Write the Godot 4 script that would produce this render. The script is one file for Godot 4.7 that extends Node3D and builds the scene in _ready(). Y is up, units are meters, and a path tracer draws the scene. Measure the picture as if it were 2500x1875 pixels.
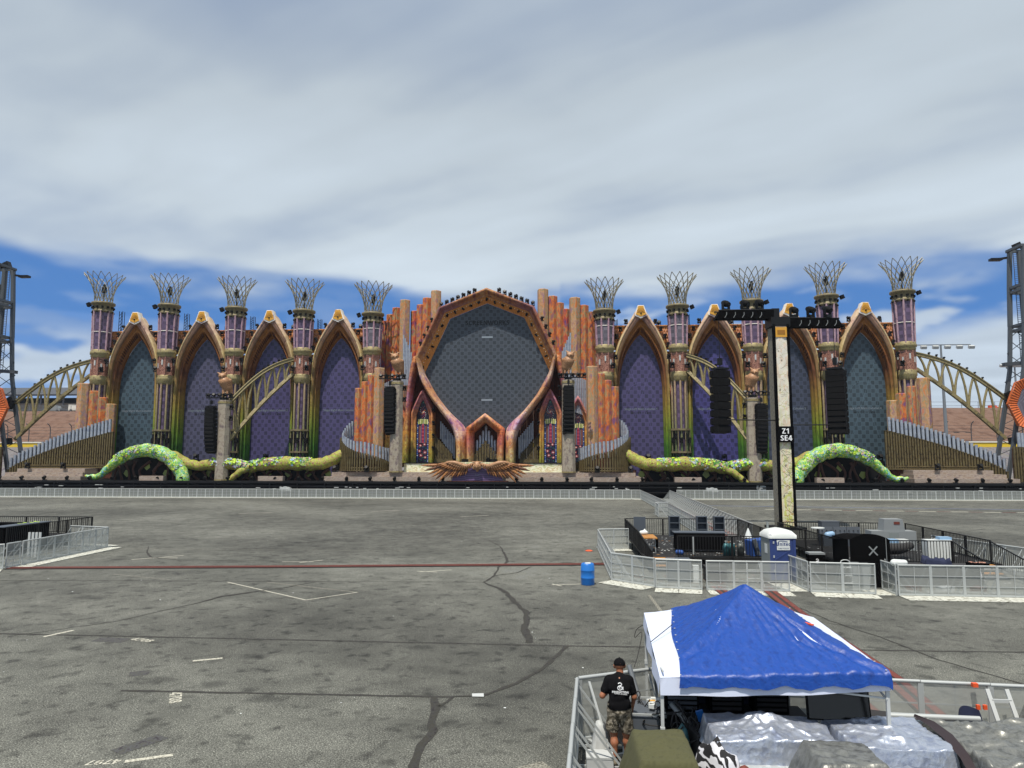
extends Node3D
# Festival stage on a speedway infield, seen from a raised deck at the back of the crowd area. Metres; y up; the stage runs along x at z = 0, the audience is towards +z.

var M := {}
var grads := {}
var paint := ""
var tint := Color.WHITE
var sm := false
var rng := RandomNumberGenerator.new()
var ORD := ["first", "second", "third", "fourth", "fifth", "sixth", "seventh", "eighth", "ninth", "tenth", "eleventh", "twelfth", "thirteenth", "fourteenth", "fifteenth", "sixteenth", "seventeenth", "eighteenth", "nineteenth", "twentieth"]


func _ready():
	rng.seed = 7
	var cam := Camera3D.new()
	cam.name = "camera"
	cam.fov = 56.82
	cam.near = 0.05
	cam.far = 2000.0
	cam.position = Vector3(11.325, 5.36, 108.0)
	cam.rotation = Vector3(deg_to_rad(6.0), 0.0691, 0.001)
	add_child(cam)
	var sun := DirectionalLight3D.new()
	sun.name = "sun"
	sun.light_energy = 1.45
	sun.light_color = Color(1.0, 0.965, 0.91)
	sun.light_angular_distance = 0.6
	sun.shadow_enabled = true
	add_child(sun)
	sun.look_at_from_position(Vector3(-12, 100, 41), Vector3.ZERO)
	var we := WorldEnvironment.new()
	we.name = "world_environment"
	var env := Environment.new()
	env.background_mode = Environment.BG_SKY
	var sky := Sky.new()
	var pano := PanoramaSkyMaterial.new()
	pano.panorama = sky_picture()
	sky.sky_material = pano
	env.sky = sky
	env.tonemap_mode = Environment.TONE_MAPPER_LINEAR
	env.tonemap_exposure = 1.05
	env.sdfgi_enabled = true
	env.ssao_enabled = true
	env.ssil_enabled = true
	env.fog_enabled = true
	env.fog_density = 0.00012
	env.fog_light_color = Color(0.78, 0.83, 0.9)
	we.environment = env
	add_child(we)
	make_materials()
	ground()
	speedway()
	stage_deck()
	backdrop()
	for s in [-1, 1]:
		for i in 5:
			stage_column(s, i)
		for i in 4:
			gothic_arch(s, i)
	centre_piece()
	pipe_groups()
	pipe_fences()
	owl_posts()
	owl_booth()
	buttresses()
	serpents()
	edge_towers()
	stage_lights()
	delay_tower()
	barricades()
	enclosure_left()
	enclosure_middle()
	enclosure_right()
	near_compound()
	canopy()
	tarps()
	person()
	markings()


# ---------------------------------------------------------------- sky
func sm01(a: float, b: float, x: float) -> float:
	return smoothstep(a, b, x)


func fbm(sd: int, freq: float, oct := 5) -> FastNoiseLite:
	var n := FastNoiseLite.new()
	n.seed = sd
	n.noise_type = FastNoiseLite.TYPE_SIMPLEX_SMOOTH
	n.frequency = freq
	n.fractal_type = FastNoiseLite.FRACTAL_FBM
	n.fractal_octaves = oct
	return n


# Thin high overcast with streaks on a plane far above; the sheet ends in a ragged edge low over the stage, where blue shows.
func sky_picture() -> ImageTexture:
	var w := 2048
	var h := 1024
	var im := Image.create_empty(w, h, false, Image.FORMAT_RGBF)
	var n1 := fbm(11, 0.55, 4)
	var n2 := fbm(23, 2.2, 5)
	var n3 := fbm(37, 0.05, 5)
	var n4 := fbm(5, 0.09, 4)
	var ground_col := Color(0.13, 0.125, 0.12)
	for y in h:
		var el := (0.5 - (y + 0.5) / h) * PI
		if el < -0.02:
			for x in w:
				im.set_pixel(x, y, ground_col)
			continue
		var up := maxf(sin(el), 0.02)
		var eld := rad_to_deg(el)
		var clear := Color(0.10, 0.25, 0.58).lerp(Color(0.06, 0.17, 0.45), sm01(5.0, 28.0, eld))
		clear = clear.lerp(Color(0.40, 0.55, 0.78), 1.0 - sm01(-1.0, 9.0, eld))
		for x in w:
			var az := ((x + 0.5) / w - 0.5) * TAU
			var azd := rad_to_deg(az)
			var px := sin(az) * cos(el) / up
			var pz := -cos(az) * cos(el) / up
			# along and across the streaks, which run towards the right of the view
			var al := px * 0.80 + pz * 0.60
			var ac := -px * 0.60 + pz * 0.80
			var wv := n1.get_noise_2d(px * 0.45, pz * 0.45)
			var streak := n1.get_noise_2d(al * 0.30 + 9.0, ac * 1.05 + wv * 0.35)
			var fine := n2.get_noise_2d(al * 0.16, ac * 0.62 + wv * 0.25)
			var low := n3.get_noise_2d(azd * 0.9, eld * 3.4)
			var puff := n4.get_noise_2d(azd * 1.3 + 40.0, eld * 4.5)
			# lower edge of the sheet by azimuth: low in the middle, high at both sides of the view
			var edge := 7.2 + 2.6 * sm01(-3.0, -15.0, azd) + 6.6 * sm01(4.0, 34.0, azd)
			if absf(azd) > 60.0:
				edge = 13.0
			var sheet := sm01(edge - 1.1, edge + 1.5, eld + low * 2.6)
			var soft := n3.get_noise_2d(px * 9.0 + 70.0, pz * 9.0)
			var dens := 1.0 + streak * 0.13 + fine * 0.18 + soft * 0.30 - 0.13 * sm01(20.0, 36.0, eld)
			var cover := sheet * clampf(dens, 0.55, 1.0)
			var bank := sm01(0.02, 0.5, puff + 0.42 * (1.0 - absf(eld - 6.0) / 6.5)) * (1.0 - sm01(10.0, 15.0, eld)) * 0.82
			bank *= 1.0 - 0.75 * sm01(13.0, 24.0, azd) * sm01(7.5, 9.5, eld)
			bank = maxf(bank, 0.9 * sm01(-25.5, -31.0, azd) * (1.0 - sm01(7.6, 10.2, eld + low * 2.0)))
			cover = maxf(cover, bank)
			var lit := 0.665 - 0.12 * sm01(13.0, 30.0, eld) + fine * 0.07 + streak * 0.04 + soft * 0.10
			var cloud := Color(lit * 0.85, lit * 0.975, lit * 1.09)
			var c := clear.lerp(cloud, clampf(cover, 0.0, 1.0))
			im.set_pixel(x, y, c)
	return ImageTexture.create_from_image(im)


# ---------------------------------------------------------------- materials
func L(hex: String) -> Color:
	return Color(hex).srgb_to_linear()


func mat(called: String, col: Color, rough := 0.8, metal := 0.0, more := {}) -> StandardMaterial3D:
	var m := StandardMaterial3D.new()
	m.resource_name = called
	m.albedo_color = col
	m.roughness = rough
	m.metallic = metal
	for k in more:
		m.set(k, more[k])
	M[called] = m
	return m


func bytes_of(n: FastNoiseLite, s: int) -> PackedByteArray:
	var im := n.get_seamless_image(s, s)
	im.convert(Image.FORMAT_L8)
	return im.get_data()


# colours (sRGB) taken along a coarse noise, broken up by a finer one and darkened by specks
func mottle(s: int, sd: int, cols: Array, f1 := 0.012, f2 := 0.06, fine := 0.35, specks := 0.0) -> ImageTexture:
	var a := bytes_of(fbm(sd, f1, 4), s)
	var b := bytes_of(fbm(sd + 1, f2, 3), s)
	var d := bytes_of(fbm(sd + 2, 0.35, 2), s)
	var im := Image.create_empty(s, s, false, Image.FORMAT_RGB8)
	var n := cols.size()
	var i := 0
	for y in s:
		for x in s:
			var t := clampf((a[i] / 255.0 - 0.5) * 1.5 + 0.5 + (b[i] / 255.0 - 0.5) * 0.42, 0.0, 0.999) * (n - 1)
			var k := int(t)
			var c: Color = cols[k].lerp(cols[mini(k + 1, n - 1)], t - k)
			var g := 1.0 + (d[i] / 255.0 - 0.5) * fine
			if specks > 0.0 and b[(i * 7 + 13) % b.size()] < 255.0 * specks and d[i] < 120:
				g *= 0.5
			im.set_pixel(x, y, Color(c.r * g, c.g * g, c.b * g))
			i += 1
	return ImageTexture.create_from_image(im)


func tri_more(t: Texture2D, sx: float, sy := 0.0, extra := {}) -> Dictionary:
	var d := {"albedo_texture": t, "uv1_triplanar": true, "uv1_world_triplanar": true, "uv1_scale": Vector3(1.0 / sx, 1.0 / (sy if sy > 0.0 else sx), 1.0 / sx)}
	d.merge(extra, true)
	return d


func make_materials():
	var W := Color.WHITE
	var vc := {"vertex_color_use_as_albedo": true}
	var grey_mottle := mottle(256, 3, [Color(0.62, 0.56, 0.6), Color(0.9, 0.86, 0.84), Color(1, 1, 1), Color(0.86, 0.84, 0.74), Color(1, 0.96, 0.92)], 0.012, 0.05, 0.25)
	mat("arch_paint", W, 0.7, 0.0, tri_more(grey_mottle, 5.0, 9.0, vc))
	mat("frame_paint", W, 0.6, 0.0, tri_more(mottle(256, 9, [Color("9c78b0"), Color("e0bc90"), Color("fff4e4"), Color("ffce98"), Color("b894a4"), Color("ffffff")], 0.012, 0.05, 0.3), 5.5, 6.5, vc))
	mat("rust_paint", W, 0.75, 0.0, tri_more(mottle(512, 21, [Color("6c447a"), Color("985a50"), Color("b85e30"), Color("d0702e"), Color("c08858"), Color("848868"), Color("bc6430"), Color("84506a")], 0.009, 0.03, 0.22, 0.24), 6.0, 13.0))
	mat("rust_paint_red", W, 0.75, 0.0, tri_more(mottle(512, 57, [Color("5c4078"), Color("963848"), Color("b44c2e"), Color("c66c38"), Color("a8845c"), Color("767460"), Color("a04450")], 0.009, 0.03, 0.22, 0.24), 6.0, 13.0))
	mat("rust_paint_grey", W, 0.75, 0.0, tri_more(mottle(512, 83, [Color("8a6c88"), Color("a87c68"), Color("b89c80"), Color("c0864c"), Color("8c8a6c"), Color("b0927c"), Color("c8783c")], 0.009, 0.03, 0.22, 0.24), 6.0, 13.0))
	mat("gold_trim", Color("a49a72"), 0.55, 0.2, tri_more(grey_mottle, 2.0))
	mat("dark_trim", Color("867e62"), 0.6, 0.2, tri_more(grey_mottle, 2.0))
	mat("rib_paint", W, 0.6, 0.0, tri_more(grey_mottle, 1.5, 3.0, vc))
	mat("bronze", W, 0.5, 0.1, tri_more(mottle(256, 31, [Color("4c2c28"), Color("8a5848"), Color("c89c88"), Color("6e4238"), Color("a87868")], 0.02, 0.08, 0.4), 1.6))
	mat("basket_metal", Color("949080"), 0.45, 0.35)
	mat("corrugated", Color("fff0dc"), 0.7, 0.0, tri_more(mottle(256, 41, [Color("8a5a3c"), Color("d09050"), Color("f0c080"), Color("a06038")], 0.02, 0.06, 0.3), 3.0))
	mat("scale_panel", Color("fff0e6"), 0.8, 0.0, tri_more(mottle(256, 43, [Color("7a4c3c"), Color("b87c58"), Color("e8bc98"), Color("8a5848"), Color("cc9878")], 0.03, 0.12, 0.4), 3.0))
	mat("black", Color(0.085, 0.085, 0.09), 0.8, 0.0, {"metallic_specular": 0.25})
	mat("black_metal", Color(0.075, 0.075, 0.08), 0.45, 0.3)
	mat("black_cloth", Color(0.05, 0.05, 0.055), 0.95, 0.0, {"metallic_specular": 0.15})
	mat("lens", Color(0.16, 0.18, 0.22), 0.1, 0.6)
	mat("silver_pipe", Color("b4bac2"), 0.38, 0.35, tri_more(mottle(256, 47, [Color(0.72, 0.74, 0.80), Color(0.92, 0.94, 0.98), Color(1, 1, 1), Color(0.82, 0.84, 0.9)], 0.012, 0.05, 0.2), 2.0, 5.0))
	mat("brown_pipe", Color("6c6448"), 0.7, 0.05, tri_more(mottle(256, 53, [Color(0.5, 0.46, 0.36), Color(0.95, 0.9, 0.8), Color(0.75, 0.7, 0.6), Color(1, 1, 0.9)], 0.015, 0.07, 0.35), 1.6, 4.0))
	mat("stone_post", Color("a8a097"), 0.8, 0.0, tri_more(mottle(256, 61, [Color(0.66, 0.62, 0.66), Color(0.92, 0.9, 0.86), Color(1, 1, 0.95), Color(0.8, 0.76, 0.72)], 0.012, 0.07, 0.3), 3.0, 4.0))
	mat("step_paint", Color("b0aaa4"), 0.8, 0.0, tri_more(mottle(256, 67, [Color("b4a4a8"), Color("dcd0c8"), Color("f4ece4"), Color("ccb8a8"), Color("e8e0dc")], 0.015, 0.08, 0.3), 5.0, 1.2))
	mat("marble_band", W, 0.7, 0.0, tri_more(mottle(256, 71, [Color("c0c898"), Color("e6e8c8"), Color("f4f2e0"), Color("d8dab0"), Color("d0bc94"), Color("eef0d8")], 0.011, 0.05, 0.2), 4.5, 2.5))
	mat("owl_bronze", W, 0.5, 0.05, tri_more(mottle(256, 73, [Color("4a2e1e"), Color("8a5c3c"), Color("d0a478"), Color("6a4430"), Color("e4c094")], 0.03, 0.12, 0.4), 1.3, 1.6))
	mat("feather_dark", Color("5a3722"), 0.5, 0.05)
	mat("feather", W, 0.45, 0.05, tri_more(mottle(256, 79, [Color("54301c"), Color("8c5a34"), Color("b8844c"), Color("704226")], 0.02, 0.07, 0.3), 1.4))
	mat("wood_dark", Color("5a3420"), 0.85, 0.0, tri_more(mottle(256, 91, [Color(0.55, 0.4, 0.3), Color(1, 0.85, 0.7), Color(0.8, 0.6, 0.5)], 0.02, 0.1, 0.4), 1.2, 6.0))
	mat("soffit_wood", Color("e0b070"), 0.7, 0.0, tri_more(mottle(256, 93, [Color(0.55, 0.42, 0.34), Color(1, 0.9, 0.75), Color(0.8, 0.65, 0.5), Color(1, 0.85, 0.6)], 0.02, 0.1, 0.4), 1.2, 4.0))
	mat("sunburst_gold", Color("dca33c"), 0.45, 0.2)
	mat("ray_brown", Color("9a6a20"), 0.5, 0.1)
	mat("bulb", Color("e8e0c8"), 0.3)
	mat("steel_grey", Color("7c8288"), 0.5, 0.3)
	mat("tower_steel", Color("565b60"), 0.5, 0.3)
	mat("steel_dark", Color("4a4e54"), 0.5, 0.3)
	mat("buttress_paint", Color("958c66"), 0.6, 0.1, tri_more(grey_mottle, 1.6))
	mat("root_paint", Color("4a2c22"), 0.8, 0.0, tri_more(grey_mottle, 1.0))
	mat("leaf_glass", Color("7e8a3a"), 0.3)
	var flakes := flake_picture()
	mat("serpent_skin", W, 0.65, 0.0, tri_more(flakes, 4.6))
	mat("serpent_bark", W, 0.7, 0.0, tri_more(mottle(512, 101, [Color("5a3024"), Color("96603c"), Color("a8ac3c"), Color("b4cc48"), Color("5c8c34"), Color("a06a48"), Color("ccd65c"), Color("704070"), Color("8a4a34")], 0.014, 0.07, 0.5, 0.36), 4.5))
	# screens: one picture for the tall ones, one for the wide one
	var tall := screen_picture(12, 32, 20)
	for k in [["screen_teal", "546a78"], ["screen_grey_violet", "5e5e7c"], ["screen_violet", "5c5688"], ["screen_blue_violet", "55529a"], ["screen_slate", "4c566e"]]:
		mat(k[0], Color(k[1]), 0.45, 0.0, {"albedo_texture": tall})
	mat("screen_centre", Color("525c68"), 0.45, 0.0, {"albedo_texture": screen_picture(35, 37, 16)})
	mat("panel_violet", Color("6c5a78"), 0.5, 0.0, {"albedo_texture": checker_picture()})
	mat("panel_grey", Color("77727e"), 0.5, 0.0, {"albedo_texture": checker_picture()})
	mat("booth_screen", Color("654d7a"), 0.5, 0.0, {"albedo_texture": checker_picture()})
	mat("stained_glass", W, 0.25, 0.0, {"albedo_texture": glass_picture()})
	mat("screen_text", Color("84909c"), 0.6)
	mat("screen_text_dark", Color("0c0e10"), 0.6)
	# ground
	var asp := asphalt_fine()
	mat("asphalt", Color(0.915, 0.93, 0.905), 0.92, 0.0, {"albedo_texture": asp[0], "uv1_triplanar": true, "uv1_world_triplanar": true, "uv1_scale": Vector3(1, 1, 1) / 5.3, "detail_enabled": true, "detail_blend_mode": BaseMaterial3D.BLEND_MODE_MUL, "detail_albedo": asphalt_macro(), "detail_uv_layer": BaseMaterial3D.DETAIL_UV_2, "heightmap_enabled": true, "heightmap_texture": asp[1], "heightmap_scale": 0.5})
	mat("tar", Color("363634"), 0.85, 0.0, tri_more(grey_mottle, 0.7))
	mat("road_paint", Color("c9c7bb"), 0.8, 0.0, tri_more(mottle(256, 107, [Color(0.6, 0.6, 0.58), Color(0.95, 0.95, 0.93), Color(1, 1, 1)], 0.05, 0.2, 0.4), 0.8))
	mat("worn_paint", Color("9c9a90"), 0.85, 0.0, tri_more(mottle(256, 109, [Color(0.45, 0.45, 0.44), Color(0.8, 0.8, 0.78), Color(1, 1, 1)], 0.05, 0.2, 0.4), 0.8))
	mat("patch", Color("4e5052"), 0.9, 0.0, tri_more(grey_mottle, 0.6))
	mat("track", Color("75747a"), 0.9, 0.0, tri_more(grey_mottle, 9.0))
	mat("berm_dirt", Color("735a4c"), 0.95, 0.0, tri_more(mottle(512, 113, [Color(0.72, 0.66, 0.62), Color(0.95, 0.92, 0.9), Color(1, 1, 1), Color(0.84, 0.8, 0.76)], 0.012, 0.09, 0.35), 22.0))
	mat("yellow_wall", Color("d8b92c"), 0.6)
	mat("white_wall", Color("d8d6ce"), 0.7)
	mat("roof_dark", Color("46484e"), 0.6)
	mat("concrete", Color("9a9890"), 0.85)
	# street-level things
	mat("galvanised", Color("b4b9b9"), 0.45, 0.3)
	mat("mesh_sheet", Color(0.70, 0.72, 0.71, 0.47), 0.6, 0.1, {"transparency": BaseMaterial3D.TRANSPARENCY_ALPHA})
	mat("plate_white", Color("d2d4cc"), 0.7, 0.1, tri_more(mottle(256, 127, [Color(0.6, 0.58, 0.55), Color(0.92, 0.92, 0.9), Color(1, 1, 1), Color(0.84, 0.83, 0.8)], 0.02, 0.09, 0.3), 1.5))
	mat("rail_black", Color(0.07, 0.07, 0.075), 0.5, 0.2)
	mat("deck_black", Color(0.12, 0.12, 0.125), 0.9, 0.0, tri_more(mottle(256, 131, [Color(0.5, 0.5, 0.5), Color(1, 1, 1), Color(0.7, 0.7, 0.7)], 0.03, 0.15, 0.5), 1.2))
	mat("plywood", Color("b98648"), 0.75, 0.0, tri_more(grey_mottle, 0.5, 2.0))
	mat("red_paint", Color("74382f"), 0.7, 0.0, tri_more(grey_mottle, 0.8))
	mat("rubber", Color("2c2b2c"), 0.8)
	mat("barrel_blue", Color("1f6ec0"), 0.35)
	mat("booth_blue", Color("2a3c72"), 0.45)
	mat("booth_grey", Color("7d8484"), 0.6)
	mat("white_plastic", Color("d2d7d6"), 0.4)
	mat("grey_plastic", Color("858a8c"), 0.55)
	mat("slate_plastic", Color("4c545e"), 0.6)
	mat("light_grey", Color("b9bdbd"), 0.6)
	mat("ice_blue", Color("8aaccc"), 0.4)
	mat("strong_blue", Color("2a4f94"), 0.5)
	mat("teal_gas", Color("3c6a70"), 0.4, 0.3)
	mat("grey_gas", Color("5c605e"), 0.4, 0.3)
	mat("orange", Color("e2582a"), 0.6)
	mat("lime", Color("b6d83a"), 0.6)
	mat("tarp_blue", Color("0f459c"), 0.45, 0.0, tri_more(mottle(256, 137, [Color(0.75, 0.75, 0.8), Color(1, 1, 1), Color(0.88, 0.9, 0.95)], 0.02, 0.2, 0.25), 0.8, 0.0, {"heightmap_enabled": true, "heightmap_texture": crease_picture(139), "heightmap_scale": 0.8}))
	mat("canopy_white", Color("d3dcf2"), 0.7, 0.0, {"backlight_enabled": true, "backlight": Color(0.35, 0.36, 0.4)})
	mat("tarp_silver", Color("b9c0cc"), 0.36, 0.6, tri_more(mottle(256, 149, [Color(0.8, 0.82, 0.88), Color(1, 1, 1), Color(0.9, 0.92, 0.96)], 0.02, 0.2, 0.2), 1.1, 0.0, {"heightmap_enabled": true, "heightmap_texture": crease_picture(151), "heightmap_scale": 1.0}))
	mat("tarp_grey", Color("80827f"), 0.38, 0.35, tri_more(mottle(256, 157, [Color(0.7, 0.7, 0.7), Color(1, 1, 1), Color(0.86, 0.86, 0.84)], 0.02, 0.2, 0.25), 1.1, 0.0, {"heightmap_enabled": true, "heightmap_texture": crease_picture(163), "heightmap_scale": 1.0}))
	mat("tarp_brown", Color("33282a"), 0.45, 0.1)
	mat("olive_cloth", Color("4f4f33"), 0.9, 0.0, tri_more(mottle(256, 167, [Color(0.84, 0.84, 0.8), Color(1, 1, 1), Color(0.92, 0.92, 0.86)], 0.02, 0.25, 0.2), 0.5))
	mat("zebra", W, 0.8, 0.0, {"albedo_texture": zebra_picture()})
	mat("skin", Color("9a6448"), 0.55, 0.0, {"subsurf_scatter_enabled": true, "subsurf_scatter_strength": 0.15})
	mat("shirt", Color(0.075, 0.075, 0.085), 0.95, 0.0, {"metallic_specular": 0.2})
	mat("camo", W, 0.9, 0.0, {"albedo_texture": camo_picture(), "uv1_triplanar": true, "uv1_scale": Vector3(1.3, 1.3, 1.3)})
	mat("shoe", Color("7c7566"), 0.8)
	mat("print_white", Color("eceff2"), 0.7)
	mat("black_mesh", Color(0.05, 0.05, 0.055, 0.86), 0.8, 0.0, {"transparency": BaseMaterial3D.TRANSPARENCY_ALPHA})
	mat("tower_print", W, 0.75, 0.0, {"albedo_texture": fabric_picture()})
	mat("tower_side", Color("8f8d84"), 0.75, 0.0, tri_more(grey_mottle, 1.0))
	mat("case_grey", Color("50565e"), 0.6)
	mat("orange_ply", Color("d06a30"), 0.65, 0.0, tri_more(grey_mottle, 2.0))
	mat("leaf_green", Color("3f7a34"), 0.7)
	mat("rose", Color("c4907c"), 0.7)
	mat("glass_dark", Color(0.03, 0.03, 0.035), 0.12)
	mat("navy_cloth", Color("222945"), 0.9)
	grads = {
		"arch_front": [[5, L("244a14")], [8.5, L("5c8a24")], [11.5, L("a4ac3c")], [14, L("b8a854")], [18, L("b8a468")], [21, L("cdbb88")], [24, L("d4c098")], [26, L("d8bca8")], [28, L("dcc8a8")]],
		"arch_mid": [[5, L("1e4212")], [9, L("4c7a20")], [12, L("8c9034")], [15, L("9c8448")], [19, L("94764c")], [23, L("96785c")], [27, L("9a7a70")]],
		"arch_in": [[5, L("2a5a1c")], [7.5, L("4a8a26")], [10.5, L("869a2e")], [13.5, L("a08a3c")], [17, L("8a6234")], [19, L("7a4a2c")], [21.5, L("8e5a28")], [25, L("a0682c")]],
		"rib": [[5, L("3d6c3a")], [8, L("5c8c4c")], [11, L("a4a274")], [15, L("c0b094")], [19, L("b99a84")], [22.3, L("bca0b4")], [25, L("ac84a4")], [30, L("c0a8b8")]],
		"frame": [[20, L("c8a070")], [21.5, L("a88470")], [23, L("b08858")], [25, L("a47460")], [27, L("9c7058")], [28.5, L("8c6478")], [29.5, L("a87e54")], [31.5, L("bc9868")]],
		"leg": [[4.6, L("c4cc94")], [6, L("e4dcb4")], [7.6, L("dcb080")], [9, L("f0e8f0")], [10.6, L("c09cc8")], [12, L("e0d0cc")], [14, L("d4b8a0")], [16, L("c8a080")], [18, L("dcd4d8")], [20, L("d0b088")]],
		"side_leg": [[4.6, L("88a03e")], [6.5, L("b4b25c")], [9, L("d2b060")], [12, L("c8946c")], [14, L("b884a0")], [17, L("b47e80")], [20, L("c48e5c")]],
		"porch": [[4.6, L("c8c490")], [6.5, L("d0a488")], [8, L("cc8084")], [9.5, L("d8844c")], [10.8, L("c89a78")], [12, L("ecccb0")]],
	}


func flake_picture() -> ImageTexture:
	var s := 512
	var n := FastNoiseLite.new()
	n.seed = 5
	n.noise_type = FastNoiseLite.TYPE_CELLULAR
	n.cellular_return_type = FastNoiseLite.RETURN_CELL_VALUE
	n.frequency = 0.062
	n.fractal_type = FastNoiseLite.FRACTAL_NONE
	n.domain_warp_enabled = true
	n.domain_warp_amplitude = 9.0
	n.domain_warp_frequency = 0.05
	var cell := bytes_of(n, s)
	n.cellular_return_type = FastNoiseLite.RETURN_DISTANCE2_SUB
	var edge := bytes_of(n, s)
	var zone := bytes_of(fbm(77, 0.010, 3), s)
	var pal := [Color("d8e64c"), Color("a6d83c"), Color("5fb83e"), Color("2f9a5c"), Color("8fc8e0"), Color("e8f070"), Color("4a9a3a"), Color("d8ecd0"), Color("f2e23c"), Color("6aa0d8")]
	var greens := [Color("2f8a4a"), Color("4fb04a"), Color("8ed042"), Color("c8e048"), Color("2a9078"), Color("a0d860")]
	var im := Image.create_empty(s, s, false, Image.FORMAT_RGB8)
	for i in s * s:
		var z := zone[i] / 255.0
		var c: Color = pal[(cell[i] * 7) % 10] if z > 0.46 else greens[(cell[i] * 5) % 6]
		var e := smoothstep(0.02, 0.10, edge[i] / 255.0)
		c = Color("24401e").lerp(c, 0.25 + 0.75 * e)
		im.set_pixel(i % s, i / s, c)
	return ImageTexture.create_from_image(im)


# the test picture that the screens show: a two-tone grid, its diagonals and a circle
func screen_picture(cols: int, rows: int, px: int) -> ImageTexture:
	var w := cols * px
	var h := rows * px
	var im := Image.create_empty(w, h, false, Image.FORMAT_RGB8)
	var cx := w * 0.5
	var cy := h * 0.5
	var rad := w * 0.32
	for y in h:
		for x in w:
			var tx := x / px
			var ty := y / px
			var v := 0.80
			if (tx + ty) % 2 == 0:
				v = 0.57 + 0.03 * float((tx * 7 + ty * 13) % 4)
			elif (tx * 3 + ty * 5) % 7 == 0:
				v = 0.76
			if x % px < 1 or y % px < 1:
				v = 1.0
			var d1 := absf((x - cx) / w - (y - cy) / h)
			var d2 := absf((x - cx) / w + (y - cy) / h)
			if minf(d1, d2) * w < 0.9:
				v = 0.98
			if absf(Vector2(x - cx, y - cy).length() - rad) < 0.9:
				v = 0.95
			im.set_pixel(x, y, Color(v, v, v * 1.01))
	return ImageTexture.create_from_image(im)


func checker_picture() -> ImageTexture:
	var im := Image.create_empty(128, 128, false, Image.FORMAT_RGB8)
	var v := [0.95, 0.72, 0.86, 0.78, 0.7, 0.98, 0.74, 0.9, 0.84, 0.7, 1.0, 0.76, 0.72, 0.9, 0.78, 0.94]
	for y in 128:
		for x in 128:
			var g: float = v[(y / 32) * 4 + x / 32]
			if x % 32 == 0 or y % 32 == 0:
				g = 1.1
			im.set_pixel(x, y, Color(g, g, minf(g * 1.02, 1.0)))
	return ImageTexture.create_from_image(im)


func disc(im: Image, cx: float, cy: float, r: float, c: Color):
	for y in range(int(cy - r), int(cy + r) + 1):
		for x in range(int(cx - r), int(cx + r) + 1):
			if x >= 0 and y >= 0 and x < im.get_width() and y < im.get_height() and Vector2(x - cx, y - cy).length() <= r:
				im.set_pixel(x, y, c)


func glass_picture() -> ImageTexture:
	var w := 96
	var h := 480
	var im := Image.create_empty(w, h, false, Image.FORMAT_RGB8)
	im.fill(Color("14142a"))
	var r := RandomNumberGenerator.new()
	r.seed = 99
	for y in range(170, h, 14):                       # blue border with pale dashes
		for e in [[4, 10], [w - 10, w - 4]]:
			im.fill_rect(Rect2i(e[0], y, e[1] - e[0], 8), Color("5a78c8") if (y / 14) % 3 else Color("d0dcf0"))
			im.fill_rect(Rect2i(e[0] + (6 if e[0] == 4 else -4), y + 5, 4, 8), Color("2a3a90"))
	for k in 46:                                      # rose of small red and pale panes at the top
		var a := k * 2.4
		var d := 4.0 + k * 0.85
		disc(im, 48 + cos(a) * d * 0.85, 96 + sin(a) * d * 1.1, 2.7, [Color("c03a4a"), Color("e8d8d0"), Color("d8702a"), Color("8a2a5a")][k % 4])
	disc(im, 48, 22, 6, Color("4a8a6a"))
	disc(im, 48, 96, 6, Color("e8b8a0"))
	for k in 6:                                       # yellow lights of the tracery
		var x := 10 + k * 13 + (4 if k > 2 else 0)
		im.fill_rect(Rect2i(x, 150 + absi(k * 2 - 5), 9, 34), Color("d8dc98") if k % 2 else Color("b8c46a"))
		disc(im, x + 4, 150 + absi(k * 2 - 5), 4.5, Color("d8dc98"))
	for y in range(176, 330):                         # tall middle light with red figure and blue lancet
		var half := minf((y - 176) * 0.5, 15.0)
		for x in range(int(48 - half), int(48 + half)):
			im.set_pixel(x, y, Color("28346e") if absf(x - 48) > 9 else (Color("8a2a44") if (y / 9) % 3 else Color("b04a5a")))
		im.set_pixel(int(48 - half), y, Color("8fd0e8"))
		im.set_pixel(int(48 + half), y, Color("8fd0e8"))
	for x in [18, 24, 30, 66, 72, 78]:
		im.fill_rect(Rect2i(x, 200, 3, 130), [Color("a86a50"), Color("c8c8d8"), Color("4a3a7a")][x % 3])
	for k in 60:
		disc(im, r.randf_range(12, 84), r.randf_range(335, 470), r.randf_range(1.5, 3.5), [Color("2a7a5a"), Color("3a9a6a"), Color("5a2a6a"), Color("24508a"), Color("8a2a3a")][k % 5])
	for f in [[62, 342, 13], [30, 350, 12], [24, 392, 13], [66, 402, 16], [34, 424, 15], [68, 440, 11]]:
		for k in 13:
			var a := TAU * k / 13.0
			for t in range(4, int(f[2]) + 1):
				disc(im, f[0] + cos(a) * t, f[1] + sin(a) * t, 1.0, Color("d8788a") if t < f[2] * 0.6 else Color("b83a3a"))
		disc(im, f[0], f[1], 4.2, Color("f0dcc8"))
	return ImageTexture.create_from_image(im)


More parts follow.
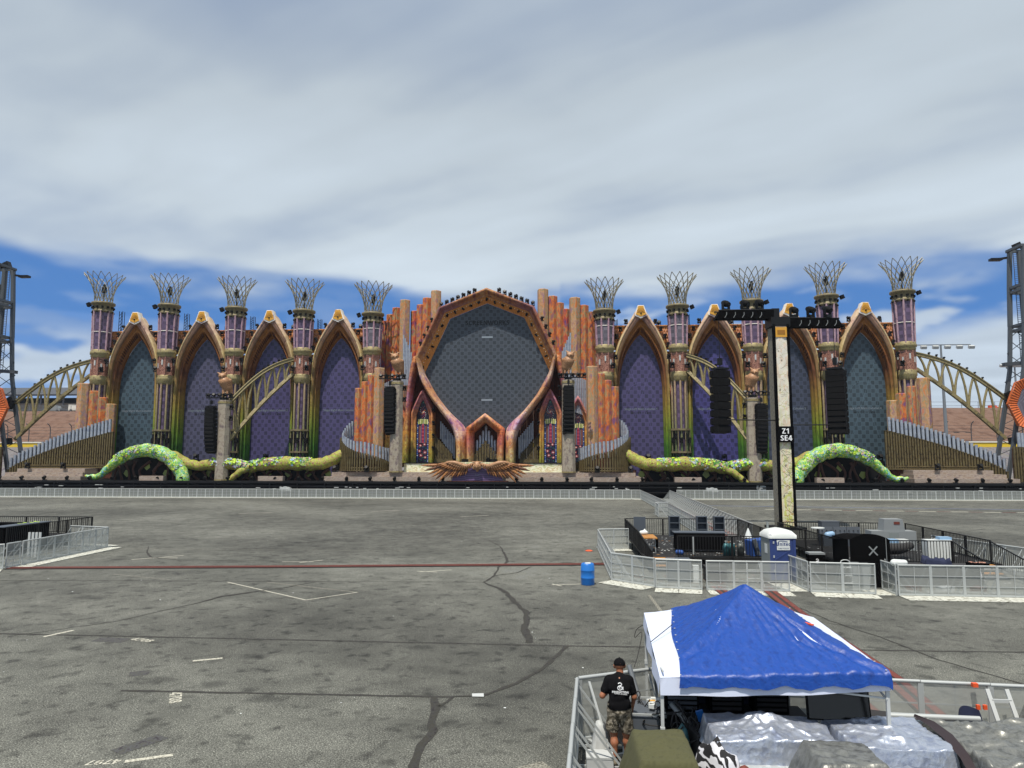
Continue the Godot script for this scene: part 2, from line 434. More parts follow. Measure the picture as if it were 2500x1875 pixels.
func asphalt_fine() -> Array:
	var s := 1024
	var a := bytes_of(fbm(201, 0.13, 4), s)
	var b := bytes_of(fbm(202, 0.03, 4), s)
	var c := bytes_of(fbm(203, 0.09, 3), s)
	var im := Image.create_empty(s, s, false, Image.FORMAT_RGB8)
	var hm := Image.create_empty(s, s, false, Image.FORMAT_L8)
	for i in s * s:
		var g := 0.455 + (a[i] - 128) / 255.0 * 0.40 + (b[i] - 128) / 255.0 * 0.10
		var h := 0.5 + (a[i] - 128) / 300.0
		if c[i] < 66:
			g *= 0.62
			h *= 0.4
		if a[i] > 186:
			g += 0.14
		im.set_pixel(i % s, i / s, Color(g, g, g * 0.985))
		hm.set_pixel(i % s, i / s, Color(h, h, h))
	return [ImageTexture.create_from_image(im), ImageTexture.create_from_image(hm)]


# wear of the yard: tyre-worn pale areas, oil stains, long smears. Covers the sheet once.
func asphalt_macro() -> ImageTexture:
	var s := 2048
	var a := bytes_of(fbm(211, 0.006, 5), 1024)
	var b := bytes_of(fbm(212, 0.028, 4), 1024)
	var im := Image.create_empty(s, s, false, Image.FORMAT_RGB8)
	var d := bytes_of(fbm(213, 0.075, 3), 1024)
	var k := 0
	for y in s:
		for x in s:
			k = (y & 1023) * 1024 + (x & 1023)
			var j := ((y >> 1) * 1024) + (x >> 1)
			var v := 0.86 + (a[j] - 128) / 255.0 * 0.40 + (b[k] - 128) / 255.0 * 0.24
			var st := d[k] / 255.0
			if st < 0.36:
				v -= (0.36 - st) * 1.1
			im.set_pixel(x, y, Color(v, v * 0.995, v * 0.975))
	var r := RandomNumberGenerator.new()
	r.seed = 4
	for n in 900:                                     # oil stains with soft rims
		var cx := r.randi_range(20, s - 20)
		var cy := r.randi_range(20, s - 20)
		var rx := r.randf_range(2.0, 11.0)
		var ry := rx * r.randf_range(0.5, 1.0)
		var dark := r.randf_range(0.06, 0.30)
		for y in range(cy - int(ry), cy + int(ry) + 1):
			for x in range(cx - int(rx), cx + int(rx) + 1):
				if x < 0 or y < 0 or x >= s or y >= s:
					continue
				var q := 1.0 - Vector2((x - cx) / rx, (y - cy) / ry).length()
				if q > 0.0:
					var o := im.get_pixel(x, y)
					var f := 1.0 - dark * minf(q * 1.8, 1.0)
					im.set_pixel(x, y, Color(o.r * f, o.g * f, o.b * f))
	for n in 70:                                      # curved tyre scrubs
		var p := Vector2(r.randi_range(0, s), r.randi_range(0, s))
		var dir := r.randf() * TAU
		var bend := r.randf_range(-0.02, 0.02)
		var sgn := r.randf_range(-0.10, 0.07)
		for t in r.randi_range(60, 260):
			p += Vector2(cos(dir), sin(dir))
			dir += bend
			if p.x > 1 and p.y > 1 and p.x < s - 2 and p.y < s - 2:
				for o2 in [Vector2i(0, 0), Vector2i(1, 0), Vector2i(0, 1)]:
					var q: Vector2i = Vector2i(p) + o2
					var o := im.get_pixelv(q)
					im.set_pixelv(q, Color(o.r + sgn * 0.5, o.g + sgn * 0.5, o.b + sgn * 0.5))
	return ImageTexture.create_from_image(im)


func crease_picture(sd: int) -> ImageTexture:
	var n := fbm(sd, 0.016, 4)
	n.fractal_type = FastNoiseLite.FRACTAL_RIDGED
	n.domain_warp_enabled = true
	n.domain_warp_amplitude = 22.0
	n.domain_warp_frequency = 0.012
	return ImageTexture.create_from_image(n.get_seamless_image(256, 256))


func zebra_picture() -> ImageTexture:
	var n := fbm(301, 0.02, 2)
	var im := Image.create_empty(256, 256, false, Image.FORMAT_RGB8)
	for y in 256:
		for x in 256:
			var v := sin((x * 0.75 + y * 0.25) * 0.13 + n.get_noise_2d(x, y) * 5.0 + x * 0.12)
			im.set_pixel(x, y, Color(0.1, 0.1, 0.11) if v > -0.05 else Color(0.82, 0.83, 0.86))
	return ImageTexture.create_from_image(im)


func camo_picture() -> ImageTexture:
	var a := bytes_of(fbm(311, 0.03, 3), 256)
	var b := bytes_of(fbm(312, 0.035, 3), 256)
	var c := bytes_of(fbm(313, 0.03, 3), 256)
	var im := Image.create_empty(256, 256, false, Image.FORMAT_RGB8)
	for i in 65536:
		var k := Color("6e685c")
		if a[i] > 140:
			k = Color("4c4636")
		if b[i] > 146:
			k = Color("a49c8c")
		if c[i] > 150:
			k = Color("2e2a22")
		im.set_pixel(i % 256, i / 256, k)
	return ImageTexture.create_from_image(im)


# sketchy print of the tower's cloth: cream with ochre, green and rust strokes, greener and stronger towards the foot
func fabric_picture() -> ImageTexture:
	var w := 96
	var h := 1024
	var im := Image.create_empty(w, h, false, Image.FORMAT_RGB8)
	var n := fbm(321, 0.02, 4)
	for y in h:
		for x in w:
			var t := n.get_noise_2d(x * 1.4, y * 0.8)
			var low := float(y) / h
			var base := Color("e0dbd0").lerp(Color("d4d4ac"), low * low)
			if t > 0.16:
				base = base.lerp(Color("b4b850"), 0.8 * low * low)
			if t < -0.2:
				base = base.lerp(Color("d4b090"), 0.4)
			im.set_pixel(x, y, base)
	var r := RandomNumberGenerator.new()
	r.seed = 12
	for k in 120:
		var y0 := r.randi_range(0, h)
		var low := float(y0) / h
		var c: Color = [Color("6a6440"), Color("a86a3a"), Color("8f9a2c"), Color("b8b44a"), Color("4a4838"), Color("e8e8da")][r.randi_range(0, 5)]
		var sl := r.randf_range(-0.7, 0.7)
		var x0 := r.randi_range(0, 60)
		var ln := r.randi_range(15, 96)
		for x in range(x0, mini(x0 + ln, w)):
			var y := int(y0 + sl * x + 2.0 * sin(x * 0.15 + k))
			for q in (3 if low > 0.6 else 2):
				if y + q >= 0 and y + q < h:
					im.set_pixel(x, y + q, im.get_pixel(x, y + q).lerp(c, 0.22 + 0.5 * low))
	return ImageTexture.create_from_image(im)


# ---------------------------------------------------------------- mesh helpers
func ST() -> SurfaceTool:
	var st := SurfaceTool.new()
	st.begin(Mesh.PRIMITIVE_TRIANGLES)
	return st


func vt(st: SurfaceTool, p: Vector3, uv := Vector2.ZERO):
	st.set_smooth_group(1 if sm else -1)
	st.set_color(tint if paint == "" else grad(p.y))
	st.set_uv(uv)
	st.add_vertex(p)


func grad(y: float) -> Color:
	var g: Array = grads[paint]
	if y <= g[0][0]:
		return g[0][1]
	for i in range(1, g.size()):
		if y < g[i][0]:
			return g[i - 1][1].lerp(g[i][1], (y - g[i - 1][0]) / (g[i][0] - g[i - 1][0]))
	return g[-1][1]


func tri(st: SurfaceTool, a: Vector3, b: Vector3, c: Vector3, ua := Vector2.ZERO, ub := Vector2.ZERO, uc := Vector2.ZERO):
	vt(st, a, ua)
	vt(st, b, ub)
	vt(st, c, uc)


func quad(st: SurfaceTool, a: Vector3, b: Vector3, c: Vector3, d: Vector3, u := Rect2(0, 0, 1, 1)):
	var u0 := u.position
	var u1 := u.end
	tri(st, a, b, c, u0, Vector2(u1.x, u0.y), u1)
	tri(st, a, c, d, u0, u1, Vector2(u0.x, u1.y))


func box(st: SurfaceTool, c: Vector3, s: Vector3, b := Basis()):
	var was := sm
	sm = false
	var h := s * 0.5
	var p := []
	for k in 8:
		p.append(c + b * Vector3(h.x if k & 1 else -h.x, h.y if k & 2 else -h.y, h.z if k & 4 else -h.z))
	quad(st, p[4], p[6], p[7], p[5])
	quad(st, p[1], p[3], p[2], p[0])
	quad(st, p[5], p[7], p[3], p[1])
	quad(st, p[0], p[2], p[6], p[4])
	quad(st, p[6], p[2], p[3], p[7])
	quad(st, p[0], p[4], p[5], p[1])
	sm = was


func aim(d: Vector3) -> Basis:
	var y := d.normalized()
	var x := y.cross(Vector3(0, 0, 1) if absf(y.z) < 0.9 else Vector3(1, 0, 0)).normalized()
	return Basis(x, y, x.cross(y))


func bar(st: SurfaceTool, a: Vector3, b: Vector3, w: float, d := 0.0):
	box(st, (a + b) * 0.5, Vector3(w, a.distance_to(b), d if d > 0.0 else w), aim(b - a))


func rod(st: SurfaceTool, a: Vector3, b: Vector3, r: float, n := 6, r2 := -1.0):
	tube(st, [a, b], [r, r2 if r2 >= 0.0 else r], n)


func tube(st: SurfaceTool, pts: Array, rr: Array, n := 8, caps := true):
	var was := sm
	sm = n > 4
	var rings := []
	var fx := Vector3.ZERO
	for i in pts.size():
		var d: Vector3 = (pts[mini(i + 1, pts.size() - 1)] - pts[maxi(i - 1, 0)]).normalized()
		if i == 0:
			fx = aim(d).x
		fx = (fx - d * fx.dot(d)).normalized()
		var fz := fx.cross(d)
		var ring := []
		for k in n:
			var a := TAU * k / n
			ring.append(pts[i] + (fx * cos(a) + fz * sin(a)) * float(rr[mini(i, rr.size() - 1)]))
		rings.append(ring)
	for i in pts.size() - 1:
		for k in n:
			var k2 := (k + 1) % n
			quad(st, rings[i][k], rings[i][k2], rings[i + 1][k2], rings[i + 1][k])
	if caps:
		sm = false
		for k in range(1, n - 1):
			tri(st, rings[0][0], rings[0][k + 1], rings[0][k])
			tri(st, rings[-1][0], rings[-1][k], rings[-1][k + 1])
	sm = was


func prism(st: SurfaceTool, c: Vector3, r0: float, r1: float, y0: float, y1: float, n: int, rot := 0.0, caps := true):
	var was := sm
	sm = n > 10
	var side := 2.0 * maxf(r0, r1) * sin(PI / n)
	for k in n:
		var a := rot + TAU * k / n
		var b := rot + TAU * (k + 1) / n
		var p0 := c + Vector3(cos(a) * r0, y0, sin(a) * r0)
		var p1 := c + Vector3(cos(b) * r0, y0, sin(b) * r0)
		var q0 := c + Vector3(cos(a) * r1, y1, sin(a) * r1)
		var q1 := c + Vector3(cos(b) * r1, y1, sin(b) * r1)
		quad(st, p0, q0, q1, p1, Rect2(0, 0, 1, 1))
		if caps:
			var t := sm
			sm = false
			tri(st, c + Vector3(0, y1, 0), q1, q0)
			tri(st, c + Vector3(0, y0, 0), p0, p1)
			sm = t
	sm = was


# faces round a shaft with texture coordinates in metres
func shaft(st: SurfaceTool, r0: float, r1: float, y0: float, y1: float, n: int, unit: float, rot := 0.0):
	for k in n:
		var a := rot + TAU * k / n
		var b := rot + TAU * (k + 1) / n
		var s := 2.0 * r0 * sin(PI / n) / unit
		var u0 := Vector2(k * s, -y0 / unit)
		var u1 := Vector2((k + 1) * s, -y1 / unit)
		var p0 := Vector3(cos(a) * r0, y0, sin(a) * r0)
		var p1 := Vector3(cos(b) * r0, y0, sin(b) * r0)
		var q0 := Vector3(cos(a) * r1, y1, sin(a) * r1)
		var q1 := Vector3(cos(b) * r1, y1, sin(b) * r1)
		tri(st, p0, q0, q1, u0, Vector2(u0.x, u1.y), u1)
		tri(st, p0, q1, p1, u0, u1, Vector2(u1.x, u0.y))


func lathe(st: SurfaceTool, c: Vector3, prof: Array, n := 16, smooth := true):
	var was := sm
	sm = smooth
	for i in prof.size() - 1:
		for k in n:
			var a := TAU * k / n
			var b := TAU * (k + 1) / n
			var p: Vector2 = prof[i]
			var q: Vector2 = prof[i + 1]
			quad(st, c + Vector3(cos(a) * p.x, p.y, sin(a) * p.x), c + Vector3(cos(a) * q.x, q.y, sin(a) * q.x), c + Vector3(cos(b) * q.x, q.y, sin(b) * q.x), c + Vector3(cos(b) * p.x, p.y, sin(b) * p.x))
	sm = was


func loft(st: SurfaceTool, rows: Array, smooth := true):
	var was := sm
	sm = smooth
	for i in rows.size() - 1:
		for k in rows[i].size() - 1:
			quad(st, rows[i][k], rows[i][k + 1], rows[i + 1][k + 1], rows[i + 1][k])
	sm = was


func slab(st: SurfaceTool, poly: PackedVector2Array, z0: float, z1: float, uvr := Rect2(0, 0, 1, 1)):
	var was := sm
	sm = false
	var ix := Geometry2D.triangulate_polygon(poly)
	for k in range(0, ix.size(), 3):
		for zz in [z1, z0]:
			var q := []
			var u := []
			for j in 3:
				var p := poly[ix[k + j]]
				q.append(Vector3(p.x, p.y, zz))
				u.append(Vector2((p.x - uvr.position.x) / uvr.size.x, 1.0 - (p.y - uvr.position.y) / uvr.size.y))
			tri(st, q[0], q[1], q[2], u[0], u[1], u[2])
	for k in poly.size():
		var p := poly[k]
		var q := poly[(k + 1) % poly.size()]
		quad(st, Vector3(p.x, p.y, z0), Vector3(p.x, p.y, z1), Vector3(q.x, q.y, z1), Vector3(q.x, q.y, z0))
	sm = was


func spline(p: Array, per := 5) -> Array:
	var out := []
	for i in p.size() - 1:
		var a = p[maxi(i - 1, 0)]
		var b = p[i]
		var c = p[i + 1]
		var d = p[mini(i + 2, p.size() - 1)]
		for k in per:
			var t := float(k) / per
			out.append(b.cubic_interpolate(c, a, d, t))
	out.append(p[-1])
	return out


func done(called: String, st: SurfaceTool, m: String, parent: Node = self, at := Vector3.ZERO) -> MeshInstance3D:
	st.generate_normals()
	return put(called, st.commit(), m, parent, at)


func put(called: String, mesh: Mesh, m: String, parent: Node = self, at := Vector3.ZERO) -> MeshInstance3D:
	var o := MeshInstance3D.new()
	o.name = called
	o.mesh = mesh
	o.material_override = null
	if mesh.get_surface_count():
		o.set_surface_override_material(0, M[m])
	o.position = at
	parent.add_child(o, true)
	return o


func shape(st: SurfaceTool) -> ArrayMesh:
	st.generate_normals()
	return st.commit()


func thing(called: String, label: String, category: String, at := Vector3.ZERO, turn := 0.0, group := "") -> Node3D:
	var o := Node3D.new()
	o.name = called
	add_child(o, true)
	o.position = at
	o.rotation.y = turn
	return tag(o, label, category, group)


func tag(o: Node3D, label: String, category: String, group := "") -> Node3D:
	o.set_meta("label", label)
	o.set_meta("category", category)
	if group:
		o.set_meta("group", group)
	return o


func kind(o: Node3D, k: String) -> Node3D:
	o.set_meta("kind", k)
	return o


func dup(o: Node3D, at: Vector3, turn: float, label := "", group := "") -> Node3D:
	var r: Node3D = o.duplicate()
	add_child(r, true)
	r.position = at
	r.rotation.y = turn
	if label:
		r.set_meta("label", label)
	if group:
		r.set_meta("group", group)
	return r


func words(text: String, size: float, m: String, parent: Node, at: Vector3, rot := Vector3.ZERO, called := "lettering", depth := 0.02, bold := false) -> MeshInstance3D:
	var t := TextMesh.new()
	t.text = text
	var f := SystemFont.new()
	f.font_names = PackedStringArray(["Droid Sans"])
	if bold:
		f.font_weight = 700
	t.font = f
	t.font_size = 48
	t.pixel_size = size / 36.0
	t.depth = depth
	t.curve_step = 2.0
	var o := put(called, t, m, parent, at)
	o.rotation = rot
	return o


# ---------------------------------------------------------------- smooth bodies
# A surface round tapered capsules [a, b, ra, rb], joined with a smooth minimum and meshed as surface nets. Cuts are planes [normal, offset]: what lies beyond is removed.
func nets(bones: Array, cell: float, k: float, cuts := []) -> ArrayMesh:
	var lo := Vector3.ONE * 1e9
	var hi := -lo
	for b in bones:
		var r := maxf(b[2], b[3]) + k * 0.5 + cell * 3
		lo = lo.min(b[0] - Vector3.ONE * r).min(b[1] - Vector3.ONE * r)
		hi = hi.max(b[0] + Vector3.ONE * r).max(b[1] + Vector3.ONE * r)
	var nx := int((hi.x - lo.x) / cell) + 2
	var ny := int((hi.y - lo.y) / cell) + 2
	var nz := int((hi.z - lo.z) / cell) + 2
	var f := PackedFloat32Array()
	f.resize(nx * ny * nz)
	f.fill(1.0)
	for b in bones:
		var a: Vector3 = b[0]
		var ab: Vector3 = b[1] - a
		var ll := maxf(ab.length_squared(), 1e-9)
		var ra: float = b[2]
		var rb: float = b[3]
		var r := maxf(ra, rb) + k + cell * 2
		var l: Vector3 = a.min(b[1]) - Vector3.ONE * r - lo
		var h: Vector3 = a.max(b[1]) + Vector3.ONE * r - lo
		for z in range(maxi(int(l.z / cell), 0), mini(int(h.z / cell) + 2, nz)):
			for y in range(maxi(int(l.y / cell), 0), mini(int(h.y / cell) + 2, ny)):
				var i := (z * ny + y) * nx
				for x in range(maxi(int(l.x / cell), 0), mini(int(h.x / cell) + 2, nx)):
					var p := lo + Vector3(x, y, z) * cell - a
					var t := clampf(p.dot(ab) / ll, 0.0, 1.0)
					var d := (p - ab * t).length() - lerpf(ra, rb, t)
					var o := f[i + x]
					var e := maxf(k - absf(o - d), 0.0) / k
					f[i + x] = minf(o, d) - e * e * k * 0.25
	for c in cuts:
		var n: Vector3 = c[0]
		for z in nz:
			for y in ny:
				for x in nx:
					var i := (z * ny + y) * nx + x
					f[i] = maxf(f[i], n.dot(lo + Vector3(x, y, z) * cell) - float(c[1]))
	var id := PackedInt32Array()
	id.resize(f.size())
	id.fill(-1)
	var vs := PackedVector3Array()
	var step := [0, 1, nx, nx + 1, nx * ny, nx * ny + 1, nx * ny + nx, nx * ny + nx + 1]
	var edges := [[0, 1], [2, 3], [4, 5], [6, 7], [0, 2], [1, 3], [4, 6], [5, 7], [0, 4], [1, 5], [2, 6], [3, 7]]
	for z in nz - 1:
		for y in ny - 1:
			for x in nx - 1:
				var i := (z * ny + y) * nx + x
				if absf(f[i]) > cell * 2.0:
					continue
				var mask := 0
				for c in 8:
					if f[i + step[c]] < 0.0:
						mask |= 1 << c
				if mask == 0 or mask == 255:
					continue
				var sum := Vector3.ZERO
				var n := 0
				for e in edges:
					var va := f[i + step[e[0]]]
					var vb := f[i + step[e[1]]]
					if (va < 0.0) != (vb < 0.0):
						var t := va / (va - vb)
						var pa := Vector3(e[0] & 1, (e[0] >> 1) & 1, e[0] >> 2)
						var pb := Vector3(e[1] & 1, (e[1] >> 1) & 1, e[1] >> 2)
						sum += pa.lerp(pb, t)
						n += 1
				id[i] = vs.size()
				vs.append(lo + (Vector3(x, y, z) + sum / n) * cell)
	var st := ST()
	st.set_smooth_group(1)
	for v in vs:
		st.set_color(tint)
		st.set_uv(Vector2(v.x, v.y))
		st.add_vertex(v)
	var s3 := [1, nx, nx * ny]
	for z in range(1, nz - 1):
		for y in range(1, ny - 1):
			for x in range(1, nx - 1):
				var i := (z * ny + y) * nx + x
				if absf(f[i]) > cell * 2.0:
					continue
				for ax in 3:
					var j: int = i + s3[ax]
					if (f[i] < 0.0) == (f[j] < 0.0):
						continue
					var u: int = s3[(ax + 1) % 3]
					var w: int = s3[(ax + 2) % 3]
					var q := [id[i], id[i - u], id[i - u - w], id[i - w]]
					if q.min() < 0:
						continue
					if f[i] >= 0.0:
						q.reverse()
					for t in [0, 2, 1, 0, 3, 2]:
						st.add_index(q[t])
	st.generate_normals()
	return st.commit()


# ---------------------------------------------------------------- ground and speedway
func ground():
	var st := ST()
	st.set_smooth_group(-1)
	var span := 110.0                                  # metres that the wear picture covers
	for q in [[-700.0, -700.0, 700.0, 700.0]]:
		var c := [Vector3(q[0], 0, q[1]), Vector3(q[2], 0, q[1]), Vector3(q[2], 0, q[3]), Vector3(q[0], 0, q[3])]
		for k in [0, 1, 2, 0, 2, 3]:
			st.set_uv2(Vector2(c[k].x / span + 0.37, c[k].z / span + 0.11))
			st.add_vertex(c[k])
	kind(done("asphalt_yard", st, "asphalt"), "structure")


func speedway():
	paint = ""
	tint = Color.WHITE
	var st := ST()
	quad(st, Vector3(-330, 0.02, -38), Vector3(-330, 8.1, -61), Vector3(330, 8.1, -61), Vector3(330, 0.02, -38))
	kind(done("banked_road", st, "track"), "structure")
	for s in [-1, 1]:
		var w := thing("track_wall", ["yellow and white concrete track wall behind the left end of the stage", "", "yellow and white concrete track wall behind the right end of the stage"][s + 1], "wall", Vector3(s * 165, 0, 0))
		st = ST()
		box(st, Vector3(0, 8.5, -61.2), Vector3(329, 1.2, 0.5))
		done("yellow_band", st, "yellow_wall", w)
		st = ST()
		box(st, Vector3(0, 9.25, -61.15), Vector3(329, 0.3, 0.7))
		done("white_cap", st, "white_wall", w)
	st = ST()
	sm = true
	var rows := []
	for r in [[-61.6, 9.1], [-70, 12.6], [-78, 15.9], [-85, 18.5], [-88, 18.9], [-160, 18.6], [-400, 16.0]]:
		var row := []
		for i in 67:
			var x := -330.0 + i * 10.0
			row.append(Vector3(x, r[1] + sin(x * 0.31 + r[0]) * 0.09, r[0]))
		rows.append(row)
	loft(st, rows)
	sm = false
	kind(done("dirt_bank", st, "berm_dirt"), "structure")
	# catch fence along the wall: posts that lean in at the top, with cables
	for s in [-1, 1]:
		var f := thing("catch_fence", ["tall cable catch fence with hooked posts on the left track wall", "", "tall cable catch fence on the right track wall"][s + 1], "fence")
		for k in 13:
			var x: float = s * (88.0 + k * 5.6)
			st = ST()
			tube(st, spline([Vector3(x, 9.3, -61.3), Vector3(x, 12.0, -61.3), Vector3(x, 13.3, -61.0), Vector3(x, 13.9, -60.1)], 3), [0.11], 5)
			done("post", st, "steel_dark", f)
		st = ST()
		for k in 5:
			bar(st, Vector3(s * 86, 10.0 + k * 0.75, -61.3), Vector3(s * 158, 10.0 + k * 0.75, -61.3), 0.045)
		done("cable", st, "steel_dark", f)
		f = thing("ridge_fence", ["chain fence along the top of the left dirt bank", "", "chain fence along the top of the right dirt bank"][s + 1], "fence")
		for k in 22:
			st = ST()
			var x: float = s * (96.0 + k * 4.2)
			bar(st, Vector3(x, 18.7, -87), Vector3(x, 20.4, -87), 0.1)
			done("post", st, "steel_grey", f)
		st = ST()
		for y in [19.4, 20.4]:
			bar(st, Vector3(s * 94, y, -87), Vector3(s * 188, y, -87), 0.08)
		done("rail", st, "steel_grey", f)
	# grandstand with a dark roof, far left
	var g := thing("grandstand", "long low grandstand with dark slanted roof beyond the left dirt bank", "grandstand", Vector3(-152, 0, -110))
	st = ST()
	box(st, Vector3(0, 20.3, 0), Vector3(62, 4.6, 10))
	done("seating_block", st, "concrete", g)
	st = ST()
	box(st, Vector3(0, 26.6, 2.0), Vector3(66, 0.5, 15), Basis(Vector3(1, 0, 0), 0.24))
	done("roof", st, "roof_dark", g)
	for k in 9:
		st = ST()
		bar(st, Vector3(-30 + k * 7.5, 22, 6), Vector3(-30 + k * 7.5, 26, 6), 0.4)
		done("column", st, "steel_grey", g)
	st = ST()
	box(st, Vector3(0, 23.6, -4.6), Vector3(62, 3.0, 0.4))
	done("back_wall", st, "roof_dark", g)
	# vehicles and cabins on the ridge
	for v in [[-131.0, -92.0, "white_wall", "white van parked on the ridge left of the stage", "van"], [-123.0, -92.0, "white_wall", "low white trailer parked on the ridge nearest the stage's left end", "trailer"], [-139.0, -93.0, "grey_plastic", "grey pickup parked on the ridge at far left", "truck"], [128.5, -93.0, "orange", "small orange truck parked on the ridge right of the stage", "truck"]]:
		var c := thing(String(v[4]) + "_vehicle", v[3], v[4], Vector3(v[0], 18.85, v[1]))
		st = ST()
		slab(st, PackedVector2Array([Vector2(-2.4, 0.5), Vector2(2.4, 0.5), Vector2(2.4, 1.2), Vector2(1.5, 1.3), Vector2(1.0, 2.1), Vector2(-2.3, 2.2)]), -1.0, 1.0)
		done("body", st, v[2], c)
		c.scale = Vector3.ONE * (0.5 if v[2] == "orange" else 1.0)
		for w in 4:
			st = ST()
			var wx := -1.5 if w < 2 else 1.5
			tube(st, [Vector3(wx, 0.42, (-1.05 if w % 2 else 0.8)), Vector3(wx, 0.42, (-0.8 if w % 2 else 1.05))], [0.42], 10)
			done("wheel", st, "rubber", c)
	# light masts
	for m in [[98.6, -60.0, 31.5, 6.6, "tall floodlight mast with a wide row of lamps right of the stage"], [136.0, -95.0, 31.5, 3.4, "smaller floodlight mast farther off near the right edge tower"]]:
		var p := thing("floodlight_mast", m[4], "light mast", Vector3(m[0], 0, m[1]))
		st = ST()
		rod(st, Vector3(0, 8, 0), Vector3(0, m[2], 0), 0.42, 10, 0.2)
		done("pole", st, "steel_grey", p)
		st = ST()
		bar(st, Vector3(-m[3], m[2], 0), Vector3(m[3], m[2], 0), 0.22)
		done("crossbar", st, "steel_grey", p)
		for k in 6:
			st = ST()
			box(st, Vector3(-m[3] + m[3] * 2.0 * k / 5.0, m[2] - 0.6, 0.3), Vector3(1.25, 0.7, 0.6), Basis(Vector3(1, 0, 0), 0.5))
			done("lamp_head", st, "light_grey", p)
	# flower-shaped festival sculptures behind the left bank
	for w in [[-108.5, 21.6, "basket_metal", "sunburst_gold", "spiky flower sculpture with yellow top behind the left buttress"], [-101.0, 24.6, "teal_gas", "leaf_glass", "green spiky flower sculpture on a tall stalk behind the left buttress"], [-99.6, 20.3, "light_grey", "steel_grey", "pale spiky flower sculpture low behind the left buttress"], [-111.0, 20.6, "panel_violet", "panel_violet", "purple spiky flower sculpture lowest behind the left buttress"]]:
		var fl := thing("flower_sculpture", w[4], "sculpture", Vector3(w[0], 0, -66))
		st = ST()
		tube(st, spline([Vector3(5, 12, 0), Vector3(3.2, float(w[1]) - 4.2, 0), Vector3(1.0, float(w[1]) - 1.2, 0), Vector3(0, w[1], 0)], 4), [0.14], 6)
		done("stalk", st, "steel_grey", fl)
		st = ST()
		for k in 26:
			var d := Vector3(sin(k * 2.4) * sqrt(1.0 - pow(1.0 - k / 13.0, 2)), 1.0 - k / 13.0, cos(k * 2.4) * sqrt(maxf(1.0 - pow(1.0 - k / 13.0, 2), 0.0)))
			rod(st, Vector3(0, w[1], 0), Vector3(0, w[1], 0) + d * 1.5, 0.2, 5, 0.02)
		done("petals", st, w[2], fl)
		st = ST()
		lathe(st, Vector3(0, w[1], 0), [Vector2(0.01, -0.6), Vector2(0.5, -0.3), Vector2(0.5, 0.3), Vector2(0.01, 0.6)], 10)
		done("heart", st, w[3], fl)


# ---------------------------------------------------------------- stage: deck, steps, wall
func stage_deck():
	var st := ST()
	box(st, Vector3(0, 1.08, -1.6), Vector3(168, 2.16, 21.0))
	kind(done("stage_floor", st, "black"), "structure")
	var d := thing("stage_apron", "long low black stage front with rails and cables behind the crowd barrier", "stage front")
	st = ST()
	box(st, Vector3(0, 2.02, 9.05), Vector3(168, 0.3, 0.5))
	done("edge_rail", st, "black_metal", d)
	st = ST()
	box(st, Vector3(0, 1.45, 9.0), Vector3(168, 0.16, 0.3))
	box(st, Vector3(0, 0.75, 9.3), Vector3(168, 0.12, 0.9))
	done("lower_rail", st, "black_metal", d)
	for k in 42:
		st = ST()
		box(st, Vector3(-82 + k * 4.0, 1.0, 8.98), Vector3(0.14, 1.9, 0.14))
		bar(st, Vector3(-82 + k * 4.0, 1.9, 9.02), Vector3(-80 + k * 4.0, 1.5, 9.02), 0.06)
		done("upright", st, "black_metal", d)
	st = ST()
	for k in 60:
		var x := rng.randf_range(-80, 80)
		box(st, Vector3(x, rng.randf_range(0.95, 1.6), 9.4), Vector3(rng.randf_range(0.2, 0.7), 0.08, 0.2))
	kind(done("cable_ends", st, "light_grey", d), "stuff")
	# painted steps, middle and outer
	for k in 2:
		st = ST()
		box(st, Vector3(0, 2.16 + 0.31 + k * 0.62, 3.6 - k * 0.5), Vector3(45.5 - k * 2.2, 0.61, 9.0 - k * 1.0))
		tag(done("stage_step", st, "step_paint"), ["lower wide pinkish planked step across the stage middle", "upper pinkish planked step below the pale marble riser"][k], "step")
	for s in [-1, 1]:
		for k in 3:
			st = ST()
			box(st, Vector3(s * (65.6 - k * 0.35), 2.16 + 0.28 + k * 0.55, 4.2 - k * 0.5), Vector3(13.6 - k * 1.5, 0.54, 7.6 - k))
			tag(done("side_step", st, "step_paint"), ["bottom", "middle", "top"][k] + " pinkish painted step at the " + ("left" if s < 0 else "right") + " end of the stage", "step")
	st = ST()
	box(st, Vector3(0, 4.02, 2.2), Vector3(22.8, 1.22, 7.4))
	tag(done("marble_riser", st, "marble_band"), "pale green and cream marbled riser behind the owl-winged booth", "riser")
	st = ST()
	box(st, Vector3(0, 4.7, 2.2), Vector3(23.0, 0.12, 7.6))
	tag(done("riser_top", st, "black"), "thin black floor on the marbled riser", "platform")
	for s in [-1, 1]:
		st = ST()
		box(st, Vector3(s * 17.2, 2.9, 3.0), Vector3(9.0, 1.3, 6.0))
		tag(done("fence_plinth", st, "stone_post"), "stone-coloured plinth under the inner " + ("left" if s < 0 else "right") + " organ fence", "plinth")
	for x in [-47.6, 47.5, 28.6, -30.0]:
		st = ST()
		box(st, Vector3(x, 2.5, 8.35), Vector3(3.6, 0.66, 0.9))
		tag(done("lamp_block", st, "step_paint"), "small painted block under stage-edge lamps at " + ("the left arch of the serpent" if x < -40 else "the right arch of the serpent" if x > 40 else "the right log of the serpent" if x > 0 else "the left log of the serpent"), "block")


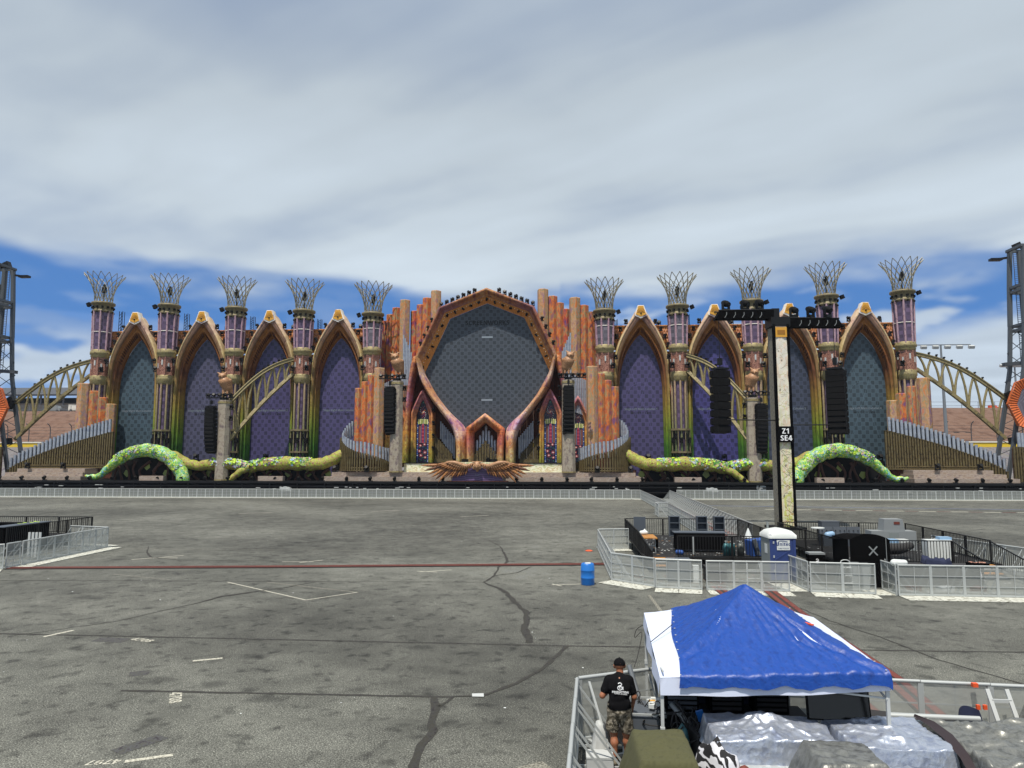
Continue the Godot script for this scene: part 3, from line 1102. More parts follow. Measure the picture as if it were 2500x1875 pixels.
func backdrop():
	for s in [-1, 1]:
		var w := thing("backdrop_wall", ("left" if s < 0 else "right") + " orange corrugated wall behind the columns and arches", "wall")
		for k in 4:
			var xc: float = 18.05 + 11.085 * (k + 0.5)
			for e in [-1, 1]:
				var st := ST()
				var prev := 22.0
				for i in 32:                               # corrugations end on the outer curve of the arch
					var d := 5.55 - i * 0.17
					var yb := 22.0
					for j in A_OUT.size() - 1:
						if d >= A_OUT[j][0] and d <= A_OUT[j + 1][0]:
							yb = lerpf(A_OUT[j][1], A_OUT[j + 1][1], (d - A_OUT[j][0]) / (A_OUT[j + 1][0] - A_OUT[j][0]))
					yb = maxf(yb, 22.0)
					if yb > 25.4:
						break
					var z0 := -1.15 if i % 2 else -1.3
					var z1 := -1.3 if i % 2 else -1.15
					quad(st, Vector3(s * (xc + e * d), prev, z0), Vector3(s * (xc + e * d), 25.7, z0), Vector3(s * (xc + e * (d - 0.17)), 25.7, z1), Vector3(s * (xc + e * (d - 0.17)), yb, z1))
					prev = yb
				box(st, Vector3(s * (xc + e * 3.75), 25.77, -1.3), Vector3(3.6, 0.14, 0.5))
				done("corrugated_panel", st, "corrugated", w)
			var st3 := ST()
			box(st3, Vector3(s * xc, 13.4, -2.85), Vector3(11.0, 17.2, 0.3))
			done("lower_panel", st3, "scale_panel", w)
		# scalloped plates low in the spandrels
		for k in 4:
			var xc: float = s * (18.05 + 11.085 * (k + 0.5))
			for e in [-1, 1]:
				var st := ST()
				for r in 7:
					for c in 6:
						var x: float = xc + e * (2.6 + c * 0.42 + (0.21 if r % 2 else 0.0))
						var y := 24.9 - r * 0.5
						if absf(x - xc) < 2.3 + (25.6 - y) * 0.62 or absf(x - xc) > 4.6:
							continue
						tri(st, Vector3(x - 0.2, y + 0.3, -1.08), Vector3(x + 0.2, y + 0.3, -1.08), Vector3(x, y - 0.28, -0.98))
				kind(done("scallop_plates", st, "scale_panel", w), "stuff")


# ---------------------------------------------------------------- columns
func stage_column(s: int, i: int):
	var x: float = s * (18.05 + 11.085 * i)
	var hc: float = [28.03, 28.63, 29.21, 29.82, 30.33][i]
	var side := "left" if s < 0 else "right"
	var label := "tall banded %s column, %s from the centre screen, with a woven metal crown" % [side, ORD[i]]
	var t := thing("stage_column", label, "column", Vector3(x, 0, 0), 0.0, "crowned columns along the stage")
	paint = ""
	tint = Color.WHITE
	var st := ST()
	shaft(st, 0.98, 0.98, 2.2, 17.4, 8, 2.2, PI / 8)
	done("lower_shaft", st, "panel_violet", t)
	paint = "rib"
	for k in 8:
		var a := TAU * k / 8.0
		st = ST()
		rod(st, Vector3(cos(a) * 1.08, 4.6, sin(a) * 1.08), Vector3(cos(a) * 1.08, 17.3, sin(a) * 1.08), 0.17, 6)
		done("lower_rib", st, "rib_paint", t)
	paint = ""
	st = ST()
	for y in [6.2, 9.55]:
		prism(st, Vector3.ZERO, 1.55, 1.55, y, y + 0.28, 8, PI / 8)
	for k in 8:
		var a := PI / 8 + TAU * k / 8.0
		box(st, Vector3(cos(a) * 1.4, 8.0, sin(a) * 1.4), Vector3(0.12, 3.3, 0.12))
	done("bracket_cage", st, "dark_trim", t)
	st = ST()
	for k in 5:
		var a := 0.5 + k * 0.55
		box(st, Vector3(cos(a) * 1.3, 8.1 + (k % 2) * 0.6, sin(a) * 1.3), Vector3(0.5, 0.8, 0.4))
	done("cage_lamps", st, "black", t)
	st = ST()
	lathe(st, Vector3.ZERO, [Vector2(0.98, 16.9), Vector2(1.3, 17.15), Vector2(1.24, 17.4), Vector2(1.36, 17.6), Vector2(1.36, 18.0), Vector2(1.28, 18.15), Vector2(1.32, 18.35), Vector2(1.1, 18.45)], 16)
	done("lower_ring", st, "gold_trim", t)
	st = ST()
	prism(st, Vector3.ZERO, 1.22, 1.22, 18.3, 21.6, 8, PI / 8, false)
	done("lantern_drum", st, "bronze", t)
	for k in 8:
		var a := PI / 8 + TAU * k / 8.0
		st = ST()
		rod(st, Vector3(cos(a) * 1.22, 18.3, sin(a) * 1.22), Vector3(cos(a) * 1.22, 21.5, sin(a) * 1.22), 0.11, 6)
		done("drum_rib", st, "bronze", t)
	st = ST()
	for k in 8:
		var a := TAU * k / 8.0
		box(st, Vector3(cos(a) * 1.17, 20.4 - (k % 2) * 0.5, sin(a) * 1.17), Vector3(0.18, 0.8, 0.22), Basis(Vector3.UP, -a))
	done("drum_plaques", st, "light_grey", t)
	st = ST()
	lathe(st, Vector3.ZERO, [Vector2(1.2, 21.25), Vector2(1.4, 21.5), Vector2(1.34, 21.7), Vector2(1.5, 21.85), Vector2(1.5, 22.2), Vector2(1.4, 22.35), Vector2(1.42, 22.5), Vector2(1.2, 22.6)], 16)
	done("upper_ring", st, "gold_trim", t)
	st = ST()
	shaft(st, 1.27, 1.42, 22.4, hc - 1.5, 8, 2.2, PI / 8)
	done("upper_shaft", st, "panel_violet" if i > 1 or s < 0 and i > 0 else "panel_grey", t)
	paint = "rib"
	for k in 8:
		var a := PI / 8 + TAU * k / 8.0
		st = ST()
		rod(st, Vector3(cos(a) * 1.28, 22.4, sin(a) * 1.28), Vector3(cos(a) * 1.44, hc - 1.5, sin(a) * 1.44), 0.16, 6)
		done("upper_rib", st, "rib_paint", t)
	paint = ""
	st = ST()
	prism(st, Vector3.ZERO, 1.46, 1.46, 25.4, 25.5, 8, PI / 8)
	done("shaft_band", st, "rib_paint", t)
	st = ST()
	lathe(st, Vector3.ZERO, [Vector2(1.3, hc - 1.75), Vector2(1.56, hc - 1.6), Vector2(1.56, hc - 1.35), Vector2(1.40, hc - 1.25), Vector2(1.46, hc - 0.75), Vector2(1.62, hc - 0.42), Vector2(1.76, hc - 0.34), Vector2(1.76, hc - 0.06), Vector2(1.65, hc), Vector2(0.02, hc)], 18)
	done("capital", st, "dark_trim", t)
	st = ST()
	for k in 12:
		var a := TAU * k / 12.0
		box(st, Vector3(cos(a) * 1.56, hc - 0.9, sin(a) * 1.56), Vector3(0.26, 0.3, 0.3), Basis(Vector3.UP, -a))
		box(st, Vector3(cos(a) * 1.55, hc - 1.66, sin(a) * 1.55), Vector3(0.2, 0.2, 0.2), Basis(Vector3.UP, -a))
	done("capital_lamps", st, "black", t)
	# woven crown: rods that lean both ways round a flaring bell, ending in points
	st = ST()
	var n := 16
	for k in n:
		for d in [-1, 1]:
			var pts := []
			for j in 9:
				var u := j / 8.0
				var a: float = TAU * (k + d * (0.25 + 2.75 * u)) / n
				var r := 1.28 + 0.05 * sin(u * 6.0) + 1.75 * pow(maxf(u - 0.18, 0.0) / 0.82, 1.75)
				pts.append(Vector3(cos(a) * r, hc + 4.55 * u, sin(a) * r))
			tube(st, pts, [0.066, 0.066, 0.064, 0.062, 0.06, 0.058, 0.056, 0.056, 0.055], 4)
	done("woven_crown", st, "basket_metal", t)
	st = ST()
	rod(st, Vector3(0, hc, 0), Vector3(0, hc + 1.7, 0), 0.1, 6)
	box(st, Vector3(0.0, hc + 2.1, 0), Vector3(0.5, 0.95, 0.5))
	box(st, Vector3(0.1, hc + 2.7, 0.1), Vector3(0.34, 0.6, 0.34), Basis(Vector3(0, 0, 1), 0.4))
	done("crown_lamp", st, "black", t)
	st = ST()
	box(st, Vector3(s * 2.1, hc - 0.35, 0.5), Vector3(0.55, 0.6, 0.5), Basis(Vector3(0, 0, 1), 0.4))
	rod(st, Vector3(s * 1.9, hc - 0.1, 0.4), Vector3(s * 2.4, hc - 0.15, 0.4), 0.08, 6)
	done("capital_spot", st, "black", t)
	# small truss stump behind the shaft
	st = ST()
	for e in [[0, 0], [0.55, 0], [0, 0.55], [0.55, 0.55]]:
		bar(st, Vector3(1.55 + e[0], 25.7, -1.9 - e[1]), Vector3(1.55 + e[0], hc - 1.0, -1.9 - e[1]), 0.07)
	for k in 6:
		var y := 25.8 + k * (hc - 27.0) / 6.0
		bar(st, Vector3(1.55, y, -1.9), Vector3(2.1, y + (hc - 27.0) / 6.0, -1.9), 0.05)
	done("truss_stump", st, "black_metal", t)


# ---------------------------------------------------------------- pointed arches with screens
var A_OUT := [[0, 28.4], [0.75, 27.9], [1.35, 26.95], [1.95, 26.0], [2.55, 24.95], [3.1, 23.85], [3.6, 22.6], [3.95, 21.2], [4.1, 19.4], [4.15, 16], [4.2, 10], [4.25, 2.2]]
var A_IN := [[0, 26.9], [0.5, 26.25], [1.0, 25.55], [1.55, 24.75], [2.1, 23.85], [2.6, 22.85], [3.05, 21.7], [3.4, 20.4], [3.62, 18.8], [3.75, 16], [3.8, 10], [3.85, 2.2]]
var A_SCR := [[0, 24.5], [0.45, 24.1], [0.9, 23.55], [1.35, 22.95], [1.8, 22.2], [2.2, 21.35], [2.6, 20.3], [2.95, 19.0], [3.15, 17.5], [3.28, 15.5], [3.33, 10], [3.35, 2.2]]


# a whole outline, left foot to right foot, blended between two half outlines
func outline(a: Array, b: Array, t: float, z: float, cx := 0.0) -> Array:
	var half := []
	for i in a.size():
		half.append(Vector3(lerpf(a[i][0], b[i][0], t), lerpf(a[i][1], b[i][1], t), z))
	half = spline(half, 3)
	var out := []
	for i in range(half.size() - 1, -1, -1):
		out.append(Vector3(cx - half[i].x, half[i].y, z))
	for i in range(1, half.size()):
		out.append(Vector3(cx + half[i].x, half[i].y, z))
	return out


func gothic_arch(s: int, i: int):
	var cx: float = s * (18.05 + 11.085 * (i + 0.5))
	var side := "left" if s < 0 else "right"
	var t := thing("gothic_arch", "pointed arch with a tall screen, %s %s of the centre piece, between two columns" % [ORD[i], side], "arch", Vector3(cx, 0, 0), 0.0, "pointed arches along the stage")
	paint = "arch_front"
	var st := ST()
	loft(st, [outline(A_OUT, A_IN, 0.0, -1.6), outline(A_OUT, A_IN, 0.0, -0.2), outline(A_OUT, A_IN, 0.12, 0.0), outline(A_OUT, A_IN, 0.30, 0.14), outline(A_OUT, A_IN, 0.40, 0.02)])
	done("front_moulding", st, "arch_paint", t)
	paint = "arch_mid"  # darker inner half: shading of the moulding put into its colours
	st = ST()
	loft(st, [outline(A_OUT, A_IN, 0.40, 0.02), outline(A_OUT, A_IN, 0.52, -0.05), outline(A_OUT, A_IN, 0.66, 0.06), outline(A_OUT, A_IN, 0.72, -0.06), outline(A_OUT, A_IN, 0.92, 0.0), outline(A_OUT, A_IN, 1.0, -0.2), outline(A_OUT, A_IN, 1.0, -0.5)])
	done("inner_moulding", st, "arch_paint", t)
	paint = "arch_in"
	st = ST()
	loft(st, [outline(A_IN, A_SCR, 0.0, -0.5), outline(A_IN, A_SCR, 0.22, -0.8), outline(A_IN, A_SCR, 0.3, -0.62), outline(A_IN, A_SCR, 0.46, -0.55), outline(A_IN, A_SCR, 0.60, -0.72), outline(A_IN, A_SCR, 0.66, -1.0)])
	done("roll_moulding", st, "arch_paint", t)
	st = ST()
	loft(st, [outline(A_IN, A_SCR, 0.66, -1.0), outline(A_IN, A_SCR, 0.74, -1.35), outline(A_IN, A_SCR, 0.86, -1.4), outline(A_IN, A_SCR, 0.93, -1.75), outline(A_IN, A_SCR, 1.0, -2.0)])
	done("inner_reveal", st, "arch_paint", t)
	# toothed frieze under the point
	st = ST()
	for e in [-1, 1]:
		for k in 15:
			var u := 0.5 + k * 0.40
			var j := int(u)
			var p := Vector2(lerpf(A_IN[j][0], A_IN[j + 1][0], u - j), lerpf(A_IN[j][1], A_IN[j + 1][1], u - j))
			var q := Vector2(lerpf(A_SCR[j][0], A_SCR[j + 1][0], u - j), lerpf(A_SCR[j][1], A_SCR[j + 1][1], u - j))
			var a := p.lerp(q, 0.50)
			var b := p.lerp(q, 0.80)
			bar(st, Vector3(e * a.x, a.y, -0.62), Vector3(e * b.x, b.y, -1.28), 0.10, 0.16)
	done("toothed_frieze", st, "wood_dark", t)
	paint = ""
	st = ST()
	var poly := PackedVector2Array()
	for p in outline(A_IN, A_SCR, 1.0, 0.0):
		poly.append(Vector2(p.x, p.y))
	slab(st, poly, -2.2, -2.02, Rect2(-3.35, 4.7, 6.7, 19.9))
	var shade: String = [["screen_violet", "screen_violet", "screen_grey_violet", "screen_teal"], ["screen_violet", "screen_blue_violet", "screen_slate", "screen_teal"]][0 if s < 0 else 1][i]
	done("screen", st, shade, t)
	words("Stage %s Main Column %d" % ["Right" if s < 0 else "Left", i + 1], 0.33, "screen_text", t, Vector3(0, 12.95, -2.0), Vector3.ZERO, "screen_caption")
	words("W 576 X H 1536", 0.33, "screen_text_dark", t, Vector3(0, 12.35, -2.0), Vector3.ZERO, "screen_size_text")
	st = ST()
	slab(st, PackedVector2Array([Vector2(-0.98, 27.15), Vector2(-0.45, 28.72), Vector2(0.45, 28.72), Vector2(0.98, 27.15), Vector2(0, 26.7)]), -1.0, 0.22)
	done("keystone", st, "arch_paint", t)
	st = ST()
	slab(st, PackedVector2Array([Vector2(-0.78, 27.3), Vector2(-0.36, 28.6), Vector2(0.36, 28.6), Vector2(0.78, 27.3), Vector2(0, 26.95)]), 0.22, 0.3)
	done("sunburst_plate", st, "sunburst_gold", t)
	st = ST()
	for k in 9:
		var a := PI * (k + 0.5) / 9.0
		bar(st, Vector3(cos(a) * 0.25, 27.5 + sin(a) * 0.25, 0.31), Vector3(cos(a) * 0.62, 27.5 + sin(a) * 0.8, 0.31), 0.06, 0.04)
	done("sun_rays", st, "ray_brown", t)
	st = ST()
	lathe(st, Vector3(0, 27.5, 0.32), [Vector2(0.01, -0.13), Vector2(0.13, -0.08), Vector2(0.17, 0), Vector2(0.13, 0.08), Vector2(0.01, 0.13)], 10)
	done("eye_lamp", st, "black_metal", t)


# ---------------------------------------------------------------- centre piece
func pl(a: Array, z: float, per := 6) -> Array:
	var out := []
	for i in a.size() - 1:
		for k in per:
			var f := float(k) / per
			out.append(Vector3(lerpf(a[i][0], a[i + 1][0], f), lerpf(a[i][1], a[i + 1][1], f), z))
	out.append(Vector3(a[-1][0], a[-1][1], z))
	return out


func mixp(a: Array, b: Array, t: float) -> Array:
	var out := []
	for i in a.size():
		out.append([lerpf(a[i][0], b[i][0], t), lerpf(a[i][1], b[i][1], t)])
	return out


func flip(rows: Array, s: int) -> Array:
	if s > 0:
		return rows
	var out := []
	for r in rows:
		var q := []
		for p in r:
			q.append(Vector3(-p.x, p.y, p.z))
		out.append(q)
	return out


func pointed(half: float, base: float, spring: float, apex: float, z: float, cx := 0.0) -> Array:
	var h := [Vector3(0, apex, 0)]
	for k in range(1, 9):
		var t := k / 8.0
		h.append(Vector3(half * sin(t * PI * 0.5), spring + (apex - spring) * (1.0 - pow(sin(t * PI * 0.5), 1.55)) * (1.0 - 0.12 * sin(t * PI)), 0))
	h[-1] = Vector3(half, spring, 0)
	for k in 6:
		h.append(Vector3(half, lerpf(spring, base, (k + 1) / 6.0), 0))
	var out := []
	for i in range(h.size() - 1, -1, -1):
		out.append(Vector3(cx - h[i].x, h[i].y, z))
	for i in range(1, h.size()):
		out.append(Vector3(cx + h[i].x, h[i].y, z))
	return out


func centre_piece():
	var t := thing("centre_screen_frame", "huge eight-sided centre screen in a thick purple and orange sculpted frame", "stage set")
	var O := [[-11.05, 20.4], [-7.35, 28.5], [0, 31.5], [7.35, 28.5], [11.05, 20.4]]
	var I := [[-10.25, 20.4], [-6.82, 28.05], [0, 30.65], [6.82, 28.05], [10.25, 20.4]]
	var S := [[-9.6, 18.7], [-5.78, 27.0], [0, 29.35], [5.78, 27.0], [9.6, 18.7]]
	paint = "frame"
	var st := ST()
	loft(st, [pl(O, -1.4), pl(O, 1.5), pl(mixp(O, I, 0.15), 1.95), pl(mixp(O, I, 0.45), 2.15), pl(mixp(O, I, 0.75), 1.95), pl(mixp(O, I, 1.0), 1.5)])
	done("outer_moulding", st, "frame_paint", t)
	st = ST()
	loft(st, [pl(I, 1.5), pl(mixp(I, S, 0.12), 1.2), pl(mixp(I, S, 0.2), 1.25), pl(mixp(I, S, 0.3), 1.1)])
	done("inner_moulding", st, "frame_paint", t)
	paint = ""
	st = ST()
	loft(st, [pl(mixp(I, S, 0.3), 1.1), pl(S, 0.05)], false)
	done("plank_soffit", st, "soffit_wood", t)
	var sof := pl(mixp(I, S, 0.5), 0.95, 16)
	st = ST()
	for k in sof.size():
		lathe(st, sof[k], [Vector2(0.01, -0.07), Vector2(0.07, 0), Vector2(0.01, 0.07)], 6)
	kind(done("bulb_string", st, "bulb", t), "stuff")
	var lamp_line := pl(mixp(I, S, 0.66), 0.9, 5)
	for k in lamp_line.size():
		st = ST()
		box(st, lamp_line[k], Vector3(0.26, 0.46, 0.34), Basis(Vector3(0, 0, 1), k * 0.6))
		done("soffit_lamp", st, "black", t)
	# screen
	st = ST()
	var poly := PackedVector2Array()
	for p in [[-9.6, 18.7], [-5.78, 27.0], [0, 29.35], [5.78, 27.0], [9.6, 18.7], [8.2, 15.5], [6.1, 12.7], [3.9, 10.6], [2.6, 9.4], [-2.6, 9.4], [-3.9, 10.6], [-6.1, 12.7], [-8.2, 15.5]]:
		poly.append(Vector2(p[0], p[1]))
	slab(st, poly, -0.2, 0.0, Rect2(-9.75, 9.2, 19.5, 20.3))
	done("screen", st, "screen_centre", t)
	words("SCREENWORKS", 0.72, "screen_text_dark", t, Vector3(0, 26.3, 0.03), Vector3.ZERO, "screen_lettering", 0.02, true)
	for y in [24.05, 14.3]:
		st = ST()
		box(st, Vector3(0, y, 0.02), Vector3(1.7, 0.26, 0.03))
		done("caption_bar", st, "screen_text", t)
	# dark planked back of the lower half
	st = ST()
	for k in 24:
		var x := -11.6 + k * 1.01
		var d := absf(x)
		var top := 20.3 if d > 9.0 else 17.8 if d > 8 else 15.0 if d > 6.4 else 12.0 if d > 4.6 else 9.8
		box(st, Vector3(x, (4.7 + top) * 0.5, -0.75), Vector3(0.98, top - 4.7, 0.3))
	done("back_planks", st, "wood_dark", t)
	# sweeping front legs and side legs
	var P := [[10.75, 20.9], [10.25, 18.6], [9.85, 17.1], [8.65, 14.8], [6.65, 12.1], [5.1, 10.0], [4.5, 7.7], [4.4, 4.7]]
	var R := [[10.5, 20.8], [9.98, 18.6], [9.5, 17.2], [8.15, 15.0], [6.1, 12.5], [4.55, 10.05], [3.75, 7.7], [3.85, 4.7]]
	var Q := [[10.1, 20.5], [9.6, 18.6], [9.15, 17.6], [7.6, 14.9], [5.55, 12.35], [3.25, 10.0], [3.0, 7.5], [2.95, 4.7]]
	for s in [-1, 1]:
		paint = "leg"
		st = ST()
		var rows := [sp2(P, 0.0), sp2(P, 2.0), sp2(mixp(P, R, 0.35), 2.9), sp2(R, 3.15), sp2(mixp(R, Q, 0.15), 3.0), sp2(mixp(R, Q, 0.22), 2.6), sp2(mixp(R, Q, 0.6), 2.3), sp2(Q, 1.5), sp2(Q, 0.1)]
		loft(st, flip(rows, s))
		done("sweeping_leg", st, "frame_paint", t)
		paint = "side_leg"
		st = ST()
		var U := [[11.05, 20.6], [11.5, 19.8], [11.95, 16.5], [12.25, 13.0], [12.4, 4.7]]
		var V := [[10.35, 19.9], [10.75, 18.9], [11.3, 16.5], [11.62, 13.0], [11.75, 4.7]]
		rows = [sp2(U, -0.5), sp2(U, 1.7), sp2(mixp(U, V, 0.25), 2.2), sp2(mixp(U, V, 0.7), 2.2), sp2(V, 1.7), sp2(V, -0.5)]
		loft(st, flip(rows, s))
		done("side_leg", st, "frame_paint", t)
		st = ST()
		lathe(st, Vector3(s * 10.75, 20.35, 1.3), [Vector2(0.01, -0.75), Vector2(0.55, -0.5), Vector2(0.75, 0), Vector2(0.55, 0.5), Vector2(0.01, 0.75)], 12)
		done("corner_knuckle", st, "frame_paint", t)
	paint = ""
	# small moving heads along the roof of the frame, each its own fixture
	for k in 14:
		var e := -1 if k < 7 else 1
		var u := (k % 7) / 6.0
		var x := e * lerpf(1.9, 7.1, u)
		var y := 31.5 - absf(x) * 0.408
		lamp_at(Vector3(x, y + 0.05, 0.8), rng.randf_range(-0.6, 0.6), ("left" if e < 0 else "right") + " roof edge of the centre frame, " + nth(k % 7 + 1) + " black moving head from its peak", "lights on the centre frame roof", 1.05)
	for e in [-1, 1]:
		for k in 4:
			var f := k / 3.0
			lamp_at(Vector3(e * lerpf(8.5, 10.2, f), lerpf(26.3, 22.6, f), 0.9), e * 1.2, nth(k + 1) + " black lamp from the top on the %s slope of the centre frame" % ("left" if e < 0 else "right"), "lights on the centre frame sides", 0.95)
	# windows
	for s in [-1, 1]:
		for k in 2:
			var cx: float = s * (9.72 if k == 0 else 13.88)
			var top := 15.85 if k == 0 else 14.8
			var side := "left" if s < 0 else "right"
			var w := thing("stained_window", "%s stained-glass lancet window %s the centre screen, framed in purple and ochre" % [("inner" if k == 0 else "outer") + " " + side, "beside" if k == 0 else "farther from"], "window", Vector3(cx, 0, 0.0), 0.0, "stained-glass windows")
			paint = "side_leg"
			st = ST()
			var dz := 0.0 if k == 0 else -0.3
			loft(st, [pointed(1.72, 4.7, top - 3.6, top, -0.6 + dz), pointed(1.72, 4.7, top - 3.6, top, 1.4 + dz), pointed(1.6, 4.7, top - 3.6, top - 0.18, 1.75 + dz), pointed(1.42, 4.7, top - 3.7, top - 0.5, 1.8 + dz), pointed(1.32, 4.7, top - 3.7, top - 0.7, 1.5 + dz), pointed(1.2, 4.7, top - 3.8, top - 1.0, 1.3 + dz), pointed(1.05, 4.7, top - 3.9, top - 1.25, 1.35 + dz), pointed(0.96, 4.7, top - 4.0, top - 1.5, 0.95 + dz)])
			done("frame", st, "frame_paint", w)
			paint = ""
			st = ST()
			poly = PackedVector2Array()
			for p in pointed(0.95, 4.75, top - 4.0, top - 1.52, 0):
				poly.append(Vector2(p.x, p.y))
			slab(st, poly, 0.72 + dz, 0.8 + dz, Rect2(-0.95, 4.75, 1.9, top - 6.27))
			done("glass", st, "stained_glass", w)
	# little porch with organ pipes
	var h := thing("organ_porch", "small gabled porch with silver and brown organ pipes under the centre screen", "porch", Vector3(0, 0, 0))
	var PO := [[-2.68, 4.7], [-2.78, 9.95], [0, 12.1], [2.78, 9.95], [2.68, 4.7]]
	var PI2 := [[-1.72, 4.7], [-1.8, 9.2], [0, 10.75], [1.8, 9.2], [1.72, 4.7]]
	paint = "porch"
	st = ST()
	loft(st, [pl(PO, 0.2), pl(PO, 2.8), pl(mixp(PO, PI2, 0.15), 3.15), pl(mixp(PO, PI2, 0.45), 3.15), pl(mixp(PO, PI2, 0.62), 2.85), pl(PI2, 2.3), pl(PI2, 0.3)])
	done("gable_frame", st, "frame_paint", h)
	paint = ""
	st = ST()
	box(st, Vector3(0, 7.6, 0.35), Vector3(3.7, 5.8, 0.2))
	done("back_board", st, "wood_dark", h)
	for k in 7:
		st = ST()
		var x := -1.35 + k * 0.45
		var y := 10.35 - absf(k - 3) * 0.72
		rod(st, Vector3(x, 5.0, 1.0), Vector3(x, y - 0.25, 1.0), 0.2, 8)
		rod(st, Vector3(x, y - 0.25, 1.0), Vector3(x, y, 1.0), 0.2, 8, 0.05)
		done("silver_pipe", st, "silver_pipe", h)
	for k in 9:
		st = ST()
		var x := -1.64 + k * 0.41
		var y := 7.95 - absf(k - 4) * 0.5
		box(st, Vector3(x, (4.7 + y) * 0.5, 1.65), Vector3(0.3, y - 4.7, 0.3))
		box(st, Vector3(x, y, 1.65), Vector3(0.38, 0.14, 0.38))
		done("brown_pipe", st, "brown_pipe", h)
	# organ stops between legs and windows
	for s in [-1, 1]:
		var o := thing("organ_stop", "fan of silver pipes over brown ones between the %s sweeping leg and window" % ("left" if s < 0 else "right"), "organ pipes", Vector3(0, 0, 0))
		for k in 9:
			st = ST()
			var f := k / 8.0
			var x: float = s * lerpf(7.05, 4.95, f)
			var y := lerpf(11.0, 8.6, f)
			rod(st, Vector3(x, lerpf(8.3, 5.4, f), 0.2), Vector3(x, y, 0.2), 0.13, 8)
			done("silver_pipe", st, "silver_pipe", o)
		for k in 11:
			st = ST()
			var f := k / 10.0
			var x: float = s * lerpf(7.75, 5.3, f)
			var y := lerpf(8.7, 6.2, f)
			box(st, Vector3(x, (4.72 + y) * 0.5, 0.55), Vector3(0.18, y - 4.72, 0.18))
			done("brown_pipe", st, "brown_pipe", o)
		st = ST()
		box(st, Vector3(s * 6.5, 5.0, 0.68), Vector3(2.9, 0.55, 0.14))
		done("base_board", st, "brown_pipe", o)
		for k in 4:
			lamp_at(Vector3(s * 7.95, 6.6 + k * 1.9, 1.6), s * 0.5, nth(k + 1) + " black lamp from below on the %s window jamb facing the organ stop" % ("left" if s < 0 else "right"), "lamps on the window jambs", 0.8)


func sp2(a: Array, z: float) -> Array:
	var v := []
	for p in a:
		v.append(Vector3(p[0], p[1], z))
	return spline(v, 5)


# ---------------------------------------------------------------- organ pipes
func pipe_block(called: String, label: String, list: Array, m: Array):
	var t := thing(called, label, "organ pipes")
	var k := 0
	for p in list:                                     # [x, z, base, top, radius]
		var st := ST()
		var r: float = p[4]
		var c := Vector3(p[0], 0, p[1])
		c.z -= 0.28 * (k % 4)
		prism(st, c, r, r, p[2], float(p[3]) - 0.1, 6, 0.28, false)
		prism(st, c, r, r - 0.09, float(p[3]) - 0.1, p[3], 6, 0.28)
		var wp := done("wide_pipe", st, m[k % m.size()], t)
		st = ST()
		for e in [2, 0]:                                # one paler facet and a thin pale edge
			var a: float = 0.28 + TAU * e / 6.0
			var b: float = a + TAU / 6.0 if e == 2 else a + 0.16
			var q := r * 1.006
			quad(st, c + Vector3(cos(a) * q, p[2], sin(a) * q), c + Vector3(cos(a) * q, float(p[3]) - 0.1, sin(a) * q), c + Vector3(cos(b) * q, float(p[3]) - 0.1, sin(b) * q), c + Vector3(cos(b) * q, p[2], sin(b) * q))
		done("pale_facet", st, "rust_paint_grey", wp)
		k += 1


func pipe_groups():
	for s in [-1, 1]:
		var side := "left" if s < 0 else "right"
		var l := []
		for q in [[8.35, 31.3, 0.9], [9.85, 30.3, 0.8], [10.85, 29.3, 0.8], [11.85, 28.35, 0.8], [13.25, 29.9, 0.9], [14.65, 28.8, 0.8], [15.65, 27.8, 0.8], [16.6, 26.85, 0.7]]:
			l.append([s * (float(q[0]) * 1.025), -2.9 + (0.25 if q[2] > 0.8 else 0.0), 4.0, 5.36 + (float(q[1]) - 5.36) * 1.03, q[2]])
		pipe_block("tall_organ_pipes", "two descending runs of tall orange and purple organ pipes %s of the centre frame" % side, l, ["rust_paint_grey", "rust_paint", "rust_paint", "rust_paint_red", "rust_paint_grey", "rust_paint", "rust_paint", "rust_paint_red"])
		l = []
		for q in [[15.9, 18.9, 0.88], [17.15, 17.85, 0.66], [18.15, 16.9, 0.66], [19.2, 15.95, 0.68]]:
			l.append([s * float(q[0]), 3.5, 3.4, q[1], q[2]])
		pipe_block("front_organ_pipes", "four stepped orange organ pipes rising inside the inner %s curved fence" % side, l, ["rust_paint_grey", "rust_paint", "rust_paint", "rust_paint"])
		l = []
		for q in [[64.1, 17.15, 1.0], [62.5, 15.98, 0.8], [61.3, 14.95, 0.8], [60.05, 13.95, 0.8]]:
			l.append([s * float(q[0]), 0.8, 2.2, q[1], q[2]])
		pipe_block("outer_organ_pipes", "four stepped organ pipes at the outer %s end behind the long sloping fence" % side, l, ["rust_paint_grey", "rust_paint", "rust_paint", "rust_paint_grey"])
		# silver side pipes next to the frame's corner and above the outer window
		var t := thing("silver_side_pipes", "cluster of thin silver pipes beside the %s corner of the centre frame" % side, "organ pipes")
		for k in 6:
			var st := ST()
			var x: float = s * (11.6 + k * 0.24)
			rod(st, Vector3(x, 16.5, 1.2), Vector3(x, 21.6 + k * 0.55, 1.2), 0.12, 8)
			done("silver_pipe", st, "silver_pipe", t)
		t = thing("silver_window_pipes", "row of thin silver pipes above the outer %s stained window" % side, "organ pipes")
		for k in 11:
			var st := ST()
			var x: float = s * (12.95 + k * 0.27)
			rod(st, Vector3(x, 12.5 - k * 0.1, 0.9), Vector3(x, 18.2 - k * 0.13, 0.9), 0.125, 8)
			done("silver_pipe", st, "silver_pipe", t)


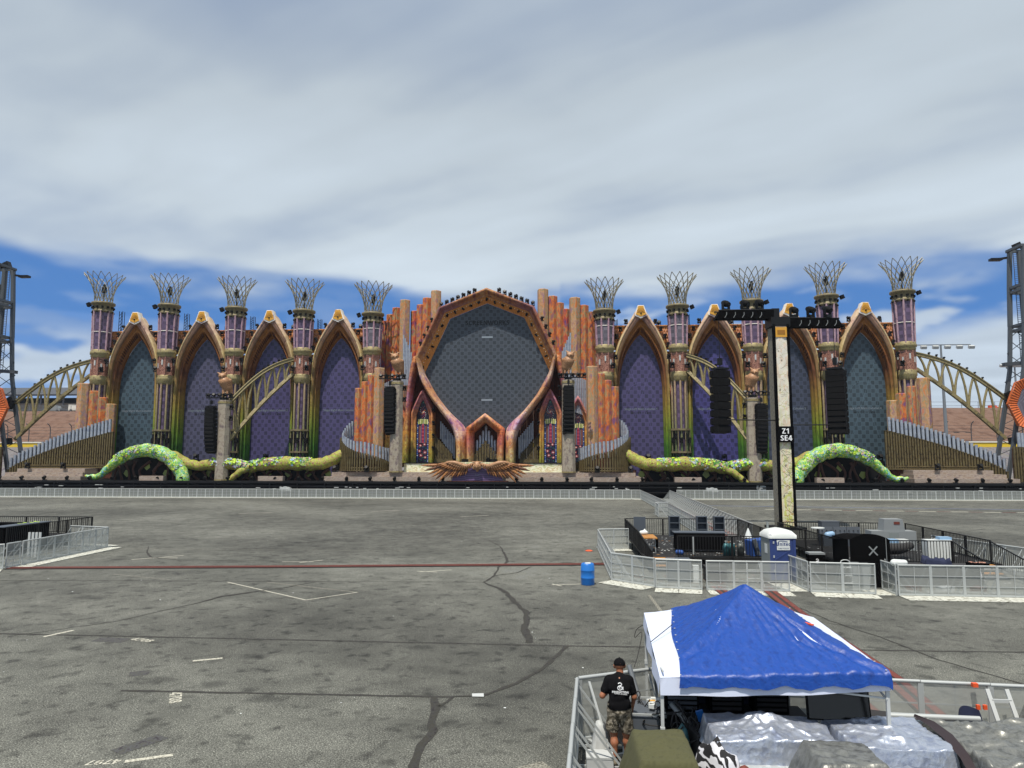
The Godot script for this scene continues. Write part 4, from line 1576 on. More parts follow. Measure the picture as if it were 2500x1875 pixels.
func pipe_fences():
	for s in [-1, 1]:
		var side := "left" if s < 0 else "right"
		var t := thing("curved_organ_fence", "inner %s curved fence of silver pipes above brown slats" % side, "organ fence", Vector3(s * 17.35, 0, 4.0))
		for k in 25:
			var th := deg_to_rad(lerpf(18, 232, k / 24.0))
			var dg := rad_to_deg(th)
			var x: float = -s * cos(th) * 3.55
			var z := sin(th) * 3.55
			var top := 6.9 + 0.9 * sm01(18, 95, dg) + 1.0 * sm01(95, 160, dg) + 2.5 * sm01(150, 232, dg)
			var st := ST()
			rod(st, Vector3(x, top - 2.3, z), Vector3(x, top, z), 0.2, 8)
			done("silver_pipe", st, "silver_pipe", t)
		for k in 38:
			var th := deg_to_rad(lerpf(2, 205, k / 37.0))
			var dg := rad_to_deg(th)
			var x: float = -s * cos(th) * 3.9
			var z := sin(th) * 3.9
			var top := 4.7 + 1.5 * sm01(0, 95, dg) + 2.3 * sm01(80, 185, dg)
			var st := ST()
			box(st, Vector3(x, (3.55 + top) * 0.5, z), Vector3(0.2, top - 3.55, 0.26), Basis(Vector3.UP, atan2(x, z)))
			done("brown_slat", st, "brown_pipe", t)
		var st2 := ST()
		for y in [3.65, 4.0]:
			var pts := []
			for k in 30:
				var th := deg_to_rad(lerpf(2, 205, k / 29.0))
				pts.append(Vector3(-s * cos(th) * 3.86, y, sin(th) * 3.86))
			tube(st2, pts, [0.1], 4)
		done("base_rail", st2, "brown_pipe", t)
		st2 = ST()
		var in_rows := [[], []]
		for k in 30:
			var th := deg_to_rad(lerpf(2, 205, k / 29.0))
			var top := 4.5 + 1.5 * sm01(0, 95, rad_to_deg(th)) + 2.2 * sm01(80, 185, rad_to_deg(th))
			in_rows[0].append(Vector3(-s * cos(th) * 3.7, 3.5, sin(th) * 3.7))
			in_rows[1].append(Vector3(-s * cos(th) * 3.7, top, sin(th) * 3.7))
		loft(st2, in_rows)
		done("backing", st2, "wood_dark", t)
		# long sloping fence at the outer end
		t = thing("sloping_organ_fence", "long sloping fence of silver pipes above brown slats at the outer %s end" % side, "organ fence")
		for k in 27:
			var f := k / 26.0
			var x: float = s * lerpf(72.9, 58.2, f)
			var z := 4.0 - 1.2 * sin(f * PI * 0.5)
			var top := lerpf(5.45, 11.35, pow(f, 0.86)) + 0.35 * sin(f * PI)
			var st := ST()
			rod(st, Vector3(x, top - 2.0, z), Vector3(x, top, z), 0.22, 8)
			done("silver_pipe", st, "silver_pipe", t)
		for k in 44:
			var f := k / 43.0
			var x: float = s * lerpf(72.9, 57.4, f)
			var z := 4.45 - 1.2 * sin(f * PI * 0.5)
			var top := lerpf(3.6, 9.35, pow(f, 0.8)) + 0.3 * sin(f * PI)
			var bot := 2.2 if f < 0.14 else 3.85
			var st := ST()
			box(st, Vector3(x, (bot + top) * 0.5, z), Vector3(0.22, top - bot, 0.3))
			box(st, Vector3(x, top, z), Vector3(0.28, 0.12, 0.36))
			done("brown_slat", st, "brown_pipe", t)
		st2 = ST()
		for y in [3.95, 4.3]:
			bar(st2, Vector3(s * 70.8, y, 4.3), Vector3(s * 57.4, y, 3.2), 0.2)
		done("base_rail", st2, "brown_pipe", t)
		st2 = ST()
		var r2 := [[], []]
		for k in 20:
			var f := k / 19.0
			r2[0].append(Vector3(s * lerpf(72.9, 57.4, f), 2.3, 4.2 - 1.2 * sin(f * PI * 0.5)))
			r2[1].append(Vector3(s * lerpf(72.9, 57.4, f), lerpf(3.4, 9.1, pow(f, 0.8)), 4.15 - 1.2 * sin(f * PI * 0.5)))
		loft(st2, r2)
		done("backing", st2, "wood_dark", t)
		st2 = ST()
		var r3 := [[], []]
		for k in 20:
			var f := k / 19.0
			r3[0].append(Vector3(s * lerpf(72.9, 58.2, f), 2.6, 3.72 - 1.2 * sin(f * PI * 0.5)))
			r3[1].append(Vector3(s * lerpf(72.9, 58.2, f), lerpf(5.2, 11.1, pow(f, 0.86)) + 0.35 * sin(f * PI), 3.72 - 1.2 * sin(f * PI * 0.5)))
		loft(st2, r3)
		done("pipe_backing", st2, "black_cloth", t)
		# the next fence, cut by the edge of the picture
		t = thing("edge_organ_fence", "tall organ fence cut off by the %s edge of the picture" % side, "organ fence")
		for k in 16:
			var x: float = s * (74.3 + k * 0.46)
			var top := 9.0 - k * 0.05
			var st := ST()
			rod(st, Vector3(x, top - 2.6, 5.2), Vector3(x, top, 5.2), 0.22, 8)
			done("silver_pipe", st, "silver_pipe", t)
		for k in 22:
			var x: float = s * (73.2 + k * 0.36)
			var top := 7.1 - k * 0.03
			var st := ST()
			box(st, Vector3(x, (2.2 + top) * 0.5, 5.8), Vector3(0.22, top - 2.2, 0.3))
			done("brown_slat", st, "brown_pipe", t)
		st2 = ST()
		box(st2, Vector3(s * 77.2, 4.5, 5.5), Vector3(8.2, 4.6, 0.1))
		done("backing", st2, "wood_dark", t)


# ---------------------------------------------------------------- lamps
var lamp_mesh: ArrayMesh
var flood_mesh: ArrayMesh


func lamp_at(p: Vector3, turn: float, label: String, group: String, scale := 1.0, flood := false):
	if lamp_mesh == null:
		var st := ST()
		box(st, Vector3(0, 0.08, 0), Vector3(0.5, 0.16, 0.42))
		for e in [-0.24, 0.24]:
			box(st, Vector3(e, 0.42, 0), Vector3(0.07, 0.62, 0.22))
		tube(st, [Vector3(0, 0.38, -0.24), Vector3(0, 0.5, 0.02), Vector3(0, 0.64, 0.3)], [0.15, 0.21, 0.19], 8)
		lamp_mesh = shape(st)
		st = ST()
		box(st, Vector3(0, 0.05, 0), Vector3(0.5, 0.1, 0.4))
		box(st, Vector3(0, 0.3, 0.0), Vector3(0.1, 0.5, 0.1))
		tube(st, [Vector3(0, 0.3, 0.26), Vector3(0, 0.52, -0.1)], [0.27, 0.2], 8)
		flood_mesh = shape(st)
	var o := put("flood_lamp" if flood else "moving_head_lamp", flood_mesh if flood else lamp_mesh, "black_metal", self, p)
	o.scale = Vector3.ONE * scale
	o.rotation.y = turn
	tag(o, label, "stage light", group)


func stage_lights():
	for k in 44:
		var x := -74.2 + k * 3.45
		lamp_at(Vector3(x, 2.17, 8.55), 0.3 * sin(k * 2.1), "small black flood lamp, %s from the left along the stage's front edge" % nth(k + 1), "flood lamps on the stage's front edge", 1.0, true)
	for s in [-1, 1]:
		var side := "left" if s < 0 else "right"
		for i in 4:
			var cx: float = s * (18.05 + 11.085 * (i + 0.5))
			for e in [-1, 1]:
				for q in [[1.9, 26.1], [2.75, 24.95], [3.35, 23.8], [3.8, 22.5]]:
					lamp_at(Vector3(cx + e * (float(q[0]) + 0.3), float(q[1]) - 0.15, -0.6), e * 1.0, "moving head clipped to the edge of the %s arch %s of the centre" % [ORD[i], side], "lights on the edges of the %s arch %s of the centre" % [ORD[i], side], 1.0)
				lamp_at(Vector3(cx + e * 3.95, 20.3, 0.8), e * 0.8, "black lamp pair at the springing of the %s arch %s of the centre" % [ORD[i], side], "lights at the arch springings", 1.0)
				lamp_at(Vector3(cx + e * 4.4, 18.9, 1.2), e * 0.5, "black lamp on the drum beside the %s arch %s of the centre" % [ORD[i], side], "lights beside the column drums", 1.1)
			lamp_at(Vector3(cx + 3.0, 25.8, -2.4), 0.0, "moving head on the orange wall by the %s arch %s of the centre" % [ORD[i], side], "lights on top of the corrugated wall", 1.25)
			lamp_at(Vector3(cx + 0.6, 5.0, 1.0), 0.0, "moving head before the screen of the %s arch %s of the centre" % [ORD[i], side], "lights before the arch screens", 1.4)
			var st := ST()
			box(st, Vector3(cx + 0.6, 3.6, 1.0), Vector3(0.9, 2.9, 0.9))
			tag(done("lamp_plinth", st, "black"), "black plinth under the lamp before the %s arch %s of the centre" % [ORD[i], side], "plinth")
		for k in 2:
			lamp_at(Vector3(s * (68.3 - k * 5.6), 3.82, 6.4), 0.0, "black lamp on the painted steps at the %s end" % side, "lamps on the end steps", 1.2)
			lamp_at(Vector3(s * (20.9 - k * 4.6), 3.42, 8.0) if k == 0 else Vector3(s * 16.3, 3.42, 8.0), 0.0, "black lamp on the step before the inner %s organ fence" % side, "lamps before the inner organ fences", 1.2)


# ---------------------------------------------------------------- owl posts and loudspeakers
func array_speaker(label: String, at: Vector3, n: int, w: float, dz: float, hh: float, yaw: float, lean: float):
	var t := thing("line_array_speaker", label, "loudspeaker", at, yaw, "hung loudspeaker arrays")
	var y := 0.0
	var z := 0.0
	for k in n:
		var ang := -0.012 * k * k * lean
		var st := ST()
		box(st, Vector3(0, y - hh * 0.5, z), Vector3(w, hh * 0.93, dz), Basis(Vector3(1, 0, 0), ang))
		for e in [-1, 1]:
			box(st, Vector3(e * (w * 0.5 + 0.02), y - hh * 0.5, z - dz * 0.35), Vector3(0.06, hh * 0.7, dz * 0.4), Basis(Vector3(1, 0, 0), ang))
		done("cabinet", st, "black", t)
		y -= hh * cos(ang)
		z -= hh * sin(-ang)
	var st2 := ST()
	box(st2, Vector3(0, 0.12, 0), Vector3(w * 0.9, 0.16, dz))
	rod(st2, Vector3(0, 0.1, 0), Vector3(0, 1.1, 0), 0.05, 6)
	box(st2, Vector3(0, 0.7, 0), Vector3(0.3, 0.55, 0.3))
	done("rigging_frame", st2, "black_metal", t)


var owl_mesh: ArrayMesh


func owl_posts():
	paint = ""
	tint = Color.WHITE
	var bones := [
		[Vector3(0.15, 0.95, -0.05), Vector3(-0.05, 1.75, 0.1), 0.66, 0.80], [Vector3(-0.05, 1.75, 0.1), Vector3(-0.25, 2.25, 0.2), 0.74, 0.5],
		[Vector3(0.3, 0.75, -0.2), Vector3(0.85, -0.35, -0.5), 0.46, 0.14], [Vector3(-0.34, 2.62, 0.25), Vector3(-0.2, 2.64, 0.25), 0.5, 0.5],
		[Vector3(-0.55, 2.95, 0.25), Vector3(-1.0, 3.3, 0.3), 0.2, 0.03], [Vector3(0.05, 2.95, 0.25), Vector3(0.45, 3.3, 0.3), 0.2, 0.03],
		[Vector3(-0.48, 2.66, 0.68), Vector3(-0.48, 2.66, 0.72), 0.2, 0.14], [Vector3(-0.08, 2.66, 0.68), Vector3(-0.08, 2.66, 0.72), 0.2, 0.14], [Vector3(-0.28, 2.56, 0.72), Vector3(-0.28, 2.36, 0.85), 0.1, 0.03],
		[Vector3(-0.7, 1.95, 0.15), Vector3(-0.15, 0.55, -0.15), 0.24, 0.12], [Vector3(0.68, 1.9, 0.1), Vector3(0.8, 0.2, -0.35), 0.3, 0.1],
		[Vector3(-0.3, 0.6, 0.2), Vector3(-0.35, 0.0, 0.35), 0.22, 0.14], [Vector3(0.2, 0.6, 0.2), Vector3(0.2, 0.0, 0.35), 0.22, 0.14]]
	owl_mesh = nets(bones, 0.055, 0.07)
	for q in [[-12.35, 16.5, 3.4, 1, "inner left"], [12.35, 16.5, 3.4, -1, "inner right"], [-38.0, 13.85, 2.16, 1, "outer left"], [38.0, 13.85, 2.16, -1, "outer right"]]:
		var x: float = q[0]
		var top: float = q[1]
		var e: float = q[3]
		var nm: String = q[4]
		var p := thing("owl_post", "grey stone-painted square post carrying the %s owl" % nm, "post", Vector3(x, 0, 7.0))
		var st := ST()
		prism(st, Vector3.ZERO, 0.98, 0.92, q[2], top, 8, 0.2)
		done("shaft", st, "stone_post", p)
		st = ST()
		prism(st, Vector3.ZERO, 1.02, 1.02, float(q[2]), float(q[2]) + 0.18, 8, 0.2)
		done("foot_collar", st, "gold_trim", p)
		st = ST()
		prism(st, Vector3.ZERO, 0.98, 0.98, top - 0.5, top - 0.2, 8, 0.2)
		done("head_collar", st, "gold_trim", p)
		st = ST()
		for dz in [0.0, 0.5]:
			for y in [top + 0.35, top + 0.85]:
				bar(st, Vector3(-1.9 + e * -0.6, y, dz), Vector3(1.9 - e * 0.6, y, dz), 0.09)
		for k in 8:
			bar(st, Vector3(-1.8 - e * 0.6 + k * 0.45, top + 0.35, 0.5), Vector3(-1.35 - e * 0.6 + k * 0.45, top + 0.85, 0.5), 0.05)
		box(st, Vector3(0, top + 0.2, 0.2), Vector3(1.0, 0.4, 0.7))
		done("truss_arm", st, "black_metal", p)
		var owl := put("owl_statue", owl_mesh, "owl_bronze", self, Vector3(x + e * 0.15, top + 0.95, 7.0))
		owl.rotation = Vector3(0, 0.3 * e, e * 0.12)
		owl.scale = Vector3(e, 1.0, 1.0)
		tag(owl, "carved brown owl statue perched on the %s post" % nm, "owl statue", "owl statues on posts")
		for k in 5:
			lamp_at(Vector3(x - e * 0.6 - 1.7 + k * 0.85, top + 0.25, 7.6), rng.randf_range(-0.8, 0.8), nth(k + 1) + " black lamp from the left on the truss arm under the %s owl" % nm, "lamps under the owls", 0.95)
		for k in 2:
			lamp_at(Vector3(x + e * 1.15, top - 1.4 - k * 1.6, 7.3), e, ["upper", "lower"][k] + " black lamp on the flank of the %s owl post" % nm, "lamps on the owl post flanks", 0.9)
		array_speaker("black curved loudspeaker array hung before the %s owl post" % nm, Vector3(x - e * (0.75 if absf(x) < 20 else 1.45) if x < 0 else x + (0.05 if absf(x) < 20 else 0.85), top - 1.1, 8.25), 12, 1.45, 0.9, 0.555, -e * 0.12, 0.22)


# ---------------------------------------------------------------- booth with the spread owl
func leaf(a: Vector3, b: Vector3, w: float, th: float, n := 6) -> ArrayMesh:
	var st := ST()
	sm = true
	var d := (b - a)
	var side := d.cross(Vector3(0, 0, 1)).normalized()
	var rows := []
	for i in n + 1:
		var f := float(i) / n
		var hw := w * (0.35 + 0.65 * sin(minf(f * 1.9, 1.0) * PI * 0.5)) * (1.0 - pow(f, 3.5)) + 0.01
		var c := a + d * f + Vector3(0, 0, th * sin(f * PI))
		rows.append([c - side * hw, c - side * hw * 0.5 + Vector3(0, 0, th * 0.7), c + Vector3(0, 0, th), c + side * hw * 0.5 + Vector3(0, 0, th * 0.7), c + side * hw, c - Vector3(0, 0, th * 0.4), c - side * hw])
	loft(st, rows)
	sm = false
	return shape(st)


func owl_booth():
	var b := thing("performer_booth", "performer's booth fronted by a carved bronze owl with widespread feathered wings", "booth", Vector3(-0.35, 0, 9.0))
	var st := ST()
	box(st, Vector3(0, 3.4, -1.0), Vector3(7.4, 2.5, 1.6))
	done("counter", st, "step_paint", b)
	st = ST()
	box(st, Vector3(0, 4.75, -1.0), Vector3(8.2, 0.22, 1.9))
	done("counter_top", st, "marble_band", b)
	st = ST()
	quad(st, Vector3(-3.6, 2.25, 0.0), Vector3(-3.0, 4.1, -0.15), Vector3(3.0, 4.1, -0.15), Vector3(3.6, 2.25, 0.0), Rect2(0, 0, 3.2, 0.9))
	done("front_screen", st, "booth_screen", b)
	st = ST()
	box(st, Vector3(0, 2.2, -0.2), Vector3(8.6, 0.16, 0.8))
	done("sill", st, "wood_dark", b)
	words("Front", 0.2, "screen_text", b, Vector3(0, 3.1, 0.02), Vector3.ZERO, "screen_caption")
	for k in 2:
		st = ST()
		box(st, Vector3(-1.9 + k * 4.1, 5.05, -1.2), Vector3(0.9, 0.5, 0.6), Basis(Vector3(0, 1, 0), 0.3))
		done("monitor_speaker", st, "black", b)
	st = ST()
	lathe(st, Vector3(1.4, 4.9, -1.1), [Vector2(0.35, 0), Vector2(0.36, 0.3), Vector2(0.2, 0.55), Vector2(0.01, 0.6)], 10)
	done("covered_mixer", st, "black_cloth", b)
	# owl head and body
	var bones := [[Vector3(0, 4.45, 0.2), Vector3(0, 4.35, 0.35), 0.58, 0.52], [Vector3(-0.1, 4.75, 0.55), Vector3(-0.72, 5.0, 0.4), 0.14, 0.05], [Vector3(0.1, 4.75, 0.55), Vector3(0.72, 5.0, 0.4), 0.14, 0.05],
		[Vector3(0, 4.5, 0.75), Vector3(0, 4.12, 0.95), 0.12, 0.05], [Vector3(-0.3, 4.3, 0.6), Vector3(-0.42, 4.05, 0.55), 0.26, 0.2], [Vector3(0.3, 4.3, 0.6), Vector3(0.42, 4.05, 0.55), 0.26, 0.2], [Vector3(0, 4.2, 0.2), Vector3(0, 3.75, 0.15), 0.5, 0.22]]
	put("owl_head", nets(bones, 0.045, 0.10), "owl_bronze", b)
	st = ST()
	for e in [-0.27, 0.27]:
		lathe(st, Vector3(e, 4.44, 0.78), [Vector2(0.01, -0.1), Vector2(0.1, 0), Vector2(0.01, 0.1)], 8)
	done("owl_eyes", st, "black_metal", b)
	for s in [-1, 1]:
		for k in 15:                                     # long flight feathers, fanned outwards and down
			var f := k / 14.0
			var root := Vector3(s * lerpf(4.7, 1.3, f), lerpf(4.45, 4.05, f), 0.12)
			var ln := lerpf(3.0, 1.0, pow(f, 0.8))
			var a := lerpf(0.02, 1.25, pow(f, 0.75))
			var tip := root + Vector3(s * cos(a) * ln * 1.1, -sin(a) * ln - 0.30 * sin(f * PI), 0.18 + 0.1 * (k % 2))
			if k < 6:
				tip.y -= k * 0.16
			put("flight_feather", leaf(root, tip, lerpf(0.24, 0.14, f), 0.10), "feather_dark" if k % 3 == 1 else "feather", b)
		for k in 13:                                     # covert feathers
			var f := k / 12.0
			var root := Vector3(s * lerpf(4.3, 0.8, f), lerpf(4.72, 4.5, f) - 0.2 * sin(f * PI), 0.36)
			var a := lerpf(0.15, 1.15, f)
			var ln := lerpf(1.5, 0.7, f)
			put("covert_feather", leaf(root, root + Vector3(s * cos(a) * ln, -sin(a) * ln, 0.12), 0.15, 0.09), "feather", b)
		for k in 12:
			var f := k / 11.0
			var root := Vector3(s * lerpf(3.7, 0.65, f), lerpf(4.95, 4.75, f) - 0.36 * sin(f * PI), 0.5)
			var a := lerpf(0.4, 1.2, f)
			put("small_feather", leaf(root, root + Vector3(s * cos(a) * 0.6, -sin(a) * 0.6, 0.1), 0.12, 0.08), "owl_bronze", b)
		st = ST()
		tube(st, spline([Vector3(s * 0.5, 4.6, 0.3), Vector3(s * 1.7, 4.35, 0.45), Vector3(s * 3.0, 4.75, 0.5), Vector3(s * 4.1, 4.8, 0.4), Vector3(s * 4.8, 4.5, 0.3)], 4), [0.22, 0.22, 0.22, 0.24, 0.26, 0.28, 0.3, 0.3, 0.3, 0.28, 0.26, 0.24, 0.22, 0.2, 0.18, 0.14, 0.1], 8)
		done("wing_edge", st, "owl_bronze", b)


# ---------------------------------------------------------------- buttresses
func buttress(label: String, a: Vector3, b: Vector3, c: Vector3, d: Vector3):
	# a, b: upper and lower end at the column; c, d: upper and lower end away from it
	var t := thing("arched_buttress", label, "buttress", Vector3.ZERO, 0.0, "openwork buttresses")
	var up := []
	var dn := []
	for k in 13:
		var f := k / 12.0
		up.append(a.lerp(c, f) + Vector3(0, 1.15 * sin(f * PI), 0))
		dn.append(b.lerp(d, f) + Vector3(0, 0.5 * sin(f * PI), 0))
	var st := ST()
	for k in 12:
		bar(st, up[k], up[k + 1], 0.46, 0.5)
		bar(st, up[k] + Vector3(0, 0.25, 0), up[k + 1] + Vector3(0, 0.25, 0), 0.12, 0.7)
	done("upper_chord", st, "buttress_paint", t)
	st = ST()
	for k in 12:
		bar(st, dn[k], dn[k + 1], 0.46, 0.5)
	done("lower_chord", st, "buttress_paint", t)
	st = ST()
	for k in 12:
		if k % 2 == 0:
			bar(st, dn[k].lerp(dn[k + 1], 0.2) + Vector3(0, 0.02, 0.27), dn[k].lerp(dn[k + 1], 0.8) + Vector3(0, 0.02, 0.27), 0.3, 0.06)
	kind(done("dark_inlays", st, "dark_trim", t), "stuff")
	for k in 6:
		var f0 := (k + 0.02) / 6.0 * 0.94 + 0.03
		var f1 := (k + 1) / 6.0 * 0.94 + 0.03
		var fm := (k + 0.62) / 6.0 * 0.94 + 0.03
		var foot := b.lerp(d, fm) + Vector3(0, 0.5 * sin(fm * PI), 0)
		st = ST()
		for f in [f0, f1]:
			var head: Vector3 = a.lerp(c, f) + Vector3(0, 1.15 * sin(f * PI), 0)
			var bend: Vector3 = foot.lerp(head, 0.55) + (foot - head) * Vector3(0.18, 0, 0.18)
			tube(st, spline([foot, Vector3(bend.x, bend.y, bend.z), head], 4), [0.24, 0.22, 0.2, 0.19, 0.18, 0.18, 0.18, 0.19, 0.2], 6)
		done("forked_strut", st, "buttress_paint", t)
	for k in 8:
		var f := 0.16 + k * 0.085
		var p: Vector3 = a.lerp(c, f) + Vector3(0, 1.15 * sin(f * PI) + 0.3, 0)
		lamp_at(p, 0.8, nth(k + 1) + " small lamp from the column on the " + label.get_slice(" buttress", 0) + " buttress", "lamps on the " + label.get_slice(" buttress", 0) + " buttress", 0.62)


func buttresses():
	for s in [-1, 1]:
		var side := "left" if s < 0 else "right"
		buttress("outer %s buttress of pale openwork arching from the last column to the edge tower" % side, Vector3(s * 63.6, 20.8, 0.2), Vector3(s * 63.6, 18.6, 0.2), Vector3(s * 75.8, 14.1, 0.4), Vector3(s * 75.4, 8.3, 0.4))
		buttress("inner %s buttress of pale openwork arching from a column to the outer owl post" % side, Vector3(s * 30.3, 20.7, 0.8), Vector3(s * 30.3, 18.4, 0.8), Vector3(s * 37.4, 13.7, 6.4), Vector3(s * 37.3, 8.1, 6.4))


# ---------------------------------------------------------------- flowered serpents
func serpents():
	for s in [-1, 1]:
		var side := "left" if s < 0 else "right"
		var t := thing("flowered_branch", "huge green flower-covered branch arching over dark roots at the %s end, with a pale-tipped tail" % side, "sculpture")
		var c := [Vector3(58.0, 2.75, 8.0), Vector3(57.0, 2.62, 8.0), Vector3(55.8, 2.85, 8.0), Vector3(54.4, 4.1, 8.0), Vector3(52.6, 5.45, 8.0), Vector3(50.6, 6.3, 7.9), Vector3(48.6, 6.5, 7.7), Vector3(46.4, 5.9, 7.6), Vector3(44.8, 4.6, 7.6), Vector3(43.6, 3.1, 7.8), Vector3(43.1, 1.6, 8.0)]
		var rr := [0.16, 0.42, 0.42, 0.6, 0.78, 0.9, 0.98, 1.02, 1.0, 0.92, 0.85]
		t.add_child(limb(c, rr, s, "arching_limb", "serpent_skin"), true)
		c = [Vector3(46.6, 6.0, 7.0), Vector3(45.2, 5.6, 6.9), Vector3(43.6, 4.7, 6.8), Vector3(41.6, 4.25, 6.8), Vector3(39.0, 4.55, 6.9), Vector3(36.4, 4.45, 6.8), Vector3(34.2, 3.95, 6.8), Vector3(32.0, 4.45, 6.9), Vector3(29.0, 4.65, 6.9), Vector3(26.0, 4.55, 6.8), Vector3(23.6, 4.55, 6.6), Vector3(22.0, 5.1, 6.2), Vector3(20.6, 6.0, 5.6)]
		rr = [0.6, 0.75, 0.72, 0.7, 0.88, 0.8, 0.66, 0.85, 0.98, 0.96, 0.85, 0.85, 0.8]
		t.add_child(limb(c, rr, s, "lying_log", "serpent_bark"), true)
		c = [Vector3(33.6, 4.1, 7.3), Vector3(34.9, 3.5, 7.5), Vector3(36.0, 2.6, 7.7), Vector3(36.8, 1.9, 7.9)]
		t.add_child(limb(c, [0.5, 0.5, 0.42, 0.3], s, "side_limb", "serpent_bark"), true)
		# flowers: small tilted petals that stand proud of the skin along the top
		var r := RandomNumberGenerator.new()
		r.seed = 40 + s
		for part in [["blossoms", "light_grey", 160, 0.16], ["yellow_leaves", "lime", 260, 0.2], ["blue_blossoms", "ice_blue", 110, 0.18], ["purple_blossoms", "panel_violet", 120, 0.17], ["green_leaves", "leaf_green", 240, 0.2], ["pink_blossoms", "rose", 90, 0.15]]:
			var st := ST()
			for k in part[2]:
				var log: bool = r.randf() < 0.42
				var f := r.randf_range(0.12, 0.93)
				var pts: Array = [Vector3(54.4, 4.1, 8.0), Vector3(52.6, 5.45, 8.0), Vector3(50.6, 6.3, 7.9), Vector3(48.6, 6.5, 7.7), Vector3(46.4, 5.9, 7.6), Vector3(44.8, 4.6, 7.6), Vector3(43.6, 3.1, 7.8)] if not log else c2()
				var u := f * (pts.size() - 1)
				var j := int(u)
				var q: Vector3 = pts[j].lerp(pts[mini(j + 1, pts.size() - 1)], u - j)
				var ax: Vector3 = (pts[mini(j + 1, pts.size() - 1)] - pts[j]).normalized()
				var out: Vector3 = Vector3(r.randf_range(-0.5, 0.5), r.randf_range(-0.1, 1.0), r.randf_range(0.1, 1.0))
				out = (out - ax * out.dot(ax)).normalized()
				var rad: float = 0.97 if not log else 0.96
				q += out * rad
				var tt := out.cross(Vector3(r.randf(), r.randf(), r.randf())).normalized()
				var bb := out.cross(tt)
				var w: float = part[3] * r.randf_range(0.6, 1.3)
				var m := Vector3(s, 1, 1)
				tri(st, (q - tt * w) * m, (q + bb * w + out * 0.05) * m, (q + tt * w) * m)
				tri(st, (q - tt * w) * m, (q + tt * w) * m, (q - bb * w + out * 0.05) * m)
			kind(done(part[0], st, part[1], t), "stuff")
		# roots and dark hollow under the branch
		var rt := thing("root_screen", "dark tangled roots with green leaded panes under the %s branch" % side, "sculpture")
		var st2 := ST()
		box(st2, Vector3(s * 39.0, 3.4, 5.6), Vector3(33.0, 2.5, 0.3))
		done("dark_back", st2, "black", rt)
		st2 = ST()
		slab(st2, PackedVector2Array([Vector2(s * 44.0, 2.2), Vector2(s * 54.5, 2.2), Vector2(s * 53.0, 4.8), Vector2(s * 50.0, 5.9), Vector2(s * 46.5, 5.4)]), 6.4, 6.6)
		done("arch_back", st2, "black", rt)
		for k in 30:
			var x := 21.8 + k * 1.12
			var hgt := 1.6 if k < 20 else 2.7
			st2 = ST()
			tube(st2, spline([Vector3(s * x, 2.2, 6.0 + (0.9 if k > 19 else 0.0)), Vector3(s * (x + r.randf_range(-0.9, 0.9)), 2.2 + hgt * 0.5, 6.2 + (0.8 if k > 19 else 0.0)), Vector3(s * (x + r.randf_range(-1.2, 1.2)), 2.2 + hgt, 6.1 + (0.6 if k > 19 else 0.0))], 3), [0.24, 0.2, 0.18, 0.17, 0.2, 0.22, 0.26], 6)
			done("root", st2, "root_paint", rt)
		for k in 11:
			var x := 22.6 + k * 3.0
			var y := 3.1 + (1.0 if k > 7 else 0.0) * (k % 2)
			st2 = ST()
			slab(st2, PackedVector2Array([Vector2(s * x - 0.5, y), Vector2(s * x - 0.2, y + 0.55), Vector2(s * x + 0.35, y + 0.5), Vector2(s * x + 0.5, y - 0.1), Vector2(s * x, y - 0.5)]), 5.78 if k < 8 else 6.66, 5.82 if k < 8 else 6.7)
			done("leaded_pane", st2, "leaf_glass", rt)


func c2() -> Array:
	return [Vector3(41.6, 4.25, 6.8), Vector3(39.0, 4.55, 6.9), Vector3(36.4, 4.45, 6.8), Vector3(34.2, 3.95, 6.8), Vector3(32.0, 4.45, 6.9), Vector3(29.0, 4.65, 6.9), Vector3(26.0, 4.55, 6.8), Vector3(23.6, 4.55, 6.6)]


func limb(c: Array, rr: Array, s: int, called: String, m: String) -> MeshInstance3D:
	var pts := []
	for p in c:
		pts.append(Vector3(s * p.x, p.y, p.z))
	var rad := []
	for i in rr.size() - 1:
		for k in 6:
			rad.append(lerpf(rr[i], rr[i + 1], k / 6.0))
	rad.append(rr[-1])
	var st := ST()
	pts = spline(pts, 6)
	for i in pts.size():
		pts[i] += Vector3(0, 0.06 * sin(i * 1.3), 0.06 * cos(i * 0.9))
		rad[i] *= 1.0 + 0.05 * sin(i * 1.7)
	tube(st, pts, rad, 14)
	st.generate_normals()
	var o := MeshInstance3D.new()
	o.name = called
	o.mesh = st.commit()
	o.set_surface_override_material(0, M[m])
	return o


